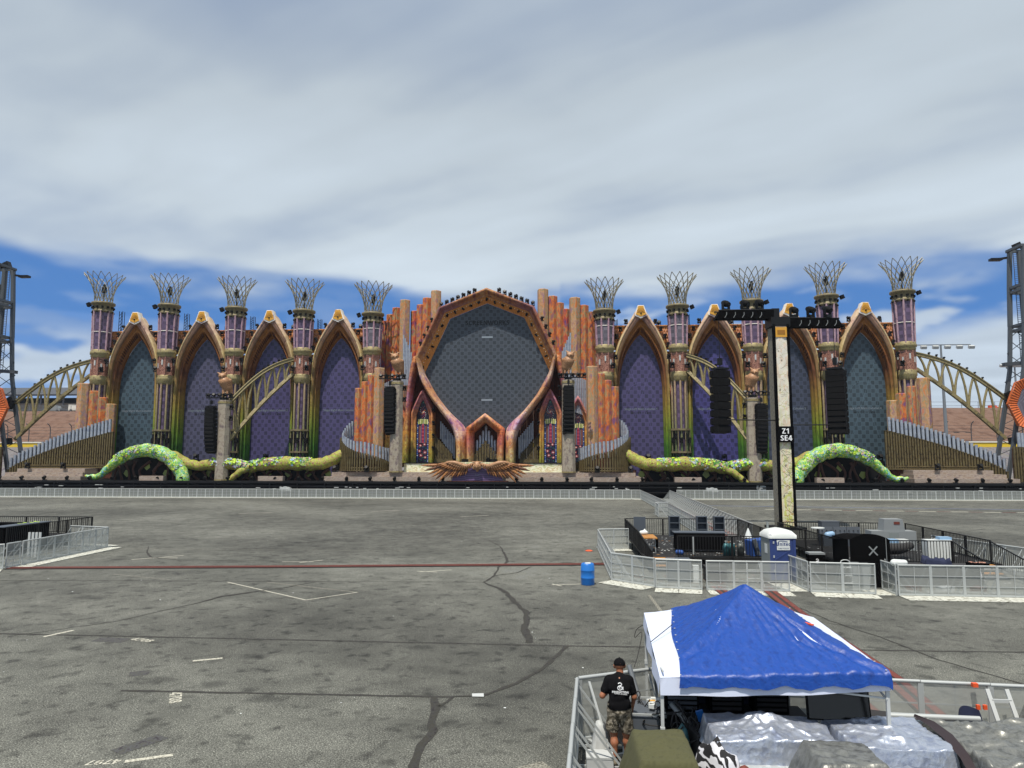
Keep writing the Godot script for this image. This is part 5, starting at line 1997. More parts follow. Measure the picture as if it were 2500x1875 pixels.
# ---------------------------------------------------------------- towers at both edges
func edge_towers():
	for s in [-1, 1]:
		var side := "left" if s < 0 else "right"
		var t := thing("steel_tower", "tall grey steel truss tower at the %s edge with floodlights on top" % side, "tower")
		var prof := [[36.0, 77.9, 1.2], [30.4, 77.5, 1.2], [24.7, 77.2, 1.2], [18.2, 76.7, 1.3], [13.5, 75.8, 1.4], [6.3, 74.3, 1.5], [0.0, 72.9, 1.6]]
		for dz in [0.0, 3.2]:
			for inner in [true, false]:
				var st := ST()
				for k in prof.size() - 1:
					var xa: float = prof[k][1] if inner else 80.4 + (80.0 - float(prof[k][1])) * 0.3
					var xb: float = prof[k + 1][1] if inner else 80.4 + (80.0 - float(prof[k + 1][1])) * 0.3
					bar(st, Vector3(s * xa, prof[k][0], 0.4 + dz), Vector3(s * xb, prof[k + 1][0], 0.4 + dz), 0.5 if k < 2 else 0.46)
				done("leg", st, "tower_steel", t)
		var st2 := ST()
		for q in [[36.0, 3.4], [30.4, 3.8], [29.7, 3.8], [24.7, 4.2], [24.0, 4.2]]:
			for dz in [0.4, 3.6]:
				bar(st2, Vector3(s * 77.4, q[0], dz), Vector3(s * 81.2, q[0], dz), 0.4)
			for x in [77.5, 81.0]:
				bar(st2, Vector3(s * x, q[0], 0.4), Vector3(s * x, q[0], 3.6), 0.35)
		done("cross_beams", st2, "tower_steel", t)
		st2 = ST()
		rod(st2, Vector3(s * 79.3, 36.0, 0.4), Vector3(s * 79.3, 5, 0.6), 0.42, 10)
		done("middle_mast", st2, "tower_steel", t)
		st2 = ST()
		for k in 60:
			box(st2, Vector3(s * 78.55, 19.0 + k * 0.28, 0.5), Vector3(0.5, 0.05, 0.05))
		for e in [78.3, 78.8]:
			bar(st2, Vector3(s * e, 19, 0.5), Vector3(s * e, 35.8, 0.5), 0.07)
		done("ladder", st2, "steel_dark", t)
		st2 = ST()
		for k in 9:
			var y := 6.0 + k * 2.1
			bar(st2, Vector3(s * (74.4 + k * 0.3), y, 0.4), Vector3(s * 79.2, y + 2.1, 0.4), 0.08)
			bar(st2, Vector3(s * 79.2, y, 0.4), Vector3(s * (74.7 + k * 0.3), y + 2.1, 0.4), 0.08)
		done("bracing", st2, "steel_dark", t)
		st2 = ST()
		bar(st2, Vector3(s * 75.4, 19.0, 1.2), Vector3(s * 81.5, 19.5, 1.2), 0.5, 0.7)
		done("outrigger_beam", st2, "steel_dark", t)
		for q in [[13.7, 76.2], [14.6, 76.0], [33.0, 80.0], [28.0, 80.2], [26.5, 80.3], [8.0, 76.0]]:
			st2 = ST()
			box(st2, Vector3(s * q[1], q[0], 1.0), Vector3(1.0, 0.8, 0.7), Basis(Vector3(0, 0, 1), q[0]))
			done("rigging_box", st2, "black_metal", t)
		st2 = ST()
		bar(st2, Vector3(s * 77.3, 35.0, 0.6), Vector3(s * 75.2, 34.7, 0.6), 0.3)
		box(st2, Vector3(s * 75.7, 34.75, 0.6), Vector3(1.6, 0.35, 0.8))
		box(st2, Vector3(s * 79.0, 36.8, 0.4), Vector3(0.9, 0.9, 0.8), Basis(Vector3(0, 0, 1), 0.4))
		box(st2, Vector3(s * 80.1, 36.6, 0.4), Vector3(0.8, 0.7, 0.7), Basis(Vector3(0, 0, 1), -0.5))
		done("top_floodlights", st2, "black_metal", t)
		# octagon sign
		var g := thing("octagon_sign", "orange corrugated octagon panel with checked screen, cut by the %s edge" % side, "sign")
		var o := []
		var ins := []
		for k in 9:
			var a := TAU * k / 8.0 + PI
			o.append(Vector3(s * (77.5 - cos(a + PI) * 4.25), 13.0 + sin(a) * 4.25, 5.2))
			ins.append(Vector3(s * (77.5 - cos(a + PI) * 2.9), 13.0 + sin(a) * 2.9, 4.85))
		st2 = ST()
		for k in 8:
			for j in 16:
				var f0 := j / 16.0
				var f1 := (j + 1) / 16.0
				var zz := 0.08 if j % 2 else 0.0
				var a0: Vector3 = o[k].lerp(o[k + 1], f0)
				var a1: Vector3 = o[k].lerp(o[k + 1], f1)
				var b0: Vector3 = ins[k].lerp(ins[k + 1], f0)
				var b1: Vector3 = ins[k].lerp(ins[k + 1], f1)
				quad(st2, a0 + Vector3(0, 0, zz), a1 + Vector3(0, 0, 0.08 - zz), b1 + Vector3(0, 0, 0.08 - zz), b0 + Vector3(0, 0, zz))
			quad(st2, o[k], o[k] - Vector3(0, 0, 0.5), o[k + 1] - Vector3(0, 0, 0.5), o[k + 1])
		done("corrugated_frame", st2, "orange_ply", g)
		st2 = ST()
		for k in 8:
			tri(st2, Vector3(s * 77.5, 13.0, 4.8), ins[k], ins[k + 1], Vector2.ZERO, Vector2((ins[k].x - 80) / 2.2, ins[k].y / 2.2), Vector2((ins[k + 1].x - 80) / 2.2, ins[k + 1].y / 2.2))
		done("screen", st2, "panel_grey", g)


# ---------------------------------------------------------------- delay tower in the crowd area
func delay_tower():
	var t := thing("delay_tower", "slim tower wrapped in printed cream cloth with black edges and a lamp bar on top", "tower", Vector3(28.55, 0, 51.0), 0.06)
	var st := ST()
	# cloth, slightly billowed between the edges
	sm = true
	for k in 40:
		var y0 := 0.2 + k * 0.388
		var y1 := y0 + 0.388
		for j in 4:
			var xa := -0.44 + j * 0.22
			var xb := xa + 0.22
			var f := func(x, y): return Vector3(x, y, 0.66 + 0.035 * sin(y * 2.3 + x * 5.0) + 0.02 * sin(y * 6.1 - x * 9.0))
			tri(st, f.call(xa, y0), f.call(xa, y1), f.call(xb, y1), Vector2((xa + 0.44) / 0.88, 1 - y0 / 15.72), Vector2((xa + 0.44) / 0.88, 1 - y1 / 15.72), Vector2((xb + 0.44) / 0.88, 1 - y1 / 15.72))
			tri(st, f.call(xa, y0), f.call(xb, y1), f.call(xb, y0), Vector2((xa + 0.44) / 0.88, 1 - y0 / 15.72), Vector2((xb + 0.44) / 0.88, 1 - y1 / 15.72), Vector2((xb + 0.44) / 0.88, 1 - y0 / 15.72))
	sm = false
	done("printed_cloth", st, "tower_print", t)
	st = ST()
	box(st, Vector3(0, 7.9, 0), Vector3(1.2, 15.6, 1.24))
	done("side_cloth", st, "tower_side", t)
	for e in [-1, 1]:
		st = ST()
		box(st, Vector3(e * 0.55, 7.95, 0.62), Vector3(0.22, 15.9, 0.16))
		done("black_edge", st, "black_cloth", t)
	st = ST()
	box(st, Vector3(0, 15.25, 0.70), Vector3(0.88, 0.78, 0.05))
	done("gold_panel", st, "sunburst_gold", t)
	st = ST()
	box(st, Vector3(0, 15.25, 0.73), Vector3(0.6, 0.34, 0.03))
	done("gold_panel_inset", st, "ray_brown", t)
	st = ST()
	box(st, Vector3(0, 16.1, 0), Vector3(1.5, 0.75, 1.4))
	box(st, Vector3(-0.2, 16.9, 0), Vector3(0.6, 0.7, 0.5))
	done("head_block", st, "black_metal", t)
	st = ST()
	box(st, Vector3(0, 0.1, 0), Vector3(2.4, 0.2, 2.4))
	done("base_plate", st, "black_metal", t)
	# arms: flat covered trusses to both sides
	for e in [-1, 1]:
		st = ST()
		var x0: float = e * 0.4
		var x1: float = e * 5.0
		var y: float = 16.75 if e < 0 else 16.1
		slab(st, PackedVector2Array([Vector2(x0, y - 0.36), Vector2(x1 + (0.0 if e > 0 else 0.0), y - 0.36), Vector2(x1 * 0.93, y + 0.30), Vector2(x0, y + 0.36)]), -0.45, 0.45)
		done("covered_arm", st, "black_cloth", t)
		st = ST()
		rod(st, Vector3(x0, y + 0.38, 0.35), Vector3(x1 * 0.95, y + 0.32, 0.35), 0.06, 6)
		rod(st, Vector3(x0, y + 0.38, -0.35), Vector3(x1 * 0.95, y + 0.32, -0.35), 0.06, 6)
		done("arm_rail", st, "black_metal", t)
		st = ST()
		for k in 5:
			var x := lerpf(x0, x1, 0.25 + k * 0.15)
			bar(st, Vector3(x, y - 0.3, 0.47), Vector3(x + 0.16, y - 0.05, 0.47), 0.04, 0.03)
			bar(st, Vector3(x + 0.16, y - 0.05, 0.47), Vector3(x + 0.16, y + 0.15, 0.47), 0.04, 0.03)
		done("strap", st, "grey_plastic", t)
	st = ST()
	rod(st, Vector3(-4.3, 8.4, 0.3), Vector3(-0.5, 8.35, 0.3), 0.045, 6)
	rod(st, Vector3(0.5, 8.0, 0.3), Vector3(3.6, 8.0, 0.3), 0.045, 6)
	done("stay_rod", st, "black_metal", t)
	var g := thing("zone_sign", "black board with white zone letters on the front of the wrapped tower", "sign", Vector3(28.6, 7.25, 51.85), 0.06)
	st = ST()
	box(st, Vector3.ZERO, Vector3(1.24, 1.22, 0.08))
	done("board", st, "black_cloth", g)
	words("Z1", 0.42, "print_white", g, Vector3(0, 0.24, 0.045), Vector3.ZERO, "upper_letters", 0.02, true)
	words("SE4", 0.42, "print_white", g, Vector3(0, -0.30, 0.045), Vector3.ZERO, "lower_letters", 0.02, true)
	var nm := ["leftmost", "second from left", "third from left", "third from right", "second from right", "rightmost"]
	var k := 0
	for q in [[24.55, 17.08], [26.05, 17.1], [27.2, 17.12], [29.85, 16.5], [31.15, 16.5], [32.45, 16.5]]:
		moving_head("black moving-head lamp on the tower's bar, " + nm[k], Vector3(q[0], q[1], 51.0), 0.5 if k != 3 else 0.3)
		k += 1
	array_speaker("tall black loudspeaker array hung left of the wrapped tower", Vector3(23.95, 12.35, 51.0), 8, 1.25, 0.9, 0.625, 0.5, 0.12)
	array_speaker("tall black loudspeaker array hung right of the wrapped tower", Vector3(32.85, 12.3, 51.0), 11, 1.35, 0.9, 0.455, -0.55, 0.1)
	for x in [23.95, 32.85]:
		st = ST()
		rod(st, Vector3(x, 13.4, 51), Vector3(x, 16.3, 51), 0.025, 5)
		tag(done("hanging_cable", st, "black_metal"), "thin black cable holding the %s loudspeaker array of the wrapped tower" % ("left" if x < 28 else "right"), "cable")


func moving_head(label: String, at: Vector3, turn: float):
	var t := thing("moving_head_lamp", label, "stage light", at, turn, "moving heads on the wrapped tower")
	var st := ST()
	box(st, Vector3(0, 0.08, 0), Vector3(0.5, 0.16, 0.42))
	done("base", st, "black_metal", t)
	st = ST()
	for e in [-0.3, 0.3]:
		box(st, Vector3(e, 0.48, 0), Vector3(0.08, 0.62, 0.24))
	box(st, Vector3(0, 0.2, 0), Vector3(0.62, 0.08, 0.26))
	done("yoke", st, "black_metal", t)
	st = ST()
	tube(st, [Vector3(-0.02, 0.84, -0.36), Vector3(0, 0.74, -0.2), Vector3(0, 0.6, 0.12), Vector3(0.02, 0.5, 0.36)], [0.14, 0.25, 0.27, 0.2], 10)
	done("head", st, "black", t)
	st = ST()
	tube(st, [Vector3(0.02, 0.495, 0.365), Vector3(0.02, 0.49, 0.38)], [0.16, 0.16], 10)
	done("lens", st, "lens", t)


# ---------------------------------------------------------------- crowd barriers
var barrier_parts := {}


func barrier_proto() -> Dictionary:
	if barrier_parts.size():
		return barrier_parts
	var st := ST()
	rod(st, Vector3(-0.59, 1.2, 0), Vector3(0.59, 1.2, 0), 0.035, 8)
	for e in [-0.57, 0.57]:
		box(st, Vector3(e, 0.6, 0), Vector3(0.05, 1.16, 0.05))
	box(st, Vector3(0, 0.08, 0), Vector3(1.1, 0.06, 0.05))
	barrier_parts["frame"] = shape(st)
	st = ST()
	box(st, Vector3(0, 0.62, 0.02), Vector3(0.022, 1.06, 0.022))
	for y in [0.42, 0.80]:
		box(st, Vector3(0, y, 0.02), Vector3(1.09, 0.022, 0.02))
	barrier_parts["grid_bars"] = shape(st)
	st = ST()
	quad(st, Vector3(-0.55, 0.1, 0.0), Vector3(-0.55, 1.17, 0.0), Vector3(0.55, 1.17, 0.0), Vector3(0.55, 0.1, 0.0))
	barrier_parts["mesh_sheet"] = shape(st)
	st = ST()
	box(st, Vector3(0, 0.025, 0.46), Vector3(1.16, 0.022, 0.88))
	barrier_parts["floor_plate"] = shape(st)
	st = ST()
	for e in [-0.45, 0.45]:
		bar(st, Vector3(e, 1.12, -0.03), Vector3(e, 0.08, -0.85), 0.03)
		bar(st, Vector3(e, 0.05, 0.0), Vector3(e, 0.05, -0.88), 0.04)
	bar(st, Vector3(-0.5, 0.06, -0.85), Vector3(0.5, 0.06, -0.85), 0.05)
	barrier_parts["rear_brace"] = shape(st)
	return barrier_parts


var barrier0: Node3D


func barrier(x: float, z: float, turn: float, label: String, group: String) -> Node3D:
	if barrier0 == null:
		var p := barrier_proto()
		barrier0 = thing("crowd_barrier", label, "barrier", Vector3(x, 0, z), turn, group)
		for k in [["frame", "galvanised"], ["grid_bars", "galvanised"], ["mesh_sheet", "mesh_sheet"], ["floor_plate", "plate_white"], ["rear_brace", "galvanised"]]:
			put(k[0], p[k[0]], k[1], barrier0)
		return barrier0
	return dup(barrier0, Vector3(x, 0, z), turn, label, group)


# barriers end to end from a to b; the plates lie to the right of the walk from b to a when front is +1
func barrier_run(a: Vector2, b: Vector2, label: String, group: String, flipped := false):
	var d := b - a
	var n := maxi(1, int(round(d.length() / 1.19)))
	var turn := -atan2(d.y, d.x) + (PI if flipped else 0.0)
	for k in n:
		var p := a + d * (k + 0.5) / n
		var o := barrier(p.x, p.y, turn, label.replace("crowd barrier", "crowd barrier, " + nth(k + 1) + (" from the left," if absf(d.x) > absf(d.y) and d.x > 0 else " from its stage end,")) if n > 1 else label, group)
		o.scale = Vector3(d.length() / n / 1.19, 1, 1)
		if (p.x > 19.5 and p.x < 26.0 and p.y > 13.0 and p.y < 61.5) or (p.x < 13.6 and p.x > 13.0 and p.y > 65.0 and p.y < 75.5):
			o.get_node("floor_plate").free()


func barricades():
	barrier_run(Vector2(-70.5, 13.6), Vector2(21.8, 11.4), "grey mesh crowd barrier before the stage, left of the walkway", "barriers before the stage, left of the walkway")
	barrier_run(Vector2(26.6, 11.2), Vector2(74.5, 10.4), "grey mesh crowd barrier before the stage, right of the walkway", "barriers before the stage, right of the walkway")
	barrier_run(Vector2(21.8, 11.8), Vector2(21.5, 38.0), "mesh crowd barrier on the walkway's left, upper part", "barriers along the walkway's left side, stage end")
	barrier_run(Vector2(20.2, 38.6), Vector2(21.5, 38.4), "grey mesh crowd barrier set crosswise at the jog of the walkway", "", false)
	barrier_run(Vector2(20.3, 38.8), Vector2(20.2, 41.2), "grey mesh crowd barrier turning the corner at the jog of the walkway", "barriers at the jog corner")
	barrier_run(Vector2(21.4, 39.0), Vector2(20.8, 60.5), "mesh crowd barrier on the walkway's left, platform part", "barriers along the walkway's left side, platform end")
	barrier_run(Vector2(25.6, 11.8), Vector2(23.6, 60.5), "crowd barrier on the walkway's right side", "barriers along the walkway's right side", true)
	var g := thing("bike_rack_gate", "small grey bar gate closing the walkway by the stage", "gate", Vector3(24.3, 0, 8.4))
	var st := ST()
	for q in [[-1.0, 0.2, 1.0, 0.2], [-1.0, 1.1, 1.0, 1.1], [-1.0, 0.0, -1.0, 1.1], [1.0, 0.0, 1.0, 1.1]]:
		rod(st, Vector3(q[0], q[1], 0), Vector3(q[2], q[3], 0), 0.03, 6)
	done("gate_frame", st, "galvanised", g)
	for k in 13:
		st = ST()
		rod(st, Vector3(-0.86 + k * 0.143, 0.2, 0), Vector3(-0.86 + k * 0.143, 1.1, 0), 0.012, 5)
		done("bar", st, "galvanised", g)
	# sheets and bags left on the stage-front row
	for q in [[-26.6, 11.6, "crumpled clear plastic sheet hanging over the stage barrier at left"], [31.5, 9.9, "grey tarpaulin bundle behind the stage barrier right of the walkway"]]:
		st = ST()
		drape(st, Vector2(0.7, 0.3), 0.4, 0.5, 31, 0.3, 14)
		tag(done("plastic_sheet", st, "grey_plastic", self, Vector3(q[0], 0.95, q[1])), q[2], "sheet")
	st = ST()
	box(st, Vector3.ZERO, Vector3(1.2, 0.9, 0.1))
	tag(done("notice_board", st, "light_grey", self, Vector3(38.3, 1.3, 8.9)), "small framed notice board by the stage behind the right barrier row", "sign")


func nth(k: int) -> String:
	if k <= ORD.size():
		return ORD[k - 1]
	return str(k) + (["th", "st", "nd", "rd"][k % 10] if k % 10 < 4 else "th")


# a cloth laid over a box of half sizes h: flat on top, falling at the sides, with folds
func drape(st: SurfaceTool, h: Vector2, top: float, drop: float, sd: int, amp: float, n: int, flare := 0.22, crown := 0.0):
	var nz := fbm(sd, 0.9, 3)
	nz.fractal_type = FastNoiseLite.FRACTAL_RIDGED
	var n2 := fbm(sd + 1, 2.6, 3)
	var folds := []
	var rf := RandomNumberGenerator.new()
	rf.seed = sd * 7
	for k in 11:
		folds.append([Vector2(rf.randf_range(-h.x, h.x), rf.randf_range(-h.y, h.y)), rf.randf_range(-0.7, 0.9) + (PI * 0.5 if k % 4 == 0 else 0.0), rf.randf_range(0.025, 0.09), rf.randf_range(-0.6, 1.0), rf.randf_range(0.4, 1.2)])
	var was := sm
	sm = true
	var rows := []
	for j in n + 1:
		var row := []
		for i in n + 1:
			var a := lerpf(-h.x - drop, h.x + drop, float(i) / n)
			var b := lerpf(-h.y - drop, h.y + drop, float(j) / n)
			var ex := maxf(absf(a) - h.x, 0.0)
			var ez := maxf(absf(b) - h.y, 0.0)
			var e := sqrt(ex * ex + ez * ez)
			var fall := minf(e, drop)
			var fold := n2.get_noise_2d(a * 1.3, b * 1.3) * amp * 0.8
			var x := clampf(a, -h.x, h.x) + signf(a) * ex * (flare + fold)
			var z := clampf(b, -h.y, h.y) + signf(b) * ez * (flare + fold)
			var y := top - fall * 0.96 + (nz.get_noise_2d(a * 0.7, b * 1.4) * 0.5 + n2.get_noise_2d(a * 0.4, b * 0.8) * 0.35) * amp * (1.0 if e < 0.01 else 0.4)
			for q in folds:
				var dv: Vector2 = Vector2(a, b) - q[0]
				var al := dv.x * cos(q[1]) + dv.y * sin(q[1])
				var ac := -dv.x * sin(q[1]) + dv.y * cos(q[1]) + 0.12 * al * al
				y += amp * 0.42 * q[3] * exp(-pow(ac / q[2], 2.0)) * exp(-pow(al / q[4], 2.0))
			var cr := 1.0 - absf(n2.get_noise_2d(a * 0.34 + 9.0, b * 0.62)) * 3.2
			y += amp * 0.24 * pow(maxf(cr, 0.0), 2.0) * (1.0 if e < 0.01 else 0.5)
			y += crown * (1.0 - clampf(absf(a) / h.x, 0.0, 1.0)) * (1.0 - clampf(absf(b) / h.y, 0.0, 1.0))
			row.append(Vector3(x, maxf(y, 0.02), z))
		rows.append(row)
	for j in n:
		for i in n:
			quad(st, rows[j][i], rows[j][i + 1], rows[j + 1][i + 1], rows[j + 1][i], Rect2(float(i) / n, float(j) / n, 1.0 / n, 1.0 / n))
	sm = was


# ---------------------------------------------------------------- black railings
var baluster: ArrayMesh


func railing(a: Vector2, b: Vector2, y0: float, label: String, group: String, y1 := -1.0):
	if baluster == null:
		var bs := ST()
		box(bs, Vector3(0, 0.5, 0), Vector3(0.022, 0.94, 0.022))
		baluster = shape(bs)
	var ye := y0 if y1 < 0.0 else y1
	var d := b - a
	var n := maxi(1, int(round(d.length() / 2.4)))
	for k in n:
		var p := a + d * k / n
		var q := a + d * (k + 1) / n
		var len := p.distance_to(q)
		var ya := lerpf(y0, ye, float(k) / n)
		var yb := lerpf(y0, ye, float(k + 1) / n)
		var t := thing("black_railing", label.replace("black", ["", "first", "second", "third", "fourth", "fifth"][k + 1] + " black") if n > 1 else label, "railing", Vector3(p.x, ya, p.y), -atan2(d.y, d.x), group)
		var st := ST()
		var dy := yb - ya
		bar(st, Vector3(0.03, 1.02, 0), Vector3(len - 0.03, 1.02 + dy, 0), 0.045)
		bar(st, Vector3(0.03, 0.06, 0), Vector3(len - 0.03, 0.06 + dy, 0), 0.04)
		for e in [0.03, len - 0.03]:
			box(st, Vector3(e, 0.5 + dy * e / len, 0), Vector3(0.05, 1.06, 0.05))
		done("rail_frame", st, "rail_black", t)
		var m := int(len / 0.135)
		for i in range(1, m):
			var x := len * i / m
			put("baluster", baluster, "rail_black", t, Vector3(x, 0.04 + dy * x / len, 0))


func crate(called: String, label: String, category: String, at: Vector3, s: Vector3, m: String, turn := 0.0, group := "") -> Node3D:
	var t := thing(called, label, category, at, turn, group)
	var st := ST()
	box(st, Vector3(0, s.y * 0.5, 0), Vector3(s.x, s.y, s.z))
	done("body", st, m, t)
	st = ST()
	box(st, Vector3(0, s.y + 0.015, 0), Vector3(s.x * 1.03, 0.03, s.z * 1.03))
	done("lid", st, m, t)
	return t


func platform(label: String, x0: float, x1: float, z0: float, z1: float, h: float):
	var t := thing("black_platform", label, "platform", Vector3((x0 + x1) * 0.5, 0, (z0 + z1) * 0.5))
	var nx := int(round((x1 - x0) / 2.4))
	var nz := int(round((z1 - z0) / 1.22))
	for i in nx:
		for j in nz:
			var st := ST()
			var w := (x1 - x0) / nx
			var d := (z1 - z0) / nz
			box(st, Vector3((i + 0.5) * w - (x1 - x0) * 0.5, h - 0.06, (j + 0.5) * d - (z1 - z0) * 0.5), Vector3(w - 0.015, 0.12, d - 0.015))
			done("deck_panel", st, "deck_black", t)
	var st2 := ST()
	for i in nx + 1:
		for j in 4:
			box(st2, Vector3((i * (x1 - x0) / nx - (x1 - x0) * 0.5) * 0.985, (h - 0.12) * 0.5, (j / 3.0 - 0.5) * (z1 - z0) * 0.97), Vector3(0.07, h - 0.12, 0.07))
	done("legs", st2, "rail_black", t)
	st2 = ST()
	box(st2, Vector3(0, h * 0.45, (z1 - z0) * 0.5 - 0.05), Vector3(x1 - x0, h * 0.7, 0.02))
	done("skirt", st2, "black_cloth", t)


func stairs(label: String, at: Vector3, w: float, h: float, n: int, turn := 0.0):
	var t := thing("stair_unit", label, "stairs", at, turn)
	for k in n:
		var st := ST()
		box(st, Vector3(0, h * (n - k) / n - 0.03, 0.15 + k * 0.29), Vector3(w, 0.05, 0.3))
		done("tread", st, "grey_plastic" if k % 2 else "plywood", t)
	var st2 := ST()
	for e in [-0.5, 0.5]:
		bar(st2, Vector3(e * w, h - 0.05, 0.1), Vector3(e * w, 0.05, n * 0.29), 0.05, 0.18)
	done("stringer", st2, "rail_black", t)


func litter(called: String, label: String, x0: float, x1: float, z0: float, z1: float, y: float, n: int, m: String, size: float, sd: int):
	var r := RandomNumberGenerator.new()
	r.seed = sd
	var st := ST()
	for k in n:
		var p := Vector3(r.randf_range(x0, x1), y + 0.004, r.randf_range(z0, z1))
		var a := r.randf() * TAU
		var w := size * r.randf_range(0.4, 1.3)
		var u := Vector3(cos(a), 0, sin(a)) * w
		var v := Vector3(-sin(a), 0.25 * r.randf(), cos(a)) * w * r.randf_range(0.3, 0.8)
		quad(st, p - u, p + v, p + u, p - v)
	kind(tag(done(called, st, m), label, "litter"), "stuff")


func enclosure_left():
	barrier_run(Vector2(-16.0, 66.2), Vector2(-15.75, 73.4), "mesh crowd barrier along the right of the left enclosure", "barriers of the left enclosure's side", true)
	barrier_run(Vector2(-15.72, 73.55), Vector2(-15.7, 74.5), "single grey mesh gate panel between two dark gaps at the left enclosure", "", true)
	barrier_run(Vector2(-15.6, 74.75), Vector2(-16.6, 75.4), "grey mesh crowd barrier cut by the left picture edge, nearest at the left enclosure", "", true)
	barrier_run(Vector2(-19.0, 65.4), Vector2(-16.1, 66.1), "crowd barrier closing the far corner of the left enclosure", "barriers at the far corner of the left enclosure", true)
	platform("black platform behind the left enclosure's railings", -28.0, -19.0, 63.3, 70.4, 0.55)
	railing(Vector2(-28, 63.3), Vector2(-19.05, 63.3), 0.55, "black railing panel along the far side of the left platform", "far railings of the left platform")
	railing(Vector2(-19.0, 63.3), Vector2(-19.1, 70.4), 0.55, "black railing panel along the near right side of the left platform", "side railings of the left platform")
	var c := thing("bar_counter", "long black bar counter on the left platform", "counter", Vector3(-20.4, 0.55, 67.6))
	var st := ST()
	box(st, Vector3(0, 0.45, 0), Vector3(0.7, 0.9, 3.6))
	done("front", st, "black_cloth", c)
	st = ST()
	box(st, Vector3(0, 0.93, 0), Vector3(0.85, 0.05, 3.7))
	done("top", st, "slate_plastic", c)
	st = ST()
	box(st, Vector3(0, 0.4, 0), Vector3(2.6, 0.8, 0.8))
	tag(done("black_couch", st, "black_cloth", self, Vector3(-23.2, 0.55, 65.2)), "low black couch by the far railing of the left platform", "couch")
	crate("blue_box", "small bright blue box on the left platform", "box", Vector3(-23.6, 0.55, 66.8), Vector3(0.7, 0.4, 0.5), "strong_blue")
	for k in 2:
		var r := thing("white_slat_rack", ["small white slatted rack behind the gate of the left enclosure", "small white slatted rack at the middle of the left enclosure's barrier"][k], "rack", Vector3(-16.9, 0, 74.2 - k * 3.1))
		for i in 4:
			st = ST()
			box(st, Vector3(-0.3 + i * 0.2, 0.75, 0), Vector3(0.12, 1.3, 0.05))
			done("slat", st, "light_grey", r)
		st = ST()
		box(st, Vector3(0, 0.3, -0.04), Vector3(0.8, 0.08, 0.04))
		done("rail", st, "light_grey", r)
	litter("green_bottles", "green cans standing along the bar of the left platform", -20.7, -20.2, 66.2, 68.0, 1.53, 18, "lime", 0.10, 3)


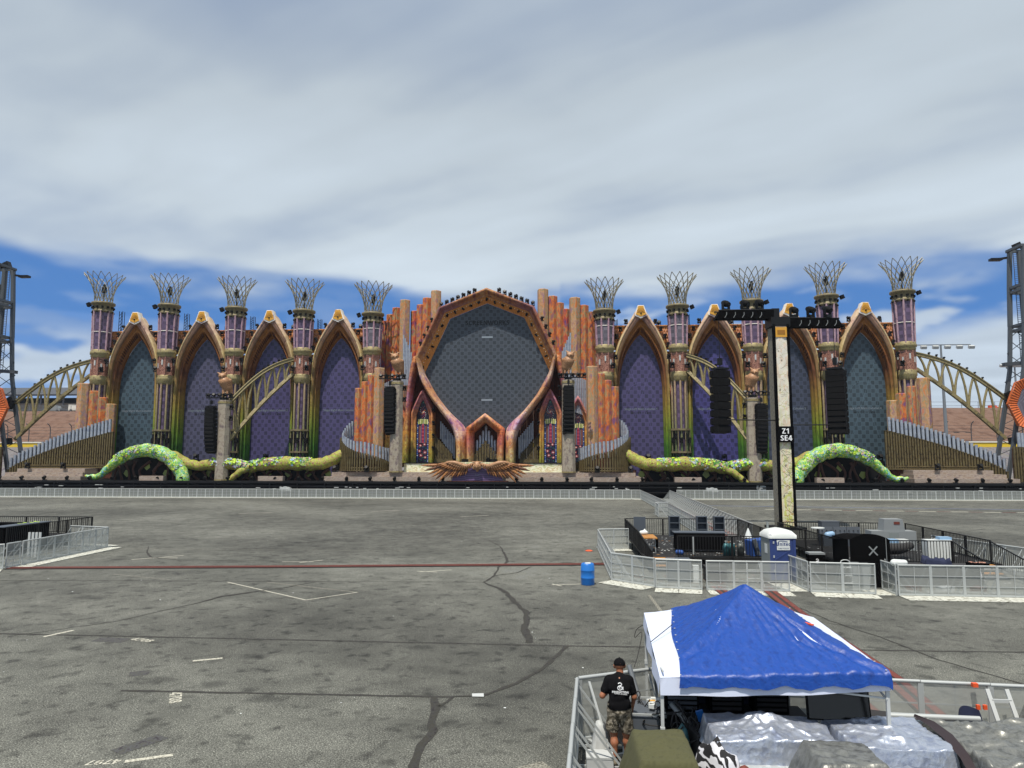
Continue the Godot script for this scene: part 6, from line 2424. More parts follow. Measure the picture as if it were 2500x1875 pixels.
func enclosure_middle():
	var gl := "barriers round the middle enclosure"
	barrier_run(Vector2(13.45, 65.2), Vector2(13.5, 75.7), "mesh crowd barrier along the middle enclosure's left side", "barriers of the middle enclosure's left side")
	barrier_run(Vector2(15.3, 64.6), Vector2(13.5, 65.0), "crowd barrier at the middle enclosure's far left corner", "barriers at the far corner of the middle enclosure", true)
	barrier_run(Vector2(13.5, 75.7), Vector2(15.2, 77.3), "mesh crowd barrier on the middle enclosure's slanted corner", "barriers of the middle enclosure's slanted corner")
	barrier_run(Vector2(15.2, 77.45), Vector2(17.05, 77.8), "mesh crowd barrier near the blue drum side of the middle enclosure", "near barriers of the middle enclosure, left")
	barrier_run(Vector2(17.2, 77.85), Vector2(20.5, 77.95), "mesh crowd barrier before the portable toilet", "near barriers of the middle enclosure, right")
	platform("black platform littered with rubbish in the middle enclosure", 15.4, 22.4, 61.6, 71.9, 0.55)
	railing(Vector2(15.4, 61.6), Vector2(22.4, 61.7), 0.55, "black railing panel along the far side of the middle platform", "far railings of the middle platform")
	railing(Vector2(15.35, 61.6), Vector2(15.35, 69.0), 0.55, "black railing panel along the left side of the middle platform", "left railings of the middle platform")
	railing(Vector2(15.35, 69.2), Vector2(15.6, 73.4), 0.55, "black stair railing running down at the left of the middle platform", "", 0.0)
	railing(Vector2(17.0, 71.9), Vector2(22.3, 71.9), 0.55, "black railing panel along the near side of the middle platform", "near railings of the middle platform")
	railing(Vector2(22.4, 61.7), Vector2(22.4, 71.9), 0.55, "black railing panel along the right side of the middle platform", "right railings of the middle platform")
	stairs("wooden steps leading up to the middle platform behind the barriers", Vector3(16.2, 0, 71.95), 1.3, 0.55, 4)
	var names := ["left", "middle", "right"]
	for k in 3:
		var s := thing("shelf_unit", "dark slate open shelf unit at the far railing of the middle platform, %s of three" % names[k], "shelf", Vector3([18.35, 20.05, 21.1][k], 0.55, 62.2))
		var st := ST()
		for e in [-0.3, 0.3]:
			box(st, Vector3(e, 0.62, 0), Vector3(0.05, 1.24, 0.42))
		box(st, Vector3(0, 0.62, -0.2), Vector3(0.6, 1.24, 0.03))
		done("sides", st, "slate_plastic", s)
		for i in 4:
			st = ST()
			box(st, Vector3(0, 0.04 + i * 0.39, 0), Vector3(0.57, 0.03, 0.4))
			done("shelf_board", st, "slate_plastic", s)
	var st2 := ST()
	box(st2, Vector3(0, 0.62, 0), Vector3(0.75, 1.15, 0.06))
	tag(done("slate_board", st2, "slate_plastic", self, Vector3(16.25, 0.5, 61.85)), "plain slate-blue board leaning at the far left railing of the middle platform", "board")
	var tb := thing("folding_table", "plywood-topped folding table with bent metal legs at the left of the middle platform", "table", Vector3(15.85, 0.55, 69.6))
	st2 = ST()
	box(st2, Vector3(0, 0.74, 0), Vector3(0.75, 0.05, 1.8))
	done("table_top", st2, "plywood", tb)
	for e in [-0.7, 0.7]:
		st2 = ST()
		rod(st2, Vector3(-0.28, 0.72, e), Vector3(-0.3, 0, e), 0.02, 6)
		rod(st2, Vector3(0.28, 0.72, e), Vector3(0.3, 0, e), 0.02, 6)
		rod(st2, Vector3(-0.29, 0.35, e), Vector3(0.29, 0.35, e), 0.016, 6)
		done("bent_leg", st2, "galvanised", tb)
	st2 = ST()
	box(st2, Vector3(0.42, 0.45, 0.1), Vector3(0.02, 0.55, 1.3))
	done("black_skirt", st2, "black_cloth", tb)
	put("white_bag", nets([[Vector3(-0.12, 0.1, 0), Vector3(0.12, 0.12, 0.05), 0.12, 0.1], [Vector3(0.02, 0.2, 0), Vector3(0.06, 0.28, 0), 0.06, 0.04]], 0.03, 0.06), "white_plastic", self, Vector3(15.7, 1.32, 69.0)).set_meta("label", "crumpled white bag lying on the plywood folding table")
	get_child(get_child_count() - 1).set_meta("category", "bag")
	var c := thing("draped_counter", "long table draped in black cloth in the middle of the platform", "table", Vector3(18.5, 0.55, 69.6))
	st2 = ST()
	drape(st2, Vector2(1.25, 0.4), 0.95, 0.85, 61, 0.02, 20, 0.04)
	done("black_drape", st2, "black_cloth", c)
	st2 = ST()
	box(st2, Vector3(0, 0.99, -0.05), Vector3(2.7, 0.04, 0.9))
	done("counter_top", st2, "slate_plastic", c)
	for k in 3:
		var g := thing("gas_cylinder", ["teal gas cylinder, left of three by the near railing", "teal gas cylinder, middle of three by the near railing", "grey gas cylinder, right of three by the near railing"][k], "gas cylinder", Vector3([19.45, 19.72, 20.15][k], 0.55, 71.5), 0.0, "gas cylinders on the middle platform")
		st2 = ST()
		lathe(st2, Vector3.ZERO, [Vector2(0.01, 0), Vector2(0.17, 0.02), Vector2(0.17, 0.5), Vector2(0.14, 0.6), Vector2(0.05, 0.66)], 12)
		done("bottle", st2, "teal_gas" if k < 2 else "grey_gas", g)
		st2 = ST()
		rod(st2, Vector3(0, 0.64, 0), Vector3(0, 0.76, 0), 0.035, 6)
		rod(st2, Vector3(-0.06, 0.74, 0), Vector3(0.06, 0.74, 0), 0.025, 6)
		done("valve", st2, "galvanised", g)
	var cool := thing("ice_chest", "big blue chest tipped on its side under a leaning grey tube on the middle platform", "chest", Vector3(21.4, 0.55, 70.9), 0.2)
	st2 = ST()
	box(st2, Vector3(0, 0.45, 0), Vector3(1.5, 0.75, 0.8), Basis(Vector3(0, 0, 1), 0.1))
	done("body", st2, "strong_blue", cool)
	st2 = ST()
	box(st2, Vector3(0.5, 0.35, 0.42), Vector3(0.45, 0.6, 0.03), Basis(Vector3(0, 0, 1), 0.1))
	done("pale_panel", st2, "ice_blue", cool)
	st2 = ST()
	rod(st2, Vector3(-0.5, 0.1, 0.55), Vector3(-0.7, 0.85, 0.5), 0.11, 10)
	done("grey_tube", st2, "case_grey", cool)
	st2 = ST()
	lathe(st2, Vector3(21.2, 1.2, 68.9), [Vector2(0.2, 0), Vector2(0.14, 0.2), Vector2(0.02, 0.5)], 10)
	tag(done("white_cone", st2, "white_plastic"), "white folded umbrella standing behind the blue chest", "umbrella")
	put("blue_bag", nets([[Vector3(-0.1, 0.12, 0), Vector3(0.1, 0.1, 0), 0.12, 0.12]], 0.04, 0.05), "strong_blue", self, Vector3(17.25, 0.56, 71.0)).set_meta("label", "small vivid blue bag on the floor left of the draped table")
	get_child(get_child_count() - 1).set_meta("category", "bag")
	st2 = ST()
	bar(st2, Vector3(17.9, 0.6, 71.2), Vector3(17.9, 1.5, 71.2), 0.06)
	tag(done("grey_pole", st2, "galvanised"), "upright grey pole before the draped table", "pole")
	litter("white_rubbish", "pale rubbish scattered over the middle platform", 15.6, 22.2, 62.5, 71.7, 0.55, 210, "light_grey", 0.09, 5)
	litter("brown_rubbish", "brown rubbish scattered over the middle platform", 15.6, 22.2, 63.0, 71.7, 0.55, 90, "plywood", 0.09, 6)
	litter("pink_confetti", "reddish confetti on the ground inside the near barriers", 14.5, 20.3, 73.6, 77.4, 0.0, 240, "red_paint", 0.07, 8)
	litter("pale_confetti", "pale confetti on the ground inside the near barriers", 13.7, 20.3, 73.0, 77.4, 0.0, 160, "light_grey", 0.06, 9)
	crate("road_case", "big grey road case just inside the near barriers of the middle enclosure", "case", Vector3(16.45, 0, 75.6), Vector3(1.0, 0.95, 0.7), "case_grey")
	crate("road_case", "black low road case beside the steps of the middle enclosure", "case", Vector3(18.1, 0, 75.2), Vector3(0.9, 0.6, 0.7), "rubber")
	crate("white_box", "white upright box behind the near barriers of the middle enclosure", "box", Vector3(17.15, 0, 75.8), Vector3(0.25, 0.7, 0.3), "white_plastic")
	var fc := thing("folded_frame", "grey metal frame leaning behind the barriers beside the portable toilet", "frame", Vector3(19.5, 0, 76.3))
	st2 = ST()
	for e in [-0.35, 0.35]:
		rod(st2, Vector3(e, 0, 0.3), Vector3(e * 0.7, 1.0, -0.1), 0.025, 6)
	for y in [0.3, 0.65]:
		rod(st2, Vector3(-0.33, y, 0.2), Vector3(0.33, y, 0.2), 0.02, 6)
	done("bars", st2, "galvanised", fc)
	# portable toilet
	var p := thing("portable_toilet", "dark blue portable toilet with domed white roof and white notice on its door", "portable toilet", Vector3(20.85, 0, 75.35), 0.06)
	st2 = ST()
	box(st2, Vector3(0, 0.07, 0), Vector3(1.16, 0.14, 1.16))
	done("skid", st2, "rubber", p)
	st2 = ST()
	box(st2, Vector3(-0.55, 1.1, 0), Vector3(0.04, 1.95, 1.08))
	box(st2, Vector3(0.55, 1.1, 0), Vector3(0.04, 1.95, 1.08))
	box(st2, Vector3(0, 1.1, -0.54), Vector3(1.1, 1.95, 0.04))
	done("grey_wall", st2, "booth_grey", p)
	st2 = ST()
	for e in [-0.5, 0.5]:
		box(st2, Vector3(e, 1.1, 0.54), Vector3(0.12, 1.95, 0.07))
	box(st2, Vector3(0, 2.03, 0.54), Vector3(1.0, 0.12, 0.07))
	done("door_frame", st2, "booth_blue", p)
	st2 = ST()
	box(st2, Vector3(0, 1.06, 0.53), Vector3(0.87, 1.8, 0.05))
	bar(st2, Vector3(-0.35, 1.0, 0.56), Vector3(0.35, 1.45, 0.56), 0.05, 0.03)
	bar(st2, Vector3(-0.35, 0.35, 0.56), Vector3(0.35, 0.8, 0.56), 0.05, 0.03)
	bar(st2, Vector3(-0.35, 0.2, 0.56), Vector3(-0.35, 1.0, 0.56), 0.04, 0.03)
	var door := done("door", st2, "booth_blue", p)
	st2 = ST()
	box(st2, Vector3(0.34, 1.05, 0.58), Vector3(0.06, 0.16, 0.05))
	done("handle", st2, "rubber", door)
	st2 = ST()
	for y in [0.55, 1.15, 1.75]:
		box(st2, Vector3(-0.40, y, 0.57), Vector3(0.06, 0.1, 0.03))
	done("hinges", st2, "galvanised", door)
	st2 = ST()
	box(st2, Vector3(0.02, 1.64, 0.575), Vector3(0.56, 0.42, 0.02))
	var nt := done("notice", st2, "white_plastic", door)
	words("United", 0.15, "booth_blue", nt, Vector3(0.03, 1.68, 0.588), Vector3.ZERO, "notice_name", 0.006, true)
	words("1-800-TOILETS", 0.055, "booth_blue", nt, Vector3(0.02, 1.50, 0.588), Vector3.ZERO, "notice_number", 0.006)
	st2 = ST()
	tube(st2, spline([Vector3(-0.22, 1.66, 0.59), Vector3(-0.18, 1.8, 0.59), Vector3(0.0, 1.82, 0.59), Vector3(0.2, 1.78, 0.59)], 3), [0.012], 4)
	done("notice_swoosh", st2, "booth_blue", nt)
	st2 = ST()
	box(st2, Vector3(-0.575, 1.45, 0.1), Vector3(0.012, 0.4, 0.3))
	done("side_notice", st2, "white_plastic", p)
	st2 = ST()
	sm = true
	var rows := []
	for j in 9:
		var row := []
		for i in 9:
			var u := i / 4.0 - 1.0
			var v := j / 4.0 - 1.0
			var q := 1.0 - maxf(pow(absf(u), 4.0), pow(absf(v), 4.0))
			row.append(Vector3(u * 0.6, 2.06 + 0.28 * pow(maxf(q, 0.0), 0.5) * (1.0 - 0.35 * absf(u)), v * 0.6))
		rows.append(row)
	loft(st2, rows)
	for e in [0, 8]:
		for i in 8:
			quad(st2, rows[e][i], rows[e][i + 1], rows[e][i + 1] - Vector3(0, 0.14, 0), rows[e][i] - Vector3(0, 0.14, 0))
			quad(st2, rows[i][e], rows[i + 1][e], rows[i + 1][e] - Vector3(0, 0.14, 0), rows[i][e] - Vector3(0, 0.14, 0))
	sm = false
	done("domed_roof", st2, "white_plastic", p)
	st2 = ST()
	rod(st2, Vector3(-0.3, 2.1, -0.4), Vector3(-0.3, 2.55, -0.4), 0.05, 8)
	done("vent_pipe", st2, "booth_grey", p)
	# blue drum on the yard
	var b := thing("plastic_drum", "bright blue plastic drum standing alone on the asphalt", "drum", Vector3(12.42, 0, 76.75))
	st2 = ST()
	lathe(st2, Vector3.ZERO, [Vector2(0.01, 0.01), Vector2(0.27, 0.0), Vector2(0.285, 0.03), Vector2(0.29, 0.27), Vector2(0.30, 0.29), Vector2(0.30, 0.31), Vector2(0.29, 0.33), Vector2(0.29, 0.58), Vector2(0.30, 0.60), Vector2(0.30, 0.62), Vector2(0.29, 0.64), Vector2(0.28, 0.86), Vector2(0.25, 0.90), Vector2(0.22, 0.905), Vector2(0.21, 0.85), Vector2(0.01, 0.85)], 20)
	done("shell", st2, "barrel_blue", b)
	st2 = ST()
	for e in [-0.1, 0.08]:
		rod(st2, Vector3(e, 0.85, 0.0), Vector3(e, 0.9, 0.0), 0.03, 8)
	box(st2, Vector3(0.02, 0.89, -0.05), Vector3(0.22, 0.03, 0.12), Basis(Vector3(1, 1, 0).normalized(), 0.3))
	done("bungs", st2, "white_plastic", b)
	st2 = ST()
	lathe(st2, Vector3.ZERO, [Vector2(0.22, 0.02), Vector2(0.14, 0.06), Vector2(0.01, 0.07)], 12)
	tag(done("orange_disc", st2, "orange", self, Vector3(12.9, 0, 65.6)), "flattened orange marker disc on the asphalt by the far barrier corner", "marker")


func enclosure_right():
	barrier_run(Vector2(21.3, 77.95), Vector2(23.72, 78.3), "mesh crowd barrier between toilet and black tent", "barriers between toilet and tent")
	barrier_run(Vector2(21.1, 75.6), Vector2(21.28, 77.8), "mesh crowd barrier turned inwards beside the toilet", "barriers beside the portable toilet", false)
	barrier_run(Vector2(24.5, 78.45), Vector2(40.5, 78.9), "mesh crowd barrier on the right enclosure's near side", "near barriers of the right enclosure")
	barrier_run(Vector2(24.42, 77.2), Vector2(24.46, 78.4), "grey mesh crowd barrier end turned inwards right of the black tent", "", false)
	barrier_run(Vector2(31.5, 67.0), Vector2(34.5, 78.0), "crowd barrier at the right enclosure's far right", "far barriers of the right enclosure", true)
	platform("black platform with lounge furniture in the right enclosure", 24.4, 31.6, 63.6, 73.1, 0.55)
	railing(Vector2(24.6, 63.6), Vector2(31.2, 63.7), 0.55, "black railing panel along the far side of the right platform", "far railings of the right platform")
	railing(Vector2(31.6, 63.8), Vector2(31.3, 72.8), 0.55, "black railing panel along the right side of the right platform", "right railings of the right platform")
	railing(Vector2(24.3, 63.6), Vector2(24.4, 73.0), 0.55, "black railing panel along the left side of the right platform", "left railings of the right platform")
	railing(Vector2(26.4, 73.1), Vector2(29.4, 73.1), 0.55, "black railing panel along the near side of the right platform", "near railings of the right platform")
	railing(Vector2(29.4, 73.1), Vector2(29.5, 75.3), 0.55, "sloping black stair rail, left of the right platform's stairs", "", 0.0)
	railing(Vector2(31.1, 73.1), Vector2(31.2, 75.5), 0.55, "sloping black stair rail, right of the right platform's stairs", "", 0.0)
	stairs("short steps up to the right platform between sloping rails", Vector3(30.3, 0, 73.2), 1.5, 0.55, 4)
	# black fabric tent with a cross
	var t := thing("black_tent", "black fabric changing tent with a grey taped cross and curved roof", "tent", Vector3(24.25, 0, 76.3), 0.02)
	var st := ST()
	sm = true
	var rows := []
	for z in [-1.3, -0.6, 0.0, 0.32]:
		var row := []
		for i in 13:
			var u := i / 6.0 - 1.0
			row.append(Vector3(u * 0.82 - 0.5 * (0.32 - z) * 0.35, 1.98 + 0.24 * (1.0 - u * u) - 0.08 * (0.32 - z), z))
		rows.append(row)
	loft(st, rows)
	sm = false
	done("roof_sheet", st, "black_cloth", t)
	st = ST()
	slab(st, PackedVector2Array([Vector2(-0.82, 0.02), Vector2(0.66, 0.02), Vector2(0.66, 2.02), Vector2(0.4, 2.16), Vector2(0, 2.21), Vector2(-0.5, 2.13), Vector2(-0.82, 1.98)]), 0.28, 0.32)
	done("front_sheet", st, "black_cloth", t)
	for q in [[0.82, -0.5, 0.03, 1.6], [-0.9, -0.5, 0.03, 1.6], [0.73, 0.29, 0.15, 0.03]]:
		st = ST()
		box(st, Vector3(q[0], 1.0, q[1]), Vector3(q[2], 1.98, q[3]))
		done("side_sheet", st, "black_cloth", t)
	st = ST()
	box(st, Vector3(0.655, 1.05, 0.335), Vector3(0.02, 2.0, 0.02))
	done("zip", st, "grey_plastic", t)
	st = ST()
	for k in 3:
		box(st, Vector3(0.58, 0.92 + k * 0.12, 0.335), Vector3(0.03, 0.07, 0.02), Basis(Vector3(0, 0, 1), 0.3))
	done("zip_pulls", st, "light_grey", t)
	for e in [-1, 1]:
		st = ST()
		box(st, Vector3(0.12, 1.52, 0.33 + 0.006 * e), Vector3(0.05, 0.5, 0.01), Basis(Vector3(0, 0, 1), e * 0.75))
		done("tape_strip", st, "grey_plastic", t)
	# step ladder, bin, logo box
	var l := thing("step_ladder", "small aluminium step ladder with a rounded top left of the black tent", "ladder", Vector3(23.0, 0, 77.2))
	l.scale = Vector3.ONE * 0.86
	st = ST()
	tube(st, spline([Vector3(-0.24, 0, 0.25), Vector3(-0.22, 1.15, 0), Vector3(-0.14, 1.38, -0.03), Vector3(0.14, 1.38, -0.03), Vector3(0.22, 1.15, 0), Vector3(0.24, 0, 0.25)], 4), [0.022], 6)
	done("bent_frame", st, "light_grey", l)
	for k in 3:
		st = ST()
		box(st, Vector3(0, 0.35 + k * 0.36, 0.2 - k * 0.06), Vector3(0.42, 0.03, 0.24))
		done("step", st, "light_grey", l)
	st = ST()
	for e in [-0.22, 0.22]:
		rod(st, Vector3(e, 0, -0.45), Vector3(e, 1.1, -0.05), 0.018, 6)
	done("rear_legs", st, "light_grey", l)
	for q in [[23.42, 77.1, 0.62, "grey tub with sloping sides, left of the black tent"], [23.72, 77.3, 0.70, "second grey tub leaning against the black tent"]]:
		var bn := thing("grey_tub", q[3], "tub", Vector3(q[0], 0, q[1]))
		st = ST()
		prism(st, Vector3.ZERO, 0.16, 0.26, 0.0, 1.05, 4, PI / 4)
		done("body", st, "grey_plastic", bn)
		st = ST()
		prism(st, Vector3.ZERO, 0.28, 0.28, 1.03, 1.09, 4, PI / 4)
		done("rim", st, "grey_plastic", bn)
	var lb := crate("logo_case", "black cube case with white curled emblem and grey lid left of the ladder", "case", Vector3(22.68, 0.55, 74.6), Vector3(0.66, 0.55, 0.5), "black_cloth")
	st = ST()
	box(st, Vector3(0, 0.6, 0), Vector3(0.7, 0.08, 0.54))
	done("grey_top", st, "grey_plastic", lb)
	emblem(lb, Vector3(0.0, 0.27, 0.27), 0.20)
	crate("low_bench", "low dark bench under the emblem case inside the barriers", "bench", Vector3(22.9, 0, 74.7), Vector3(1.9, 0.52, 0.8), "rubber")
	# lounge furniture
	var c := thing("tufted_couch", "grey tufted couch with bags on it at the far side of the right platform", "couch", Vector3(27.0, 0.55, 66.2))
	st = ST()
	box(st, Vector3(0, 0.22, 0.2), Vector3(2.4, 0.44, 0.9))
	done("seat", st, "slate_plastic", c)
	for k in 3:
		st = ST()
		box(st, Vector3(-0.75 + k * 0.75, 0.68, -0.22), Vector3(0.72, 0.62, 0.2), Basis(Vector3(1, 0, 0), -0.12))
		done("back_cushion", st, "case_grey", c)
	st = ST()
	for k in 18:
		lathe(st, Vector3(-0.98 + (k % 9) * 0.245, 0.6 + (k / 9) * 0.2, -0.1), [Vector2(0.01, -0.03), Vector2(0.04, 0), Vector2(0.01, 0.03)], 6)
	done("tufts", st, "rubber", c)
	put("pale_bag", nets([[Vector3(-0.15, 0.15, 0), Vector3(0.1, 0.2, 0), 0.17, 0.16]], 0.04, 0.05), "ice_blue", self, Vector3(26.3, 0.98, 66.5)).set_meta("label", "pale blue bag on the left seat of the tufted couch")
	get_child(get_child_count() - 1).set_meta("category", "bag")
	crate("black_cabinet", "black cabinet standing at the far railing behind the tufted couch", "cabinet", Vector3(27.0, 0.55, 64.4), Vector3(1.0, 1.15, 0.6), "case_grey")
	var ht := thing("high_table", "round white-topped cocktail table near the wrapped tower", "table", Vector3(25.6, 0.55, 66.6))
	st = ST()
	rod(st, Vector3.ZERO, Vector3(0, 0.95, 0), 0.05, 8)
	done("pedestal", st, "rubber", ht)
	st = ST()
	prism(st, Vector3.ZERO, 0.36, 0.36, 0.95, 1.0, 16)
	done("round_top", st, "white_plastic", ht)
	var k2 := thing("grey_counter", "grey plastic-covered counter with a cabinet on top on the right platform", "counter", Vector3(28.9, 0.55, 68.0))
	st = ST()
	box(st, Vector3(0, 0.5, 0), Vector3(2.3, 1.0, 0.8))
	done("counter_body", st, "grey_plastic", k2)
	st = ST()
	slab(st, PackedVector2Array([Vector2(-0.5, 1.0), Vector2(0.62, 1.0), Vector2(0.5, 1.62), Vector2(-0.42, 1.62)]), -0.35, 0.35)
	done("top_cabinet", st, "grey_plastic", k2)
	st = ST()
	box(st, Vector3(0.2, 1.42, 0.36), Vector3(0.3, 0.14, 0.02))
	done("red_label", st, "red_paint", k2)
	st = ST()
	box(st, Vector3(0, 0.5, 0.41), Vector3(0.5, 0.85, 0.02))
	done("front_panel", st, "booth_grey", k2)
	var lo := thing("curved_lounge", "black curved lounge seat with pale and blue cushions behind the near railing", "lounge seat", Vector3(27.2, 0.55, 71.4))
	st = ST()
	tube(st, spline([Vector3(-1.0, 0.62, 0.25), Vector3(-0.5, 0.5, 0.45), Vector3(0.4, 0.5, 0.45), Vector3(1.1, 0.64, 0.2)], 5), [0.2, 0.24, 0.26, 0.26, 0.26, 0.26, 0.26, 0.26, 0.26, 0.26, 0.26, 0.24, 0.22, 0.2, 0.18, 0.15], 8)
	done("black_roll", st, "rubber", lo)
	for k in 4:
		st = ST()
		box(st, Vector3(-0.75 + k * 0.5, 0.82, -0.05), Vector3(0.46, 0.16, 0.5))
		done("cushion", st, "ice_blue" if k == 2 else "light_grey", lo)
	for q in [[28.9, 72.2, 0.72, "white counter block left of the stairs on the right platform"], [29.55, 72.0, 0.72, "second white counter block beside the stairs on the right platform"]]:
		crate("white_block", q[3], "counter", Vector3(q[0], 0.55, q[1]), Vector3(0.55, 0.95, 0.6), "white_plastic")
	st = ST()
	box(st, Vector3(0, 0.06, 0), Vector3(0.55, 0.12, 0.4))
	tag(done("blue_cushion", st, "ice_blue", self, Vector3(29.6, 1.53, 72.0)), "bright blue cushion lying on the white counter block", "cushion")
	st = ST()
	drape(st, Vector2(0.5, 0.3), 0.42, 0.34, 77, 0.12, 16)
	tag(done("zebra_blanket", st, "zebra", self, Vector3(29.0, 0.02, 74.9)), "black and white patterned blanket heaped by the stair rail", "blanket")
	st = ST()
	drape(st, Vector2(0.5, 0.22), 0.8, 0.25, 78, 0.22, 22)
	tag(done("navy_bundle", st, "navy_cloth", self, Vector3(27.55, 0.2, 75.3)), "crumpled navy tarpaulin bundle behind the near barriers", "bundle")
	crate("long_bench", "long dark bench under the navy bundle behind the near barriers", "bench", Vector3(27.4, 0, 75.4), Vector3(3.4, 0.8, 0.8), "rubber")
	crate("fruit_box", "black tray heaped with red and white scraps at the end of the dark bench", "box", Vector3(29.0, 0.83, 75.8), Vector3(0.7, 0.1, 0.5), "black_cloth")
	litter("red_scraps", "red and white scraps heaped on the black tray", 28.75, 29.25, 75.65, 75.95, 0.98, 24, "rose", 0.08, 14)
	put("white_sack", nets([[Vector3(-0.2, 0.1, 0), Vector3(0.2, 0.1, 0), 0.14, 0.12]], 0.04, 0.05), "white_plastic", self, Vector3(24.7, 1.16, 78.2)).set_meta("label", "white sack slung over the barrier corner right of the black tent")
	get_child(get_child_count() - 1).set_meta("category", "sack")
	crate("white_fridge", "white cabinet behind the barriers at the far right", "cabinet", Vector3(33.5, 0, 77.2), Vector3(1.4, 1.45, 0.8), "white_plastic")
	crate("grey_cabinet", "grey cabinet left of the white one at the far right", "cabinet", Vector3(32.3, 0, 77.0), Vector3(0.8, 1.45, 0.7), "light_grey")
	for k in 3:
		crate("floor_box", ["wooden tray on the ground inside the right barriers, left one", "white carton on the ground inside the right barriers", "wooden tray on the ground inside the right barriers, right one"][k], "box", Vector3(25.6 + k * 1.3, 0, 77.2), Vector3(0.6, 0.16, 0.35), ["wood_dark", "light_grey", "wood_dark"][k], 0.3 * k)
	litter("pale_rubbish", "pale rubbish on the ground inside the right enclosure", 21.6, 33.0, 74.0, 78.2, 0.0, 130, "light_grey", 0.06, 19)
	litter("platform_rubbish", "bits of rubbish on the right platform", 24.8, 31.0, 66.8, 72.8, 0.55, 90, "light_grey", 0.06, 20)


# a white curled emblem like a looped letter
func emblem(parent: Node, at: Vector3, h: float):
	var st := ST()
	var p := []
	for q in [[-0.28, 0.40], [-0.05, 0.52], [0.2, 0.40], [0.22, 0.22], [0.02, 0.10], [-0.22, 0.02], [-0.34, -0.2], [-0.22, -0.44], [0.05, -0.5], [0.26, -0.36], [0.26, -0.12], [0.06, 0.0], [-0.06, -0.14], [0.0, -0.3]]:
		p.append(at + Vector3(q[0] * h, q[1] * h, 0))
	tube(st, spline(p, 4), [h * 0.075], 5)
	bar(st, at + Vector3(0.42 * h, -0.05 * h, 0), at + Vector3(0.42 * h, -0.48 * h, 0), h * 0.14, 0.01)
	done("emblem", st, "print_white", parent)


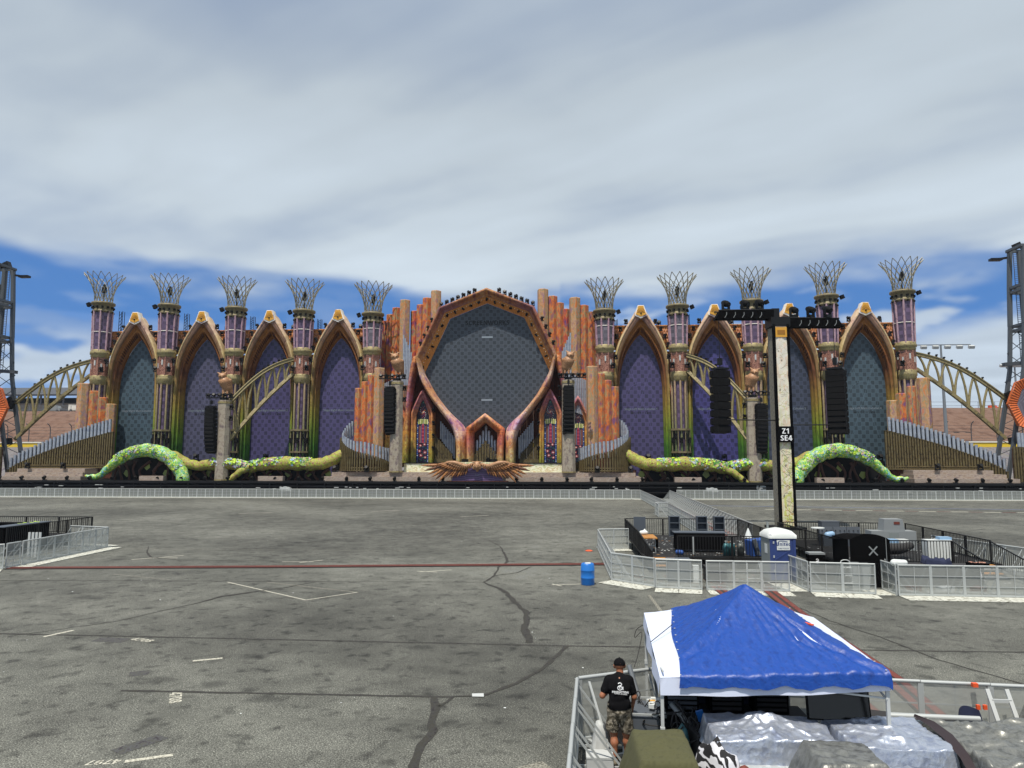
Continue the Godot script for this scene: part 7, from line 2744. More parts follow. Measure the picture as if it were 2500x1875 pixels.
# ---------------------------------------------------------------- the production compound in front
func near_compound():
	barrier_run(Vector2(11.3, 99.8), Vector2(11.6, 93.95), "crowd barrier with slanting braces left of the man", "barriers along the near compound's left", true)
	barrier_run(Vector2(11.62, 93.9), Vector2(13.2, 93.15), "crowd barrier just beyond the standing man", "barriers behind the standing man", true)
	for o in get_children():
		if String(o.name).begins_with("crowd_barrier") and o.position.z > 93.0:
			o.get_node("floor_plate").free()
	barrier_run(Vector2(13.25, 93.2), Vector2(24.0, 94.2), "crowd barrier along the near compound's far edge", "far barriers of the near compound", true)
	for o in get_children():
		if String(o.name).begins_with("crowd_barrier") and o.position.z > 93.0 and o.position.x > 13.3:
			o.get_node("rear_brace").free()
	# flight case with open lid and clutter at the man's right
	var c := thing("flight_case", "open grey flight case with aluminium edges right of the standing man", "case", Vector3(12.85, 0, 94.2), -0.06)
	var st := ST()
	box(st, Vector3(0, 0.4, 0), Vector3(0.62, 0.74, 0.9))
	done("body", st, "case_grey", c)
	for e in [Vector2(-0.32, -0.46), Vector2(-0.32, 0.46), Vector2(0.32, -0.46), Vector2(0.32, 0.46)]:
		st = ST()
		box(st, Vector3(e.x, 0.42, e.y), Vector3(0.035, 0.82, 0.035))
		done("edge_profile", st, "galvanised", c)
	st = ST()
	for z in [-0.46, 0.46]:
		box(st, Vector3(0, 0.82, z), Vector3(0.64, 0.03, 0.035))
	for x in [-0.32, 0.32]:
		box(st, Vector3(x, 0.82, 0), Vector3(0.035, 0.03, 0.9))
	done("rim", st, "galvanised", c)
	st = ST()
	for k in 7:
		box(st, Vector3(0.16 + 0.1 * sin(k * 2.0), 0.86, -0.25 + k * 0.06), Vector3(0.1, 0.07, 0.09), Basis(Vector3.UP, k))
	done("white_plugs", st, "white_plastic", c)
	st = ST()
	box(st, Vector3(0.12, 0.86, -0.08), Vector3(0.12, 0.08, 0.07))
	done("yellow_tester", st, "sunburst_gold", c)
	st = ST()
	var r := RandomNumberGenerator.new()
	r.seed = 8
	for k in 12:
		var p := []
		for j in 6:
			p.append(Vector3(r.randf_range(-0.25, 0.9), r.randf_range(0.3, 0.95), r.randf_range(-0.4, 0.7)))
		tube(st, spline(p, 5), [0.011], 5)
	kind(done("cables", st, "rubber", c), "stuff")
	var tr := thing("tripod_stand", "folded grey speaker tripod leaning in the flight case under the canopy corner", "stand", Vector3(12.62, 0, 93.6))
	st = ST()
	rod(st, Vector3(0.0, 1.35, -0.1), Vector3(0.34, 0.2, 0.35), 0.045, 8)
	done("upper_tube", st, "steel_grey", tr)
	st = ST()
	for k in 3:
		rod(st, Vector3(0.16, 0.75, 0.1), Vector3(-0.2 + k * 0.32, 0.05 + 0.1 * k, 0.45), 0.016, 6)
	done("folded_leg", st, "rubber", tr)
	# white folding crate and bags behind the braces
	crate("white_tread", "white slatted crate behind the left barriers by the man's feet", "crate", Vector3(11.95, 0, 95.1), Vector3(0.45, 0.28, 0.35), "light_grey")
	st = ST()
	drape(st, Vector2(0.07, 0.07), 0.5, 0.42, 91, 0.14, 12)
	tag(done("clear_sack", st, "light_grey", self, Vector3(12.0, 0, 94.4)), "half-empty pale plastic sack standing left of the man", "sack")
	crate("black_bag", "small black equipment bag on the ground between the man and the barrier", "bag", Vector3(12.35, 0, 93.7), Vector3(0.45, 0.28, 0.3), "rubber", 0.3)
	# long aluminium poles and bags between the two covers
	var po := thing("pole_bundle", "bundle of grey poles and cables lying between the olive and silver covers", "poles", Vector3(13.45, 0, 95.2))
	for k in 3:
		st = ST()
		rod(st, Vector3(-0.15 + k * 0.08, 0.9 - k * 0.1, -0.9), Vector3(0.25 + k * 0.05, 0.7 - k * 0.12, 0.8), 0.045, 8)
		done("pole", st, "galvanised" if k else "grey_plastic", po)
	st = ST()
	for k in 16:
		var p := []
		for j in 6:
			p.append(Vector3(r.randf_range(-0.3, 0.25), r.randf_range(0.2, 1.05), r.randf_range(-1.2, 0.6)))
		tube(st, spline(p, 4), [0.014], 5)
	kind(done("cables", st, "rubber", po), "stuff")
	crate("black_case", "black ribbed plastic case left of the silver cover", "case", Vector3(13.62, 0.45, 95.45), Vector3(0.34, 0.4, 0.6), "rubber", 0.2)
	crate("black_case", "tall black case standing under the canopy's front left corner", "case", Vector3(13.3, 0, 94.75), Vector3(0.5, 0.75, 0.7), "black_cloth", 0.1)
	st = ST()
	box(st, Vector3.ZERO, Vector3(0.12, 0.3, 0.06), Basis(Vector3(0, 0, 1), 0.3))
	tag(done("blue_strap", st, "barrel_blue", self, Vector3(13.68, 0.95, 95.2)), "short blue strip of cloth at the silver cover's left edge", "cloth")
	st = ST()
	drape(st, Vector2(0.05, 0.1), 0.75, 0.5, 92, 0.1, 10)
	tag(done("teal_cloth", st, "teal_gas", self, Vector3(13.3, 0.15, 95.5)), "hanging teal cloth beside the grey poles", "cloth")
	# dark gear in the canopy's shade
	var tb := thing("work_table", "dark work table crowded with black equipment under the canopy", "table", Vector3(14.4, 0, 94.25))
	st = ST()
	box(st, Vector3(0, 0.74, 0), Vector3(2.6, 0.06, 0.8))
	done("table_top", st, "rubber", tb)
	for e in [-1.2, 1.2]:
		st = ST()
		box(st, Vector3(e, 0.36, 0), Vector3(0.06, 0.72, 0.7))
		done("leg", st, "rail_black", tb)
	for k in 3:
		var q := thing("equipment_rack", "black equipment rack on the shaded table, %s of three" % ["left", "middle", "right"][k], "equipment", Vector3(13.5 + k * 0.8, 0.77, 94.1))
		st = ST()
		box(st, Vector3(0, 0.25, 0), Vector3(0.6, 0.5 + 0.06 * (k % 2), 0.45))
		done("housing", st, "black_cloth", q)
		st = ST()
		for j in 5:
			box(st, Vector3(0, 0.08 + j * 0.085, 0.235), Vector3(0.52, 0.05, 0.02))
		done("front_unit", st, "rubber" if k else "case_grey", q)
	for k in 2:
		st = ST()
		box(st, Vector3(0, 0.42, 0), Vector3(0.85, 0.84, 0.04), Basis(Vector3(1, 0, 0), -0.15))
		tag(done("navy_screen", st, "navy_cloth", self, Vector3(13.75 + k * 0.9, 0.6, 93.75)), ["left", "right"][k] + " navy folding screen at the back of the canopy", "screen")
	var ch := thing("office_chair", "dark blue-grey moulded chair back rising behind the grey cover at right", "chair", Vector3(18.55, 0, 94.35), 0.3)
	st = ST()
	sm = true
	var rows := []
	for j in 7:
		var row := []
		for i in 9:
			var u := i / 4.0 - 1.0
			var v := j / 6.0
			row.append(Vector3(u * (0.27 - 0.05 * pow(v, 3.0)), 0.5 + 0.46 * v - 0.06 * u * u * v, -0.10 * (1.0 - u * u) - 0.06 * v))
		rows.append(row)
	loft(st, rows)
	sm = false
	done("backrest", st, "navy_cloth", ch)
	st = ST()
	box(st, Vector3(0, 0.47, 0.2), Vector3(0.5, 0.07, 0.46))
	done("seat", st, "navy_cloth", ch)
	for e in [Vector2(-0.2, 0.02), Vector2(0.2, 0.02), Vector2(-0.2, 0.38), Vector2(0.2, 0.38)]:
		st = ST()
		rod(st, Vector3(e.x, 0.45, e.y), Vector3(e.x * 1.15, 0.0, e.y), 0.018, 6)
		done("leg", st, "rail_black", ch)
	var tv := thing("flat_monitor", "large black flat monitor tilted back behind the silver covers", "monitor", Vector3(15.76, 1.16, 95.7), -0.05)
	st = ST()
	box(st, Vector3(0, 0.28, 0), Vector3(0.98, 0.56, 0.05), Basis(Vector3(1, 0, 0), -0.28) * Basis(Vector3(0, 0, 1), -0.03))
	done("housing", st, "black", tv)
	st = ST()
	box(st, Vector3(0, 0.285, 0.031), Vector3(0.93, 0.51, 0.012), Basis(Vector3(1, 0, 0), -0.28) * Basis(Vector3(0, 0, 1), -0.03))
	done("panel", st, "glass_dark", tv)
	st = ST()
	box(st, Vector3(0, -0.05, -0.1), Vector3(0.3, 0.16, 0.2))
	done("stand", st, "rubber", tv)
	var lt := crate("laptop_case", "open black laptop case with pale edge right of the monitor", "case", Vector3(16.5, 1.0, 95.1), Vector3(0.55, 0.06, 0.38), "rubber", -0.3)
	st = ST()
	for k in 3:
		rod(st, Vector3(17.0, 0.55 + k * 0.14, 94.2 + k * 0.1), Vector3(18.6, 0.55 + k * 0.14, 94.3 + k * 0.1), 0.055, 10)
	tag(done("truss_pipes", st, "galvanised"), "three horizontal grey pipes behind the grey cover by the far barrier", "pipes")
	var sh := thing("saw_horse", "white ladder-like frame leaning on the far barrier at right", "frame", Vector3(19.25, 0, 93.95))
	for e in [-0.17, 0.17]:
		st = ST()
		bar(st, Vector3(e, 0.1, 0.6), Vector3(e - 0.05, 1.2, 0.05), 0.07, 0.03)
		done("upright", st, "light_grey", sh)
	st = ST()
	bar(st, Vector3(-0.2, 1.02, 0.14), Vector3(0.14, 1.02, 0.14), 0.06, 0.03)
	done("rung", st, "light_grey", sh)
	st = ST()
	box(st, Vector3(-0.35, 1.22, -0.1), Vector3(0.09, 0.07, 0.08))
	for k in 2:
		box(st, Vector3(-0.4 + k * 0.12, 0.88, 0.06), Vector3(0.06, 0.08, 0.05))
	done("orange_clamp", st, "orange", sh)
	crate("label_box", "small pale printed box on the ground outside the far barrier right of the canopy", "box", Vector3(17.2, 0.1, 93.6), Vector3(0.22, 0.12, 0.1), "canopy_white", 0.1)
	crate("long_table", "dark table that carries the covered gear at right", "table", Vector3(18.2, 0, 96.6), Vector3(2.6, 0.9, 1.5), "rubber", -0.1)


func canopy():
	var t := thing("popup_canopy", "white pop-up canopy half covered by a glossy blue tarpaulin", "canopy", Vector3(14.69, 0, 94.32), -0.05)
	var W := 1.73
	var D := 1.93
	var EV := 2.1
	var st := ST()
	var roof := func(x, z):
		var q := 1.0 - maxf(absf(x) / W, absf(z) / D)
		return EV - 0.20 * ((W - x) / (2.0 * W)) * ((z + D) / (2.0 * D)) + 1.0 * (0.62 * q + 0.38 * q * q)
	sm = false
	var n := 16
	for j in n:
		for i in n:
			var p := []
			for o in [[0, 0], [1, 0], [1, 1], [0, 1]]:
				var x: float = -W + 2 * W * (i + o[0]) / n
				var z: float = -D + 2 * D * (j + o[1]) / n
				p.append(Vector3(x, roof.call(x, z), z))
			if (i < n / 2) == (j < n / 2):
				quad(st, p[0], p[1], p[2], p[3])
			else:
				quad(st, p[1], p[2], p[3], p[0])
	done("white_roof", st, "canopy_white", t)
	st = ST()
	sm = true
	for side in 4:
		for k in 24:
			var q := []
			for o in [0, 1]:
				var f: float = (k + o) / 24.0
				var wv := 0.03 * sin(f * 17.0 + side) * sin(f * PI)
				for y in [EV - 0.005, EV - 0.26 - 0.04 * sin(f * PI)]:
					var ou := 1.0 + (0.012 if y < EV - 0.1 else 0.0)
					var x := [lerpf(-W, W, f), W * ou + wv, lerpf(W, -W, f), -W * ou - wv][side] as float
					var z := [-D * ou - wv, lerpf(-D, D, f), D * ou + wv, lerpf(D, -D, f)][side] as float
					q.append(Vector3(x, y - 0.20 * ((W - x) / (2.0 * W)) * ((z + D) / (2.0 * D)), z))
			quad(st, q[0], q[2], q[3], q[1])
	done("valance", st, "canopy_white", t)
	sm = false
	for e in [Vector2(-1, -1), Vector2(1, -1), Vector2(-1, 1), Vector2(1, 1)]:
		st = ST()
		var lh: float = 2.08 - 0.20 * (0.5 - e.x * 0.5) * (0.5 + e.y * 0.5)
		box(st, Vector3(e.x * (W - 0.03), lh * 0.5, e.y * (D - 0.03)), Vector3(0.05, lh, 0.05))
		box(st, Vector3(e.x * (W - 0.03), 1.1, e.y * (D - 0.03)), Vector3(0.07, 0.08, 0.07))
		done("leg", st, "light_grey", t)
	st = ST()
	for e in [-1, 1]:
		for k in 2:
			bar(st, Vector3(e * (W - 0.05), 2.0, -D + k * D), Vector3(e * (W - 0.05), 1.7, -D + (k + 1) * D), 0.025)
			bar(st, Vector3(e * (W - 0.05), 1.7, -D + k * D), Vector3(e * (W - 0.05), 2.0, -D + (k + 1) * D), 0.025)
			bar(st, Vector3(-W + k * W, 1.85, e * (D - 0.05)), Vector3(-W + (k + 1) * W, 1.7, e * (D - 0.05)), 0.025)
			bar(st, Vector3(-W + k * W, 1.7, e * (D - 0.05)), Vector3(-W + (k + 1) * W, 1.85, e * (D - 0.05)), 0.025)
	done("folding_struts", st, "light_grey", t)
	st = ST()
	tube(st, spline([Vector3(-W - 0.02, 1.85, -D + 0.02), Vector3(-W - 0.16, 1.75, -D), Vector3(-W - 0.2, 1.58, -D), Vector3(-W - 0.05, 1.7, -D), Vector3(-W - 0.14, 1.35, -D + 0.25), Vector3(-W - 0.25, 1.15, -D + 0.6)], 4), [0.008], 5)
	done("tie_cord", st, "rubber", t)
	# the blue tarpaulin thrown over it, folds running from the peak to the corners
	var b := thing("blue_tarpaulin", "glossy blue tarpaulin with pulled creases spread over the white canopy", "tarpaulin", Vector3(14.69, 0, 94.32), -0.05)
	st = ST()
	sm = true
	var m := 110
	var nz := fbm(401, 1.1, 3)
	var rg := fbm(402, 1.7, 3)
	rg.fractal_type = FastNoiseLite.FRACTAL_RIDGED
	var rows := []
	for j in m + 1:
		var row := []
		for i in m + 1:
			var fz := float(j) / m
			var fx := float(i) / m
			var xl := -W + lerpf(0.52, 0.28, fz) + 0.03 * sin(fz * 9.0)
			var xr := lerpf(W - 0.62, W + 0.02, smoothstep(0.25, 1.0, fz)) + 0.012 * sin(fz * 60.0)
			var x := lerpf(xl, xr, fx)
			var z := lerpf(-D - 0.05, D + 0.20 + 0.06 * fx, fz)
			var ex := maxf(absf(x) - W, 0.0)
			var ez := maxf(absf(z) - D, 0.0)
			var cx := clampf(x, -W, W)
			var cz := clampf(z, -D, D)
			var y: float = roof.call(cx, cz) + 0.018 - (ex + ez) * 0.9
			var rad := Vector2(x / W, z / D).length()
			var ang := atan2(z, x)
			# folds gather along the two front ridges, fine wrinkles elsewhere
			var to_r := absf(ang - 0.88)
			var to_l := absf(ang - 2.26)
			var gather := exp(-to_r * to_r * 14.0) + 0.8 * exp(-to_l * to_l * 16.0)
			y += 0.05 * gather * (absf(sin(ang * 24.0 + nz.get_noise_2d(x, z) * 2.0)) - 0.5) * smoothstep(0.1, 0.7, rad)
			y += 0.016 * (absf(sin(ang * 17.0 + nz.get_noise_2d(x * 0.6, z * 0.6) * 4.0)) - 0.5) * smoothstep(0.05, 0.4, rad)
			y += 0.022 * rg.get_noise_2d(ang * 2.0, rad * 0.35) + 0.016 * nz.get_noise_2d(x * 0.9, z * 0.9)
			if ez > 0.0:
				y += 0.02 * sin(x * 9.0) * ez / 0.2
			row.append(Vector3(x, y, z + (ez * -0.85 if z > 0 else 0.0) + (0.03 if ez > 0.0 and z > 0 else 0.0)))
		rows.append(row)
	loft(st, rows)
	sm = false
	done("tarp_sheet", st, "tarp_blue", b)
	st = ST()
	for k in 11:
		for q in [Vector3(-W + lerpf(0.56, 0.32, k / 10.0), 0, lerpf(-D, D, k / 10.0)), Vector3(lerpf(W - 0.66, W - 0.04, smoothstep(0.25, 1.0, k / 10.0)), 0, lerpf(-D, D, k / 10.0))]:
			lathe(st, Vector3(q.x, roof.call(q.x, q.z) + 0.04, q.z), [Vector2(0.008, 0.0), Vector2(0.014, 0.004), Vector2(0.016, 0.0)], 8)
	done("grommets", st, "light_grey", b)
	st = ST()
	box(st, Vector3(1.02, roof.call(1.02, 0.3) + 0.05, 0.3), Vector3(0.05, 0.02, 0.2), Basis(Vector3.UP, 0.5))
	done("orange_tag", st, "orange", b)
	st = ST()
	bar(st, Vector3(-W + 0.4, 2.3, D * 0.0), Vector3(-W - 0.02, 2.02, 0.2), 0.012)
	done("tie_line", st, "rubber", b)


func tarps():
	var st := ST()
	drape(st, Vector2(0.38, 0.6), 1.28, 1.18, 501, 0.05, 60, 0.36, 0.08)
	tag(done("olive_cover", st, "olive_cloth", self, Vector3(12.75, 0, 97.25)), "olive green cloth cover over a boxy object in the near foreground", "cover")
	st = ST()
	drape(st, Vector2(0.9, 0.55), 1.15, 0.36, 511, 0.12, 96, 0.22, 0.16)
	tag(done("silver_cover", st, "tarp_silver", self, Vector3(14.52, 0, 96.15)), "bright silver tarpaulin in big folds, left of two below the canopy", "tarpaulin", "silver covers")
	st = ST()
	drape(st, Vector2(0.72, 0.6), 1.2, 0.30, 521, 0.08, 96, 0.2, 0.06)
	tag(done("silver_cover", st, "tarp_silver", self, Vector3(16.22, 0, 96.32)), "bright silver tarpaulin pulled smooth, right of two below the canopy", "tarpaulin", "silver covers")
	st = ST()
	drape(st, Vector2(1.2, 0.9), 1.2, 0.5, 531, 0.14, 96, 0.25, 0.1)
	var g := done("grey_cover", st, "tarp_grey", self, Vector3(18.3, 0, 96.6))
	tag(g, "duller grey foil tarpaulin with crumpled folds at the right edge", "tarpaulin")
	st = ST()
	sm = true
	loft(st, [[Vector3(16.98, 1.22, 95.6), Vector3(16.95, 1.27, 96.1), Vector3(16.93, 1.26, 96.6), Vector3(16.9, 1.18, 97.1), Vector3(16.86, 0.95, 97.6)], [Vector3(17.0, 1.26, 95.6), Vector3(17.06, 1.32, 96.1), Vector3(17.07, 1.31, 96.6), Vector3(17.02, 1.23, 97.1), Vector3(16.96, 1.0, 97.6)]])
	sm = false
	tag(done("brown_hem", st, "tarp_brown"), "turned-back brown underside along the left edge of the grey cover", "cloth")
	st = ST()
	drape(st, Vector2(0.42, 0.4), 1.34, 1.0, 541, 0.06, 70, 0.50, 0.0)
	tag(done("grey_hump_cover", st, "tarp_grey", self, Vector3(15.16, 0, 97.5)), "grey foil cover pulled to two points over a box at the bottom edge", "cover")
	st = ST()
	drape(st, Vector2(0.5, 0.3), 1.0, 0.5, 551, 0.2, 26, 0.4, 0.1)
	tag(done("foil_heap", st, "tarp_silver", self, Vector3(16.1, -0.1, 97.4)), "crumpled silver foil heap between the grey hump and the dark table", "foil")
	st = ST()
	drape(st, Vector2(0.7, 0.4), 1.02, 0.4, 561, 0.18, 26, 0.4, 0.1)
	tag(done("foil_heap", st, "tarp_grey", self, Vector3(20.2, 0.0, 94.7)), "rolled grey foil bundle by the far barrier at the right edge", "foil")
	st = ST()
	drape(st, Vector2(0.12, 0.32), 1.0, 0.6, 571, 0.1, 24, 0.30, 0.1)
	var z := done("zebra_cloth", st, "zebra", self, Vector3(13.64, 0, 96.65))
	z.rotation.y = 0.35
	tag(z, "black and white zebra-striped folded umbrella between the olive and silver covers", "umbrella")
	st = ST()
	sm = true
	lathe(st, Vector3.ZERO, [Vector2(0.3, 0.0), Vector2(0.31, 0.1), Vector2(0.26, 0.14), Vector2(0.01, 0.15)], 18)
	sm = false
	tag(done("drum_cover", st, "rubber", self, Vector3(13.75, 0.7, 97.4)), "round black drum cover at the bottom edge beside the zebra cloth", "cover")
	var a := thing("aluminium_console", "grey aluminium console edge showing under the left silver cover", "console", Vector3(14.35, 0.2, 96.5))
	st = ST()
	box(st, Vector3(0, 0.62, 0), Vector3(1.5, 0.09, 0.9))
	box(st, Vector3(0, 0.52, 0.06), Vector3(1.5, 0.07, 0.9))
	done("profile_edge", st, "galvanised", a)
	st = ST()
	box(st, Vector3(0, 0.25, 0), Vector3(1.4, 0.5, 0.8))
	done("case", st, "rubber", a)
	for k in 2:
		st = ST()
		drape(st, Vector2(0.08, 0.04), 0.86, 0.16, 581 + k, 0.05, 10)
		tag(done("red_cloth", st, "red_paint", self, Vector3(13.95 + k * 0.45, 0, 96.98)), ["orange-red cloth corner peeping out under the left silver cover, left piece", "orange-red cloth corner peeping out under the left silver cover, right piece"][k], "cloth")


# ---------------------------------------------------------------- the man
func person():
	var o := thing("person", "man in black T-shirt, camouflage shorts and black cap, seen from behind bending over the barrier", "person", Vector3(12.33, 0, 94.7), 0.06)
	var sl := Vector3(-0.185, 1.40, -0.05)
	var el := Vector3(-0.30, 1.15, 0.0)
	var wl := Vector3(-0.17, 1.13, -0.24)
	var sr := Vector3(0.195, 1.40, -0.05)
	var er := Vector3(0.27, 1.12, -0.03)
	var wr := Vector3(0.255, 0.90, -0.16)
	var kl := Vector3(-0.105, 0.50, -0.02)
	var kr := Vector3(0.12, 0.50, -0.03)
	var al := Vector3(-0.10, 0.09, 0.06)
	var ar := Vector3(0.13, 0.09, -0.08)
	var hd := Vector3(0.035, 1.60, -0.16)
	tint = Color.WHITE
	var body := [
		[Vector3(-0.08, 0.92, 0), Vector3(0.08, 0.92, 0), 0.13, 0.13], [Vector3(0, 0.95, 0), Vector3(0, 1.15, -0.01), 0.14, 0.13], [Vector3(0, 1.15, -0.01), Vector3(0, 1.36, -0.05), 0.13, 0.15],
		[Vector3(-0.14, 1.40, -0.05), Vector3(0.14, 1.40, -0.05), 0.075, 0.075], [Vector3(0.01, 1.42, -0.07), hd + Vector3(0, -0.06, 0.02), 0.062, 0.058],
		[sl, el, 0.056, 0.044], [el, wl, 0.045, 0.03], [sr, er, 0.056, 0.044], [er, wr, 0.044, 0.03],
		[Vector3(-0.10, 0.90, 0), kl, 0.095, 0.062], [kl, Vector3(-0.10, 0.36, 0.03), 0.058, 0.062], [Vector3(-0.10, 0.36, 0.03), al, 0.06, 0.038],
		[Vector3(0.10, 0.90, 0), kr, 0.095, 0.062], [kr, Vector3(0.125, 0.36, -0.03), 0.058, 0.062], [Vector3(0.125, 0.36, -0.03), ar, 0.06, 0.038],
		[al, al + Vector3(-0.02, -0.05, -0.15), 0.04, 0.035], [ar, ar + Vector3(0.02, -0.05, -0.15), 0.04, 0.035]]
	var bm := nets(body, 0.014, 0.045)
	# hands and head on finer grids of their own, joined into the same body mesh
	var st := SurfaceTool.new()
	st.append_from(bm, 0, Transform3D())
	var head := [[hd + Vector3(0, 0.045, 0.015), hd + Vector3(0, 0.03, -0.015), 0.093, 0.09], [hd + Vector3(0, -0.03, -0.045), hd + Vector3(0, -0.075, -0.06), 0.066, 0.05],
		[hd + Vector3(-0.092, -0.01, 0.0), hd + Vector3(-0.096, 0.03, 0.012), 0.016, 0.02], [hd + Vector3(0.092, -0.01, 0.0), hd + Vector3(0.096, 0.03, 0.012), 0.016, 0.02],
		[hd + Vector3(0, 0.01, -0.105), hd + Vector3(0, -0.025, -0.125), 0.012, 0.016], [hd + Vector3(-0.03, -0.062, -0.105), hd + Vector3(0.03, -0.062, -0.105), 0.011, 0.011], [hd + Vector3(-0.04, 0.025, -0.095), hd + Vector3(0.04, 0.025, -0.095), 0.012, 0.012],
		[hd + Vector3(0, -0.05, 0.03), hd + Vector3(0, -0.14, 0.06), 0.062, 0.06]]
	st.append_from(nets(head, 0.007, 0.02), 0, Transform3D())
	for q in [[wl, Vector3(0.25, -0.25, -0.93), 1.0], [wr, Vector3(-0.1, -0.8, -0.6), -1.0]]:
		var w: Vector3 = q[0]
		var d: Vector3 = q[1].normalized()
		var s: Vector3 = d.cross(Vector3.UP).normalized()
		var dn: Vector3 = s.cross(d).normalized()
		if dn.y > 0.0:
			dn = -dn
		var h := [[w, w + d * 0.045, 0.026, 0.03], [w + d * 0.03 - s * 0.022, w + d * 0.085 - s * 0.024, 0.017, 0.014], [w + d * 0.03 + s * 0.02, w + d * 0.085 + s * 0.022, 0.017, 0.014]]
		for f in 4:
			var k: Vector3 = w + d * 0.088 + s * (0.03 - f * 0.02)
			var ln: float = [0.030, 0.036, 0.034, 0.026][f]
			h.append([k, k + d * ln + dn * 0.008, 0.0092, 0.0085])
			h.append([k + d * ln + dn * 0.008, k + d * (ln * 1.5) + dn * 0.030, 0.0085, 0.0075])
		var tb: Vector3 = w + d * 0.03 + s * 0.03 * q[2]
		h.append([tb, tb + d * 0.035 + s * 0.02 * q[2] + dn * 0.01, 0.012, 0.0095])
		h.append([tb + d * 0.035 + s * 0.02 * q[2] + dn * 0.01, tb + d * 0.06 + s * 0.014 * q[2] + dn * 0.025, 0.0095, 0.008])
		st.append_from(nets(h, 0.005, 0.008), 0, Transform3D())
	put("body", st.commit(), "skin", o)
	# T-shirt
	var tee := [[Vector3(-0.06, 0.96, 0), Vector3(0.06, 0.96, 0), 0.155, 0.155], [Vector3(0, 0.96, 0), Vector3(0, 1.16, -0.01), 0.165, 0.15], [Vector3(-0.03, 1.15, -0.01), Vector3(-0.05, 1.34, -0.05), 0.145, 0.158], [Vector3(0.03, 1.15, -0.01), Vector3(0.05, 1.34, -0.05), 0.145, 0.158],
		[Vector3(-0.15, 1.405, -0.05), Vector3(0.15, 1.405, -0.05), 0.085, 0.085], [Vector3(0, 1.42, -0.06), Vector3(0.01, 1.47, -0.08), 0.08, 0.072], [sl, sl.lerp(el, 0.62), 0.076, 0.074], [sr, sr.lerp(er, 0.66), 0.076, 0.072],
		[Vector3(-0.12, 1.02, 0.09), Vector3(0.13, 1.05, 0.09), 0.06, 0.06], [Vector3(-0.1, 1.12, 0.08), Vector3(0.14, 1.2, 0.07), 0.05, 0.05], [Vector3(-0.13, 1.3, 0.05), Vector3(0.13, 1.3, 0.05), 0.06, 0.06]]
	put("t_shirt", nets(tee, 0.013, 0.05, [[Vector3(0.05, -1, 0).normalized(), -0.945]]), "shirt", o)
	emblem(o, Vector3(0.0, 1.345, 0.128), 0.12)
	words("PRODUCTION", 0.034, "print_white", o, Vector3(0.0, 1.255, 0.152), Vector3(-0.08, 0, -0.04), "shirt_lettering", 0.012, true)
	words("CALIFORNIA  LOS ANGELES", 0.014, "print_white", o, Vector3(0.005, 1.225, 0.155), Vector3(-0.08, 0, -0.08), "shirt_small_lettering", 0.012)
	# shorts
	var sh := [[Vector3(-0.075, 0.93, 0), Vector3(0.075, 0.93, 0), 0.145, 0.145], [Vector3(0, 0.9, 0.02), Vector3(0, 1.0, 0.01), 0.15, 0.14], [Vector3(-0.105, 0.86, 0), kl + Vector3(-0.015, 0.05, 0.01), 0.118, 0.10], [Vector3(0.105, 0.86, 0), kr + Vector3(0.01, 0.02, 0.01), 0.118, 0.10], [Vector3(-0.2, 0.7, 0.0), Vector3(-0.2, 0.6, 0.0), 0.04, 0.045], [Vector3(0.2, 0.7, 0.0), Vector3(0.2, 0.6, 0.0), 0.04, 0.045]]
	put("shorts", nets(sh, 0.013, 0.03, [[Vector3(-0.1, -1, 0).normalized(), -0.525], [Vector3(0, 1, 0), 1.02]]), "camo", o)
	st = ST()
	sm = true
	var row := []
	var row2 := []
	for k in 25:
		var a := TAU * k / 24.0
		row.append(Vector3(cos(a) * 0.213, 1.0, sin(a) * 0.152 + 0.01))
		row2.append(Vector3(cos(a) * 0.213, 1.035, sin(a) * 0.152 + 0.01))
	loft(st, [row, row2])
	sm = false
	done("belt", st, "shoe", o)
	# cap: dome, opening strap at the back, peak in front
	put("cap", nets([[hd + Vector3(0, 0.055, 0.012), hd + Vector3(0, 0.05, -0.02), 0.104, 0.102], [hd + Vector3(-0.04, 0.03, -0.12), hd + Vector3(0.04, 0.03, -0.12), 0.03, 0.03], [hd + Vector3(-0.035, 0.01, -0.17), hd + Vector3(0.035, 0.01, -0.17), 0.02, 0.02]], 0.008, 0.03, [[Vector3(0, -1, 0.25).normalized(), -(hd.y + 0.012)]]), "shirt", o)
	st = ST()
	lathe(st, hd + Vector3(0, 0.162, 0.0), [Vector2(0.012, 0), Vector2(0.01, 0.008), Vector2(0.001, 0.01)], 8)
	done("cap_button", st, "shirt", o)
	st = ST()
	sm = true
	var u1 := []
	var u2 := []
	for k in 9:
		var a := PI * (0.28 + 0.44 * k / 8.0)
		u1.append(hd + Vector3(cos(a) * 0.098, 0.052, 0.014 + sin(a) * 0.094))
		u2.append(hd + Vector3(cos(a) * 0.098 * (1.0 - 0.35 * sin(PI * k / 8.0)), 0.052 + 0.034 * sin(PI * k / 8.0), 0.018 + sin(a) * 0.095))
	loft(st, [u1, u2])
	sm = false
	done("cap_opening", st, "skin", o)
	# shoes and dark socks
	for q in [[al, -0.02], [ar, 0.03]]:
		var a: Vector3 = q[0]
		put("shoe", nets([[a + Vector3(0, -0.045, 0.035), a + Vector3(q[1], -0.05, -0.15), 0.046, 0.042], [a + Vector3(0, -0.01, 0.02), a + Vector3(q[1] * 0.4, -0.03, -0.06), 0.045, 0.04]], 0.009, 0.02, [[Vector3(0, -1, 0), -0.004]]), "shoe", o)
		st = ST()
		rod(st, a + Vector3(0, 0.01, 0.0), a + Vector3(0, 0.055, -0.005), 0.049, 12)
		done("sock", st, "shirt", o)


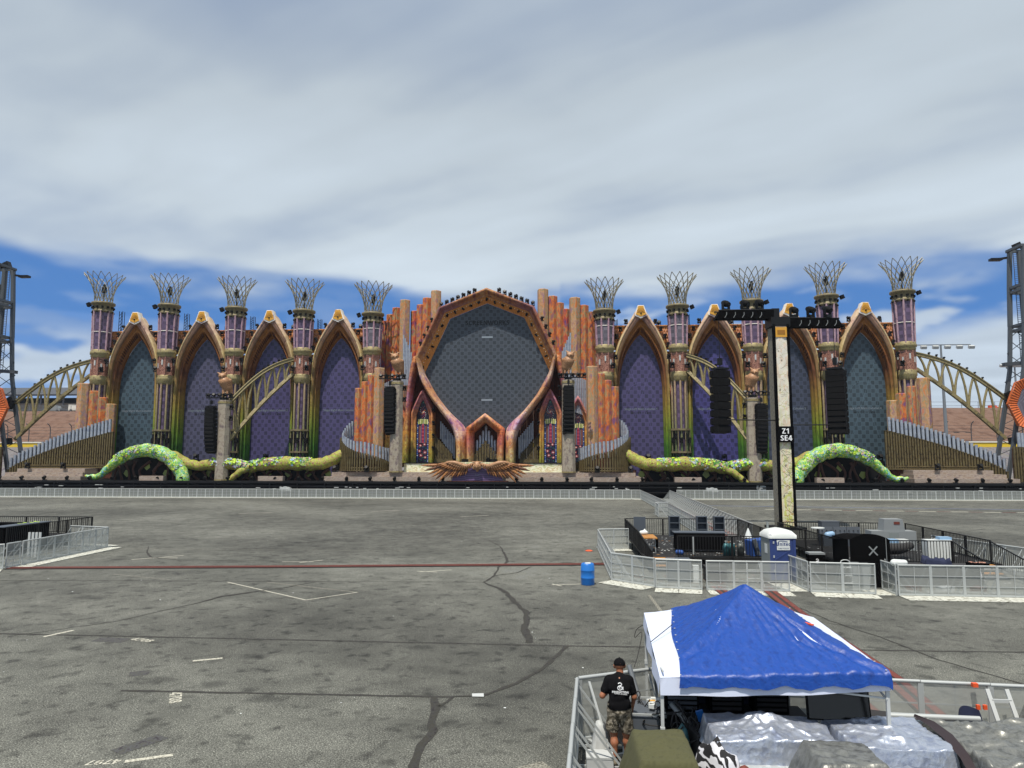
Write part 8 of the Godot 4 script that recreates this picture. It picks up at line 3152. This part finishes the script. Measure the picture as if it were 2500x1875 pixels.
# ---------------------------------------------------------------- markings on the asphalt
func ribbon(called: String, pts: Array, w: Array, m: String, y: float, jit := 0.0, sd := 1):
	var r := RandomNumberGenerator.new()
	r.seed = sd
	var p := []
	for q in pts:
		p.append(Vector3(q[0], y, q[1]))
	var sp := []
	var ww := []
	for i in p.size() - 1:
		var len: float = p[i].distance_to(p[i + 1])
		var n := maxi(2, int(len / 0.35)) if jit > 0.0 else 1
		for k in n:
			var f := float(k) / n
			sp.append(p[i].lerp(p[i + 1], f) + Vector3(r.randf_range(-jit, jit), 0, r.randf_range(-jit, jit)))
			ww.append(lerpf(w[mini(i, w.size() - 1)], w[mini(i + 1, w.size() - 1)], f) * (1.0 + (r.randf_range(-0.3, 0.3) if jit > 0.0 else 0.0)))
	sp.append(p[-1])
	ww.append(w[-1])
	var st := ST()
	var a := []
	var b := []
	for i in sp.size():
		var d: Vector3 = (sp[mini(i + 1, sp.size() - 1)] - sp[maxi(i - 1, 0)]).normalized()
		var s: Vector3 = Vector3(-d.z, 0, d.x) * ww[i] * 0.5
		a.append(sp[i] - s)
		b.append(sp[i] + s)
	loft(st, [a, b], false)
	kind(done(called, st, m), "structure")


func markings():
	# filled seams and cracks
	ribbon("asphalt_seam", [[-60, 79.6], [-13.3, 77.6], [-0.7, 76.95], [7.9, 76.5]], [0.08], "tar", 0.005, 0.012, 3)
	ribbon("asphalt_seam", [[-60, 86.9], [-5.9, 86.67], [3.1, 86.75], [11.4, 86.85], [16, 86.75], [40, 86.3]], [0.115], "tar", 0.005, 0.012, 4)
	ribbon("asphalt_seam", [[1.1, 91.55], [5.0, 91.5], [8.87, 91.45]], [0.11], "tar", 0.005, 0.012, 5)
	ribbon("asphalt_seam", [[-60, 66.9], [-14, 66.6], [8, 66.2]], [0.06], "worn_paint", 0.005, 0.0, 6)
	ribbon("asphalt_crack", [[6.5, 60.5], [7.6, 64.0], [8.1, 67.35], [8.5, 70.1], [8.2, 72.2], [8.22, 74.6], [7.95, 76.5], [9.05, 78.65], [9.5, 80.6], [10.1, 82.6], [10.15, 84.8], [10.35, 86.6]], [0.06, 0.08, 0.12, 0.14, 0.1, 0.1, 0.13, 0.18, 0.2, 0.2, 0.24, 0.22], "tar", 0.009, 0.04, 7)
	ribbon("asphalt_crack", [[9.8, 71.9], [9.2, 73.8], [8.25, 74.75]], [0.06, 0.08, 0.09], "tar", 0.009, 0.03, 8)
	ribbon("asphalt_crack", [[11.42, 86.9], [11.2, 87.8], [10.77, 89.2], [10.2, 90.4], [9.54, 91.3], [8.87, 91.42], [8.63, 92.1]], [0.14, 0.13, 0.12, 0.12, 0.1, 0.08, 0.08], "tar", 0.009, 0.022, 9)
	ribbon("asphalt_crack", [[8.4, 91.4], [8.6, 92.1], [8.62, 92.9], [8.75, 93.45], [8.68, 94.2], [8.72, 95.1], [9.2, 96.6]], [0.12, 0.17, 0.2, 0.17, 0.15, 0.15, 0.12], "tar", 0.009, 0.022, 10)
	ribbon("asphalt_crack", [[-5.4, 87.0], [-3.4, 84.9], [-2.3, 82.0], [-1.9, 80.4], [-0.2, 78.4], [0.6, 77.0]], [0.03, 0.05, 0.08, 0.2, 0.1, 0.05], "tar", 0.009, 0.04, 11)
	ribbon("asphalt_crack", [[-14, 65.2], [-12.2, 68.4], [-11, 70.0], [-9, 70.9], [2, 70.9]], [0.05, 0.09, 0.12, 0.07, 0.04], "tar", 0.009, 0.04, 12)
	ribbon("asphalt_crack", [[-12, 69.5], [-7, 66.0], [-3, 60.0], [4, 54.0], [9, 50.0]], [0.05, 0.06, 0.09, 0.08, 0.05], "tar", 0.010, 0.06, 13)
	ribbon("asphalt_crack", [[22.6, 90.2], [21.4, 87.6], [20.9, 85.2], [20.2, 83.0], [19.9, 81.0]], [0.05, 0.06, 0.05, 0.05, 0.04], "tar", 0.009, 0.03, 14)
	ribbon("asphalt_crack", [[34, 60], [38, 55], [44, 50]], [0.05, 0.06, 0.05], "tar", 0.009, 0.05, 16)
	# parking-bay strokes
	for q in [[-4.28, 86.95, -3.94, 86.1, 0.13], [1.52, 89.1, 2.18, 88.78, 0.13], [3.56, 95.27, 4.26, 94.93, 0.12], [-11.5, 71.0, -9.6, 69.2, 0.12], [-10.9, 70.3, -9.4, 70.2, 0.12], [-2.2, 71.4, -1.3, 70.4, 0.11], [-3.2, 71.2, -1.6, 71.0, 0.11], [4.6, 73.9, 6.0, 73.2, 0.1], [4.4, 73.7, 5.4, 73.9, 0.1], [10.9, 76.9, 12.3, 76.6, 0.09], [10.9, 76.7, 11.3, 77.2, 0.09], [31.5, 66.4, 33.3, 64.6, 0.12], [33.2, 66.6, 34.8, 65.6, 0.12], [-20, 40, -17.5, 38, 0.16], [-8, 36, -5.5, 34, 0.16], [2, 42, 4.4, 40, 0.16], [34, 60.4, 36, 58.4, 0.14], [13.2, 75.9, 14.4, 76.3, 0.3]]:
		ribbon("bay_stroke", [[q[0], q[1]], [q[2], q[3]]], [q[4]], "road_paint", 0.006)
	ribbon("bay_line", [[14.75, 78.9], [14.82, 82.4], [14.86, 85.5]], [0.12], "worn_paint", 0.006)
	ribbon("bay_line", [[-3.2, 77.3], [1.6, 80.9]], [0.08], "road_paint", 0.006)
	ribbon("bay_line", [[1.6, 80.9], [3.1, 79.2]], [0.08], "road_paint", 0.0065)
	ribbon("bay_line", [[-1.5, 77.2], [3.1, 79.2]], [0.08], "worn_paint", 0.0065)
	ribbon("bay_line", [[-9.5, 75.6], [-6.0, 76.9]], [0.06], "worn_paint", 0.006)
	for k in 12:
		ribbon("start_dash", [[33.0 + k * 3.0, 29.5 + k * 0.35], [34.6 + k * 3.0, 29.7 + k * 0.35]], [0.5], "road_paint" if k % 1 == 0 else "red_paint", 0.006)
		ribbon("start_dash", [[34.7 + k * 3.0, 29.7 + k * 0.35], [35.9 + k * 3.0, 29.85 + k * 0.35]], [0.35], "red_paint", 0.006)
	ribbon("track_line", [[-30, 24.6], [21, 24.0]], [0.16], "worn_paint", 0.006)
	ribbon("track_line", [[26.5, 24.0], [62, 28.0]], [0.3], "strong_blue", 0.006)
	ribbon("dark_patch", [[0.55, 90.35], [0.95, 90.15]], [0.42], "patch", 0.005)
	ribbon("dark_patch", [[3.15, 94.9], [3.6, 94.1]], [0.36], "patch", 0.005)
	ribbon("dark_patch", [[-2.5, 87.1], [-1.5, 87.2]], [0.5], "patch", 0.005)
	ribbon("patch_plate", [[10.6, 95.5], [11.2, 95.1]], [0.9], "worn_paint", 0.006)
	for w in [["4708", 0.27, -1.1, 87.1, 0.10, -0.3], ["4708", 0.27, 2.62, 91.93, 0.08, -1.08], ["4797", 0.20, 3.2, 95.32, 0.10, PI + 0.2]]:
		kind(words(w[0], w[1], "road_paint", self, Vector3(w[2], 0.006, w[3]), Vector3(-PI / 2, w[5], 0), "bay_number", 0.004, true), "structure")
	# red cable ramps
	for q in [["red-topped cable ramp lying across the yard from the left enclosure to the middle one", [[-15.6, 74.4], [-2.3, 72.95], [13.6, 70.85]], 0.6], ["red-topped cable ramp running from the middle enclosure towards the near compound, left", [[17.75, 76.9], [17.85, 82.0], [17.8, 92.8], [17.6, 97]], 0.5], ["red-topped cable ramp running from the middle enclosure towards the near compound, right", [[19.75, 77.3], [19.5, 82.1], [19.36, 89.4], [18.9, 93.5]], 0.55], ["red-topped cable ramp inside the walkway to the stage", [[23.6, 9.0], [23.3, 40.0], [23.0, 60.0]], 1.2]]:
		var t := thing("cable_ramp", q[0], "cable ramp")
		var pts: Array = q[1]
		var w: float = q[2]
		var st := ST()
		for i in pts.size() - 1:
			var a := Vector3(pts[i][0], 0.02, pts[i][1])
			var b := Vector3(pts[i + 1][0], 0.02, pts[i + 1][1])
			bar(st, a, b, 0.035, w)
		done("dark_base", st, "rubber", t)
		for e in [-1, 1]:
			st = ST()
			for i in pts.size() - 1:
				var a := Vector3(pts[i][0], 0.05, pts[i][1])
				var b := Vector3(pts[i + 1][0], 0.05, pts[i + 1][1])
				var d := (b - a).normalized()
				var s: Vector3 = Vector3(-d.z, 0, d.x) * w * 0.27 * e
				var n := Vector3(-d.z, 0, d.x) * w * 0.17
				quad(st, a + s - n, a + s + n, b + s + n, b + s - n)
			done("red_lid", st, "red_paint", t)
	litter("white_scraps", "tiny white scraps scattered over the asphalt", -20, 40, 30, 96, 0.006, 260, "white_plastic", 0.035, 71)
	var st3 := ST()
	quad(st3, Vector3(9.25, 0.012, 91.2), Vector3(9.52, 0.03, 91.22), Vector3(9.55, 0.02, 91.42), Vector3(9.28, 0.012, 91.4))
	tag(done("paper_sheet", st3, "light_grey"), "crumpled pale printed paper lying on a filled crack", "paper")
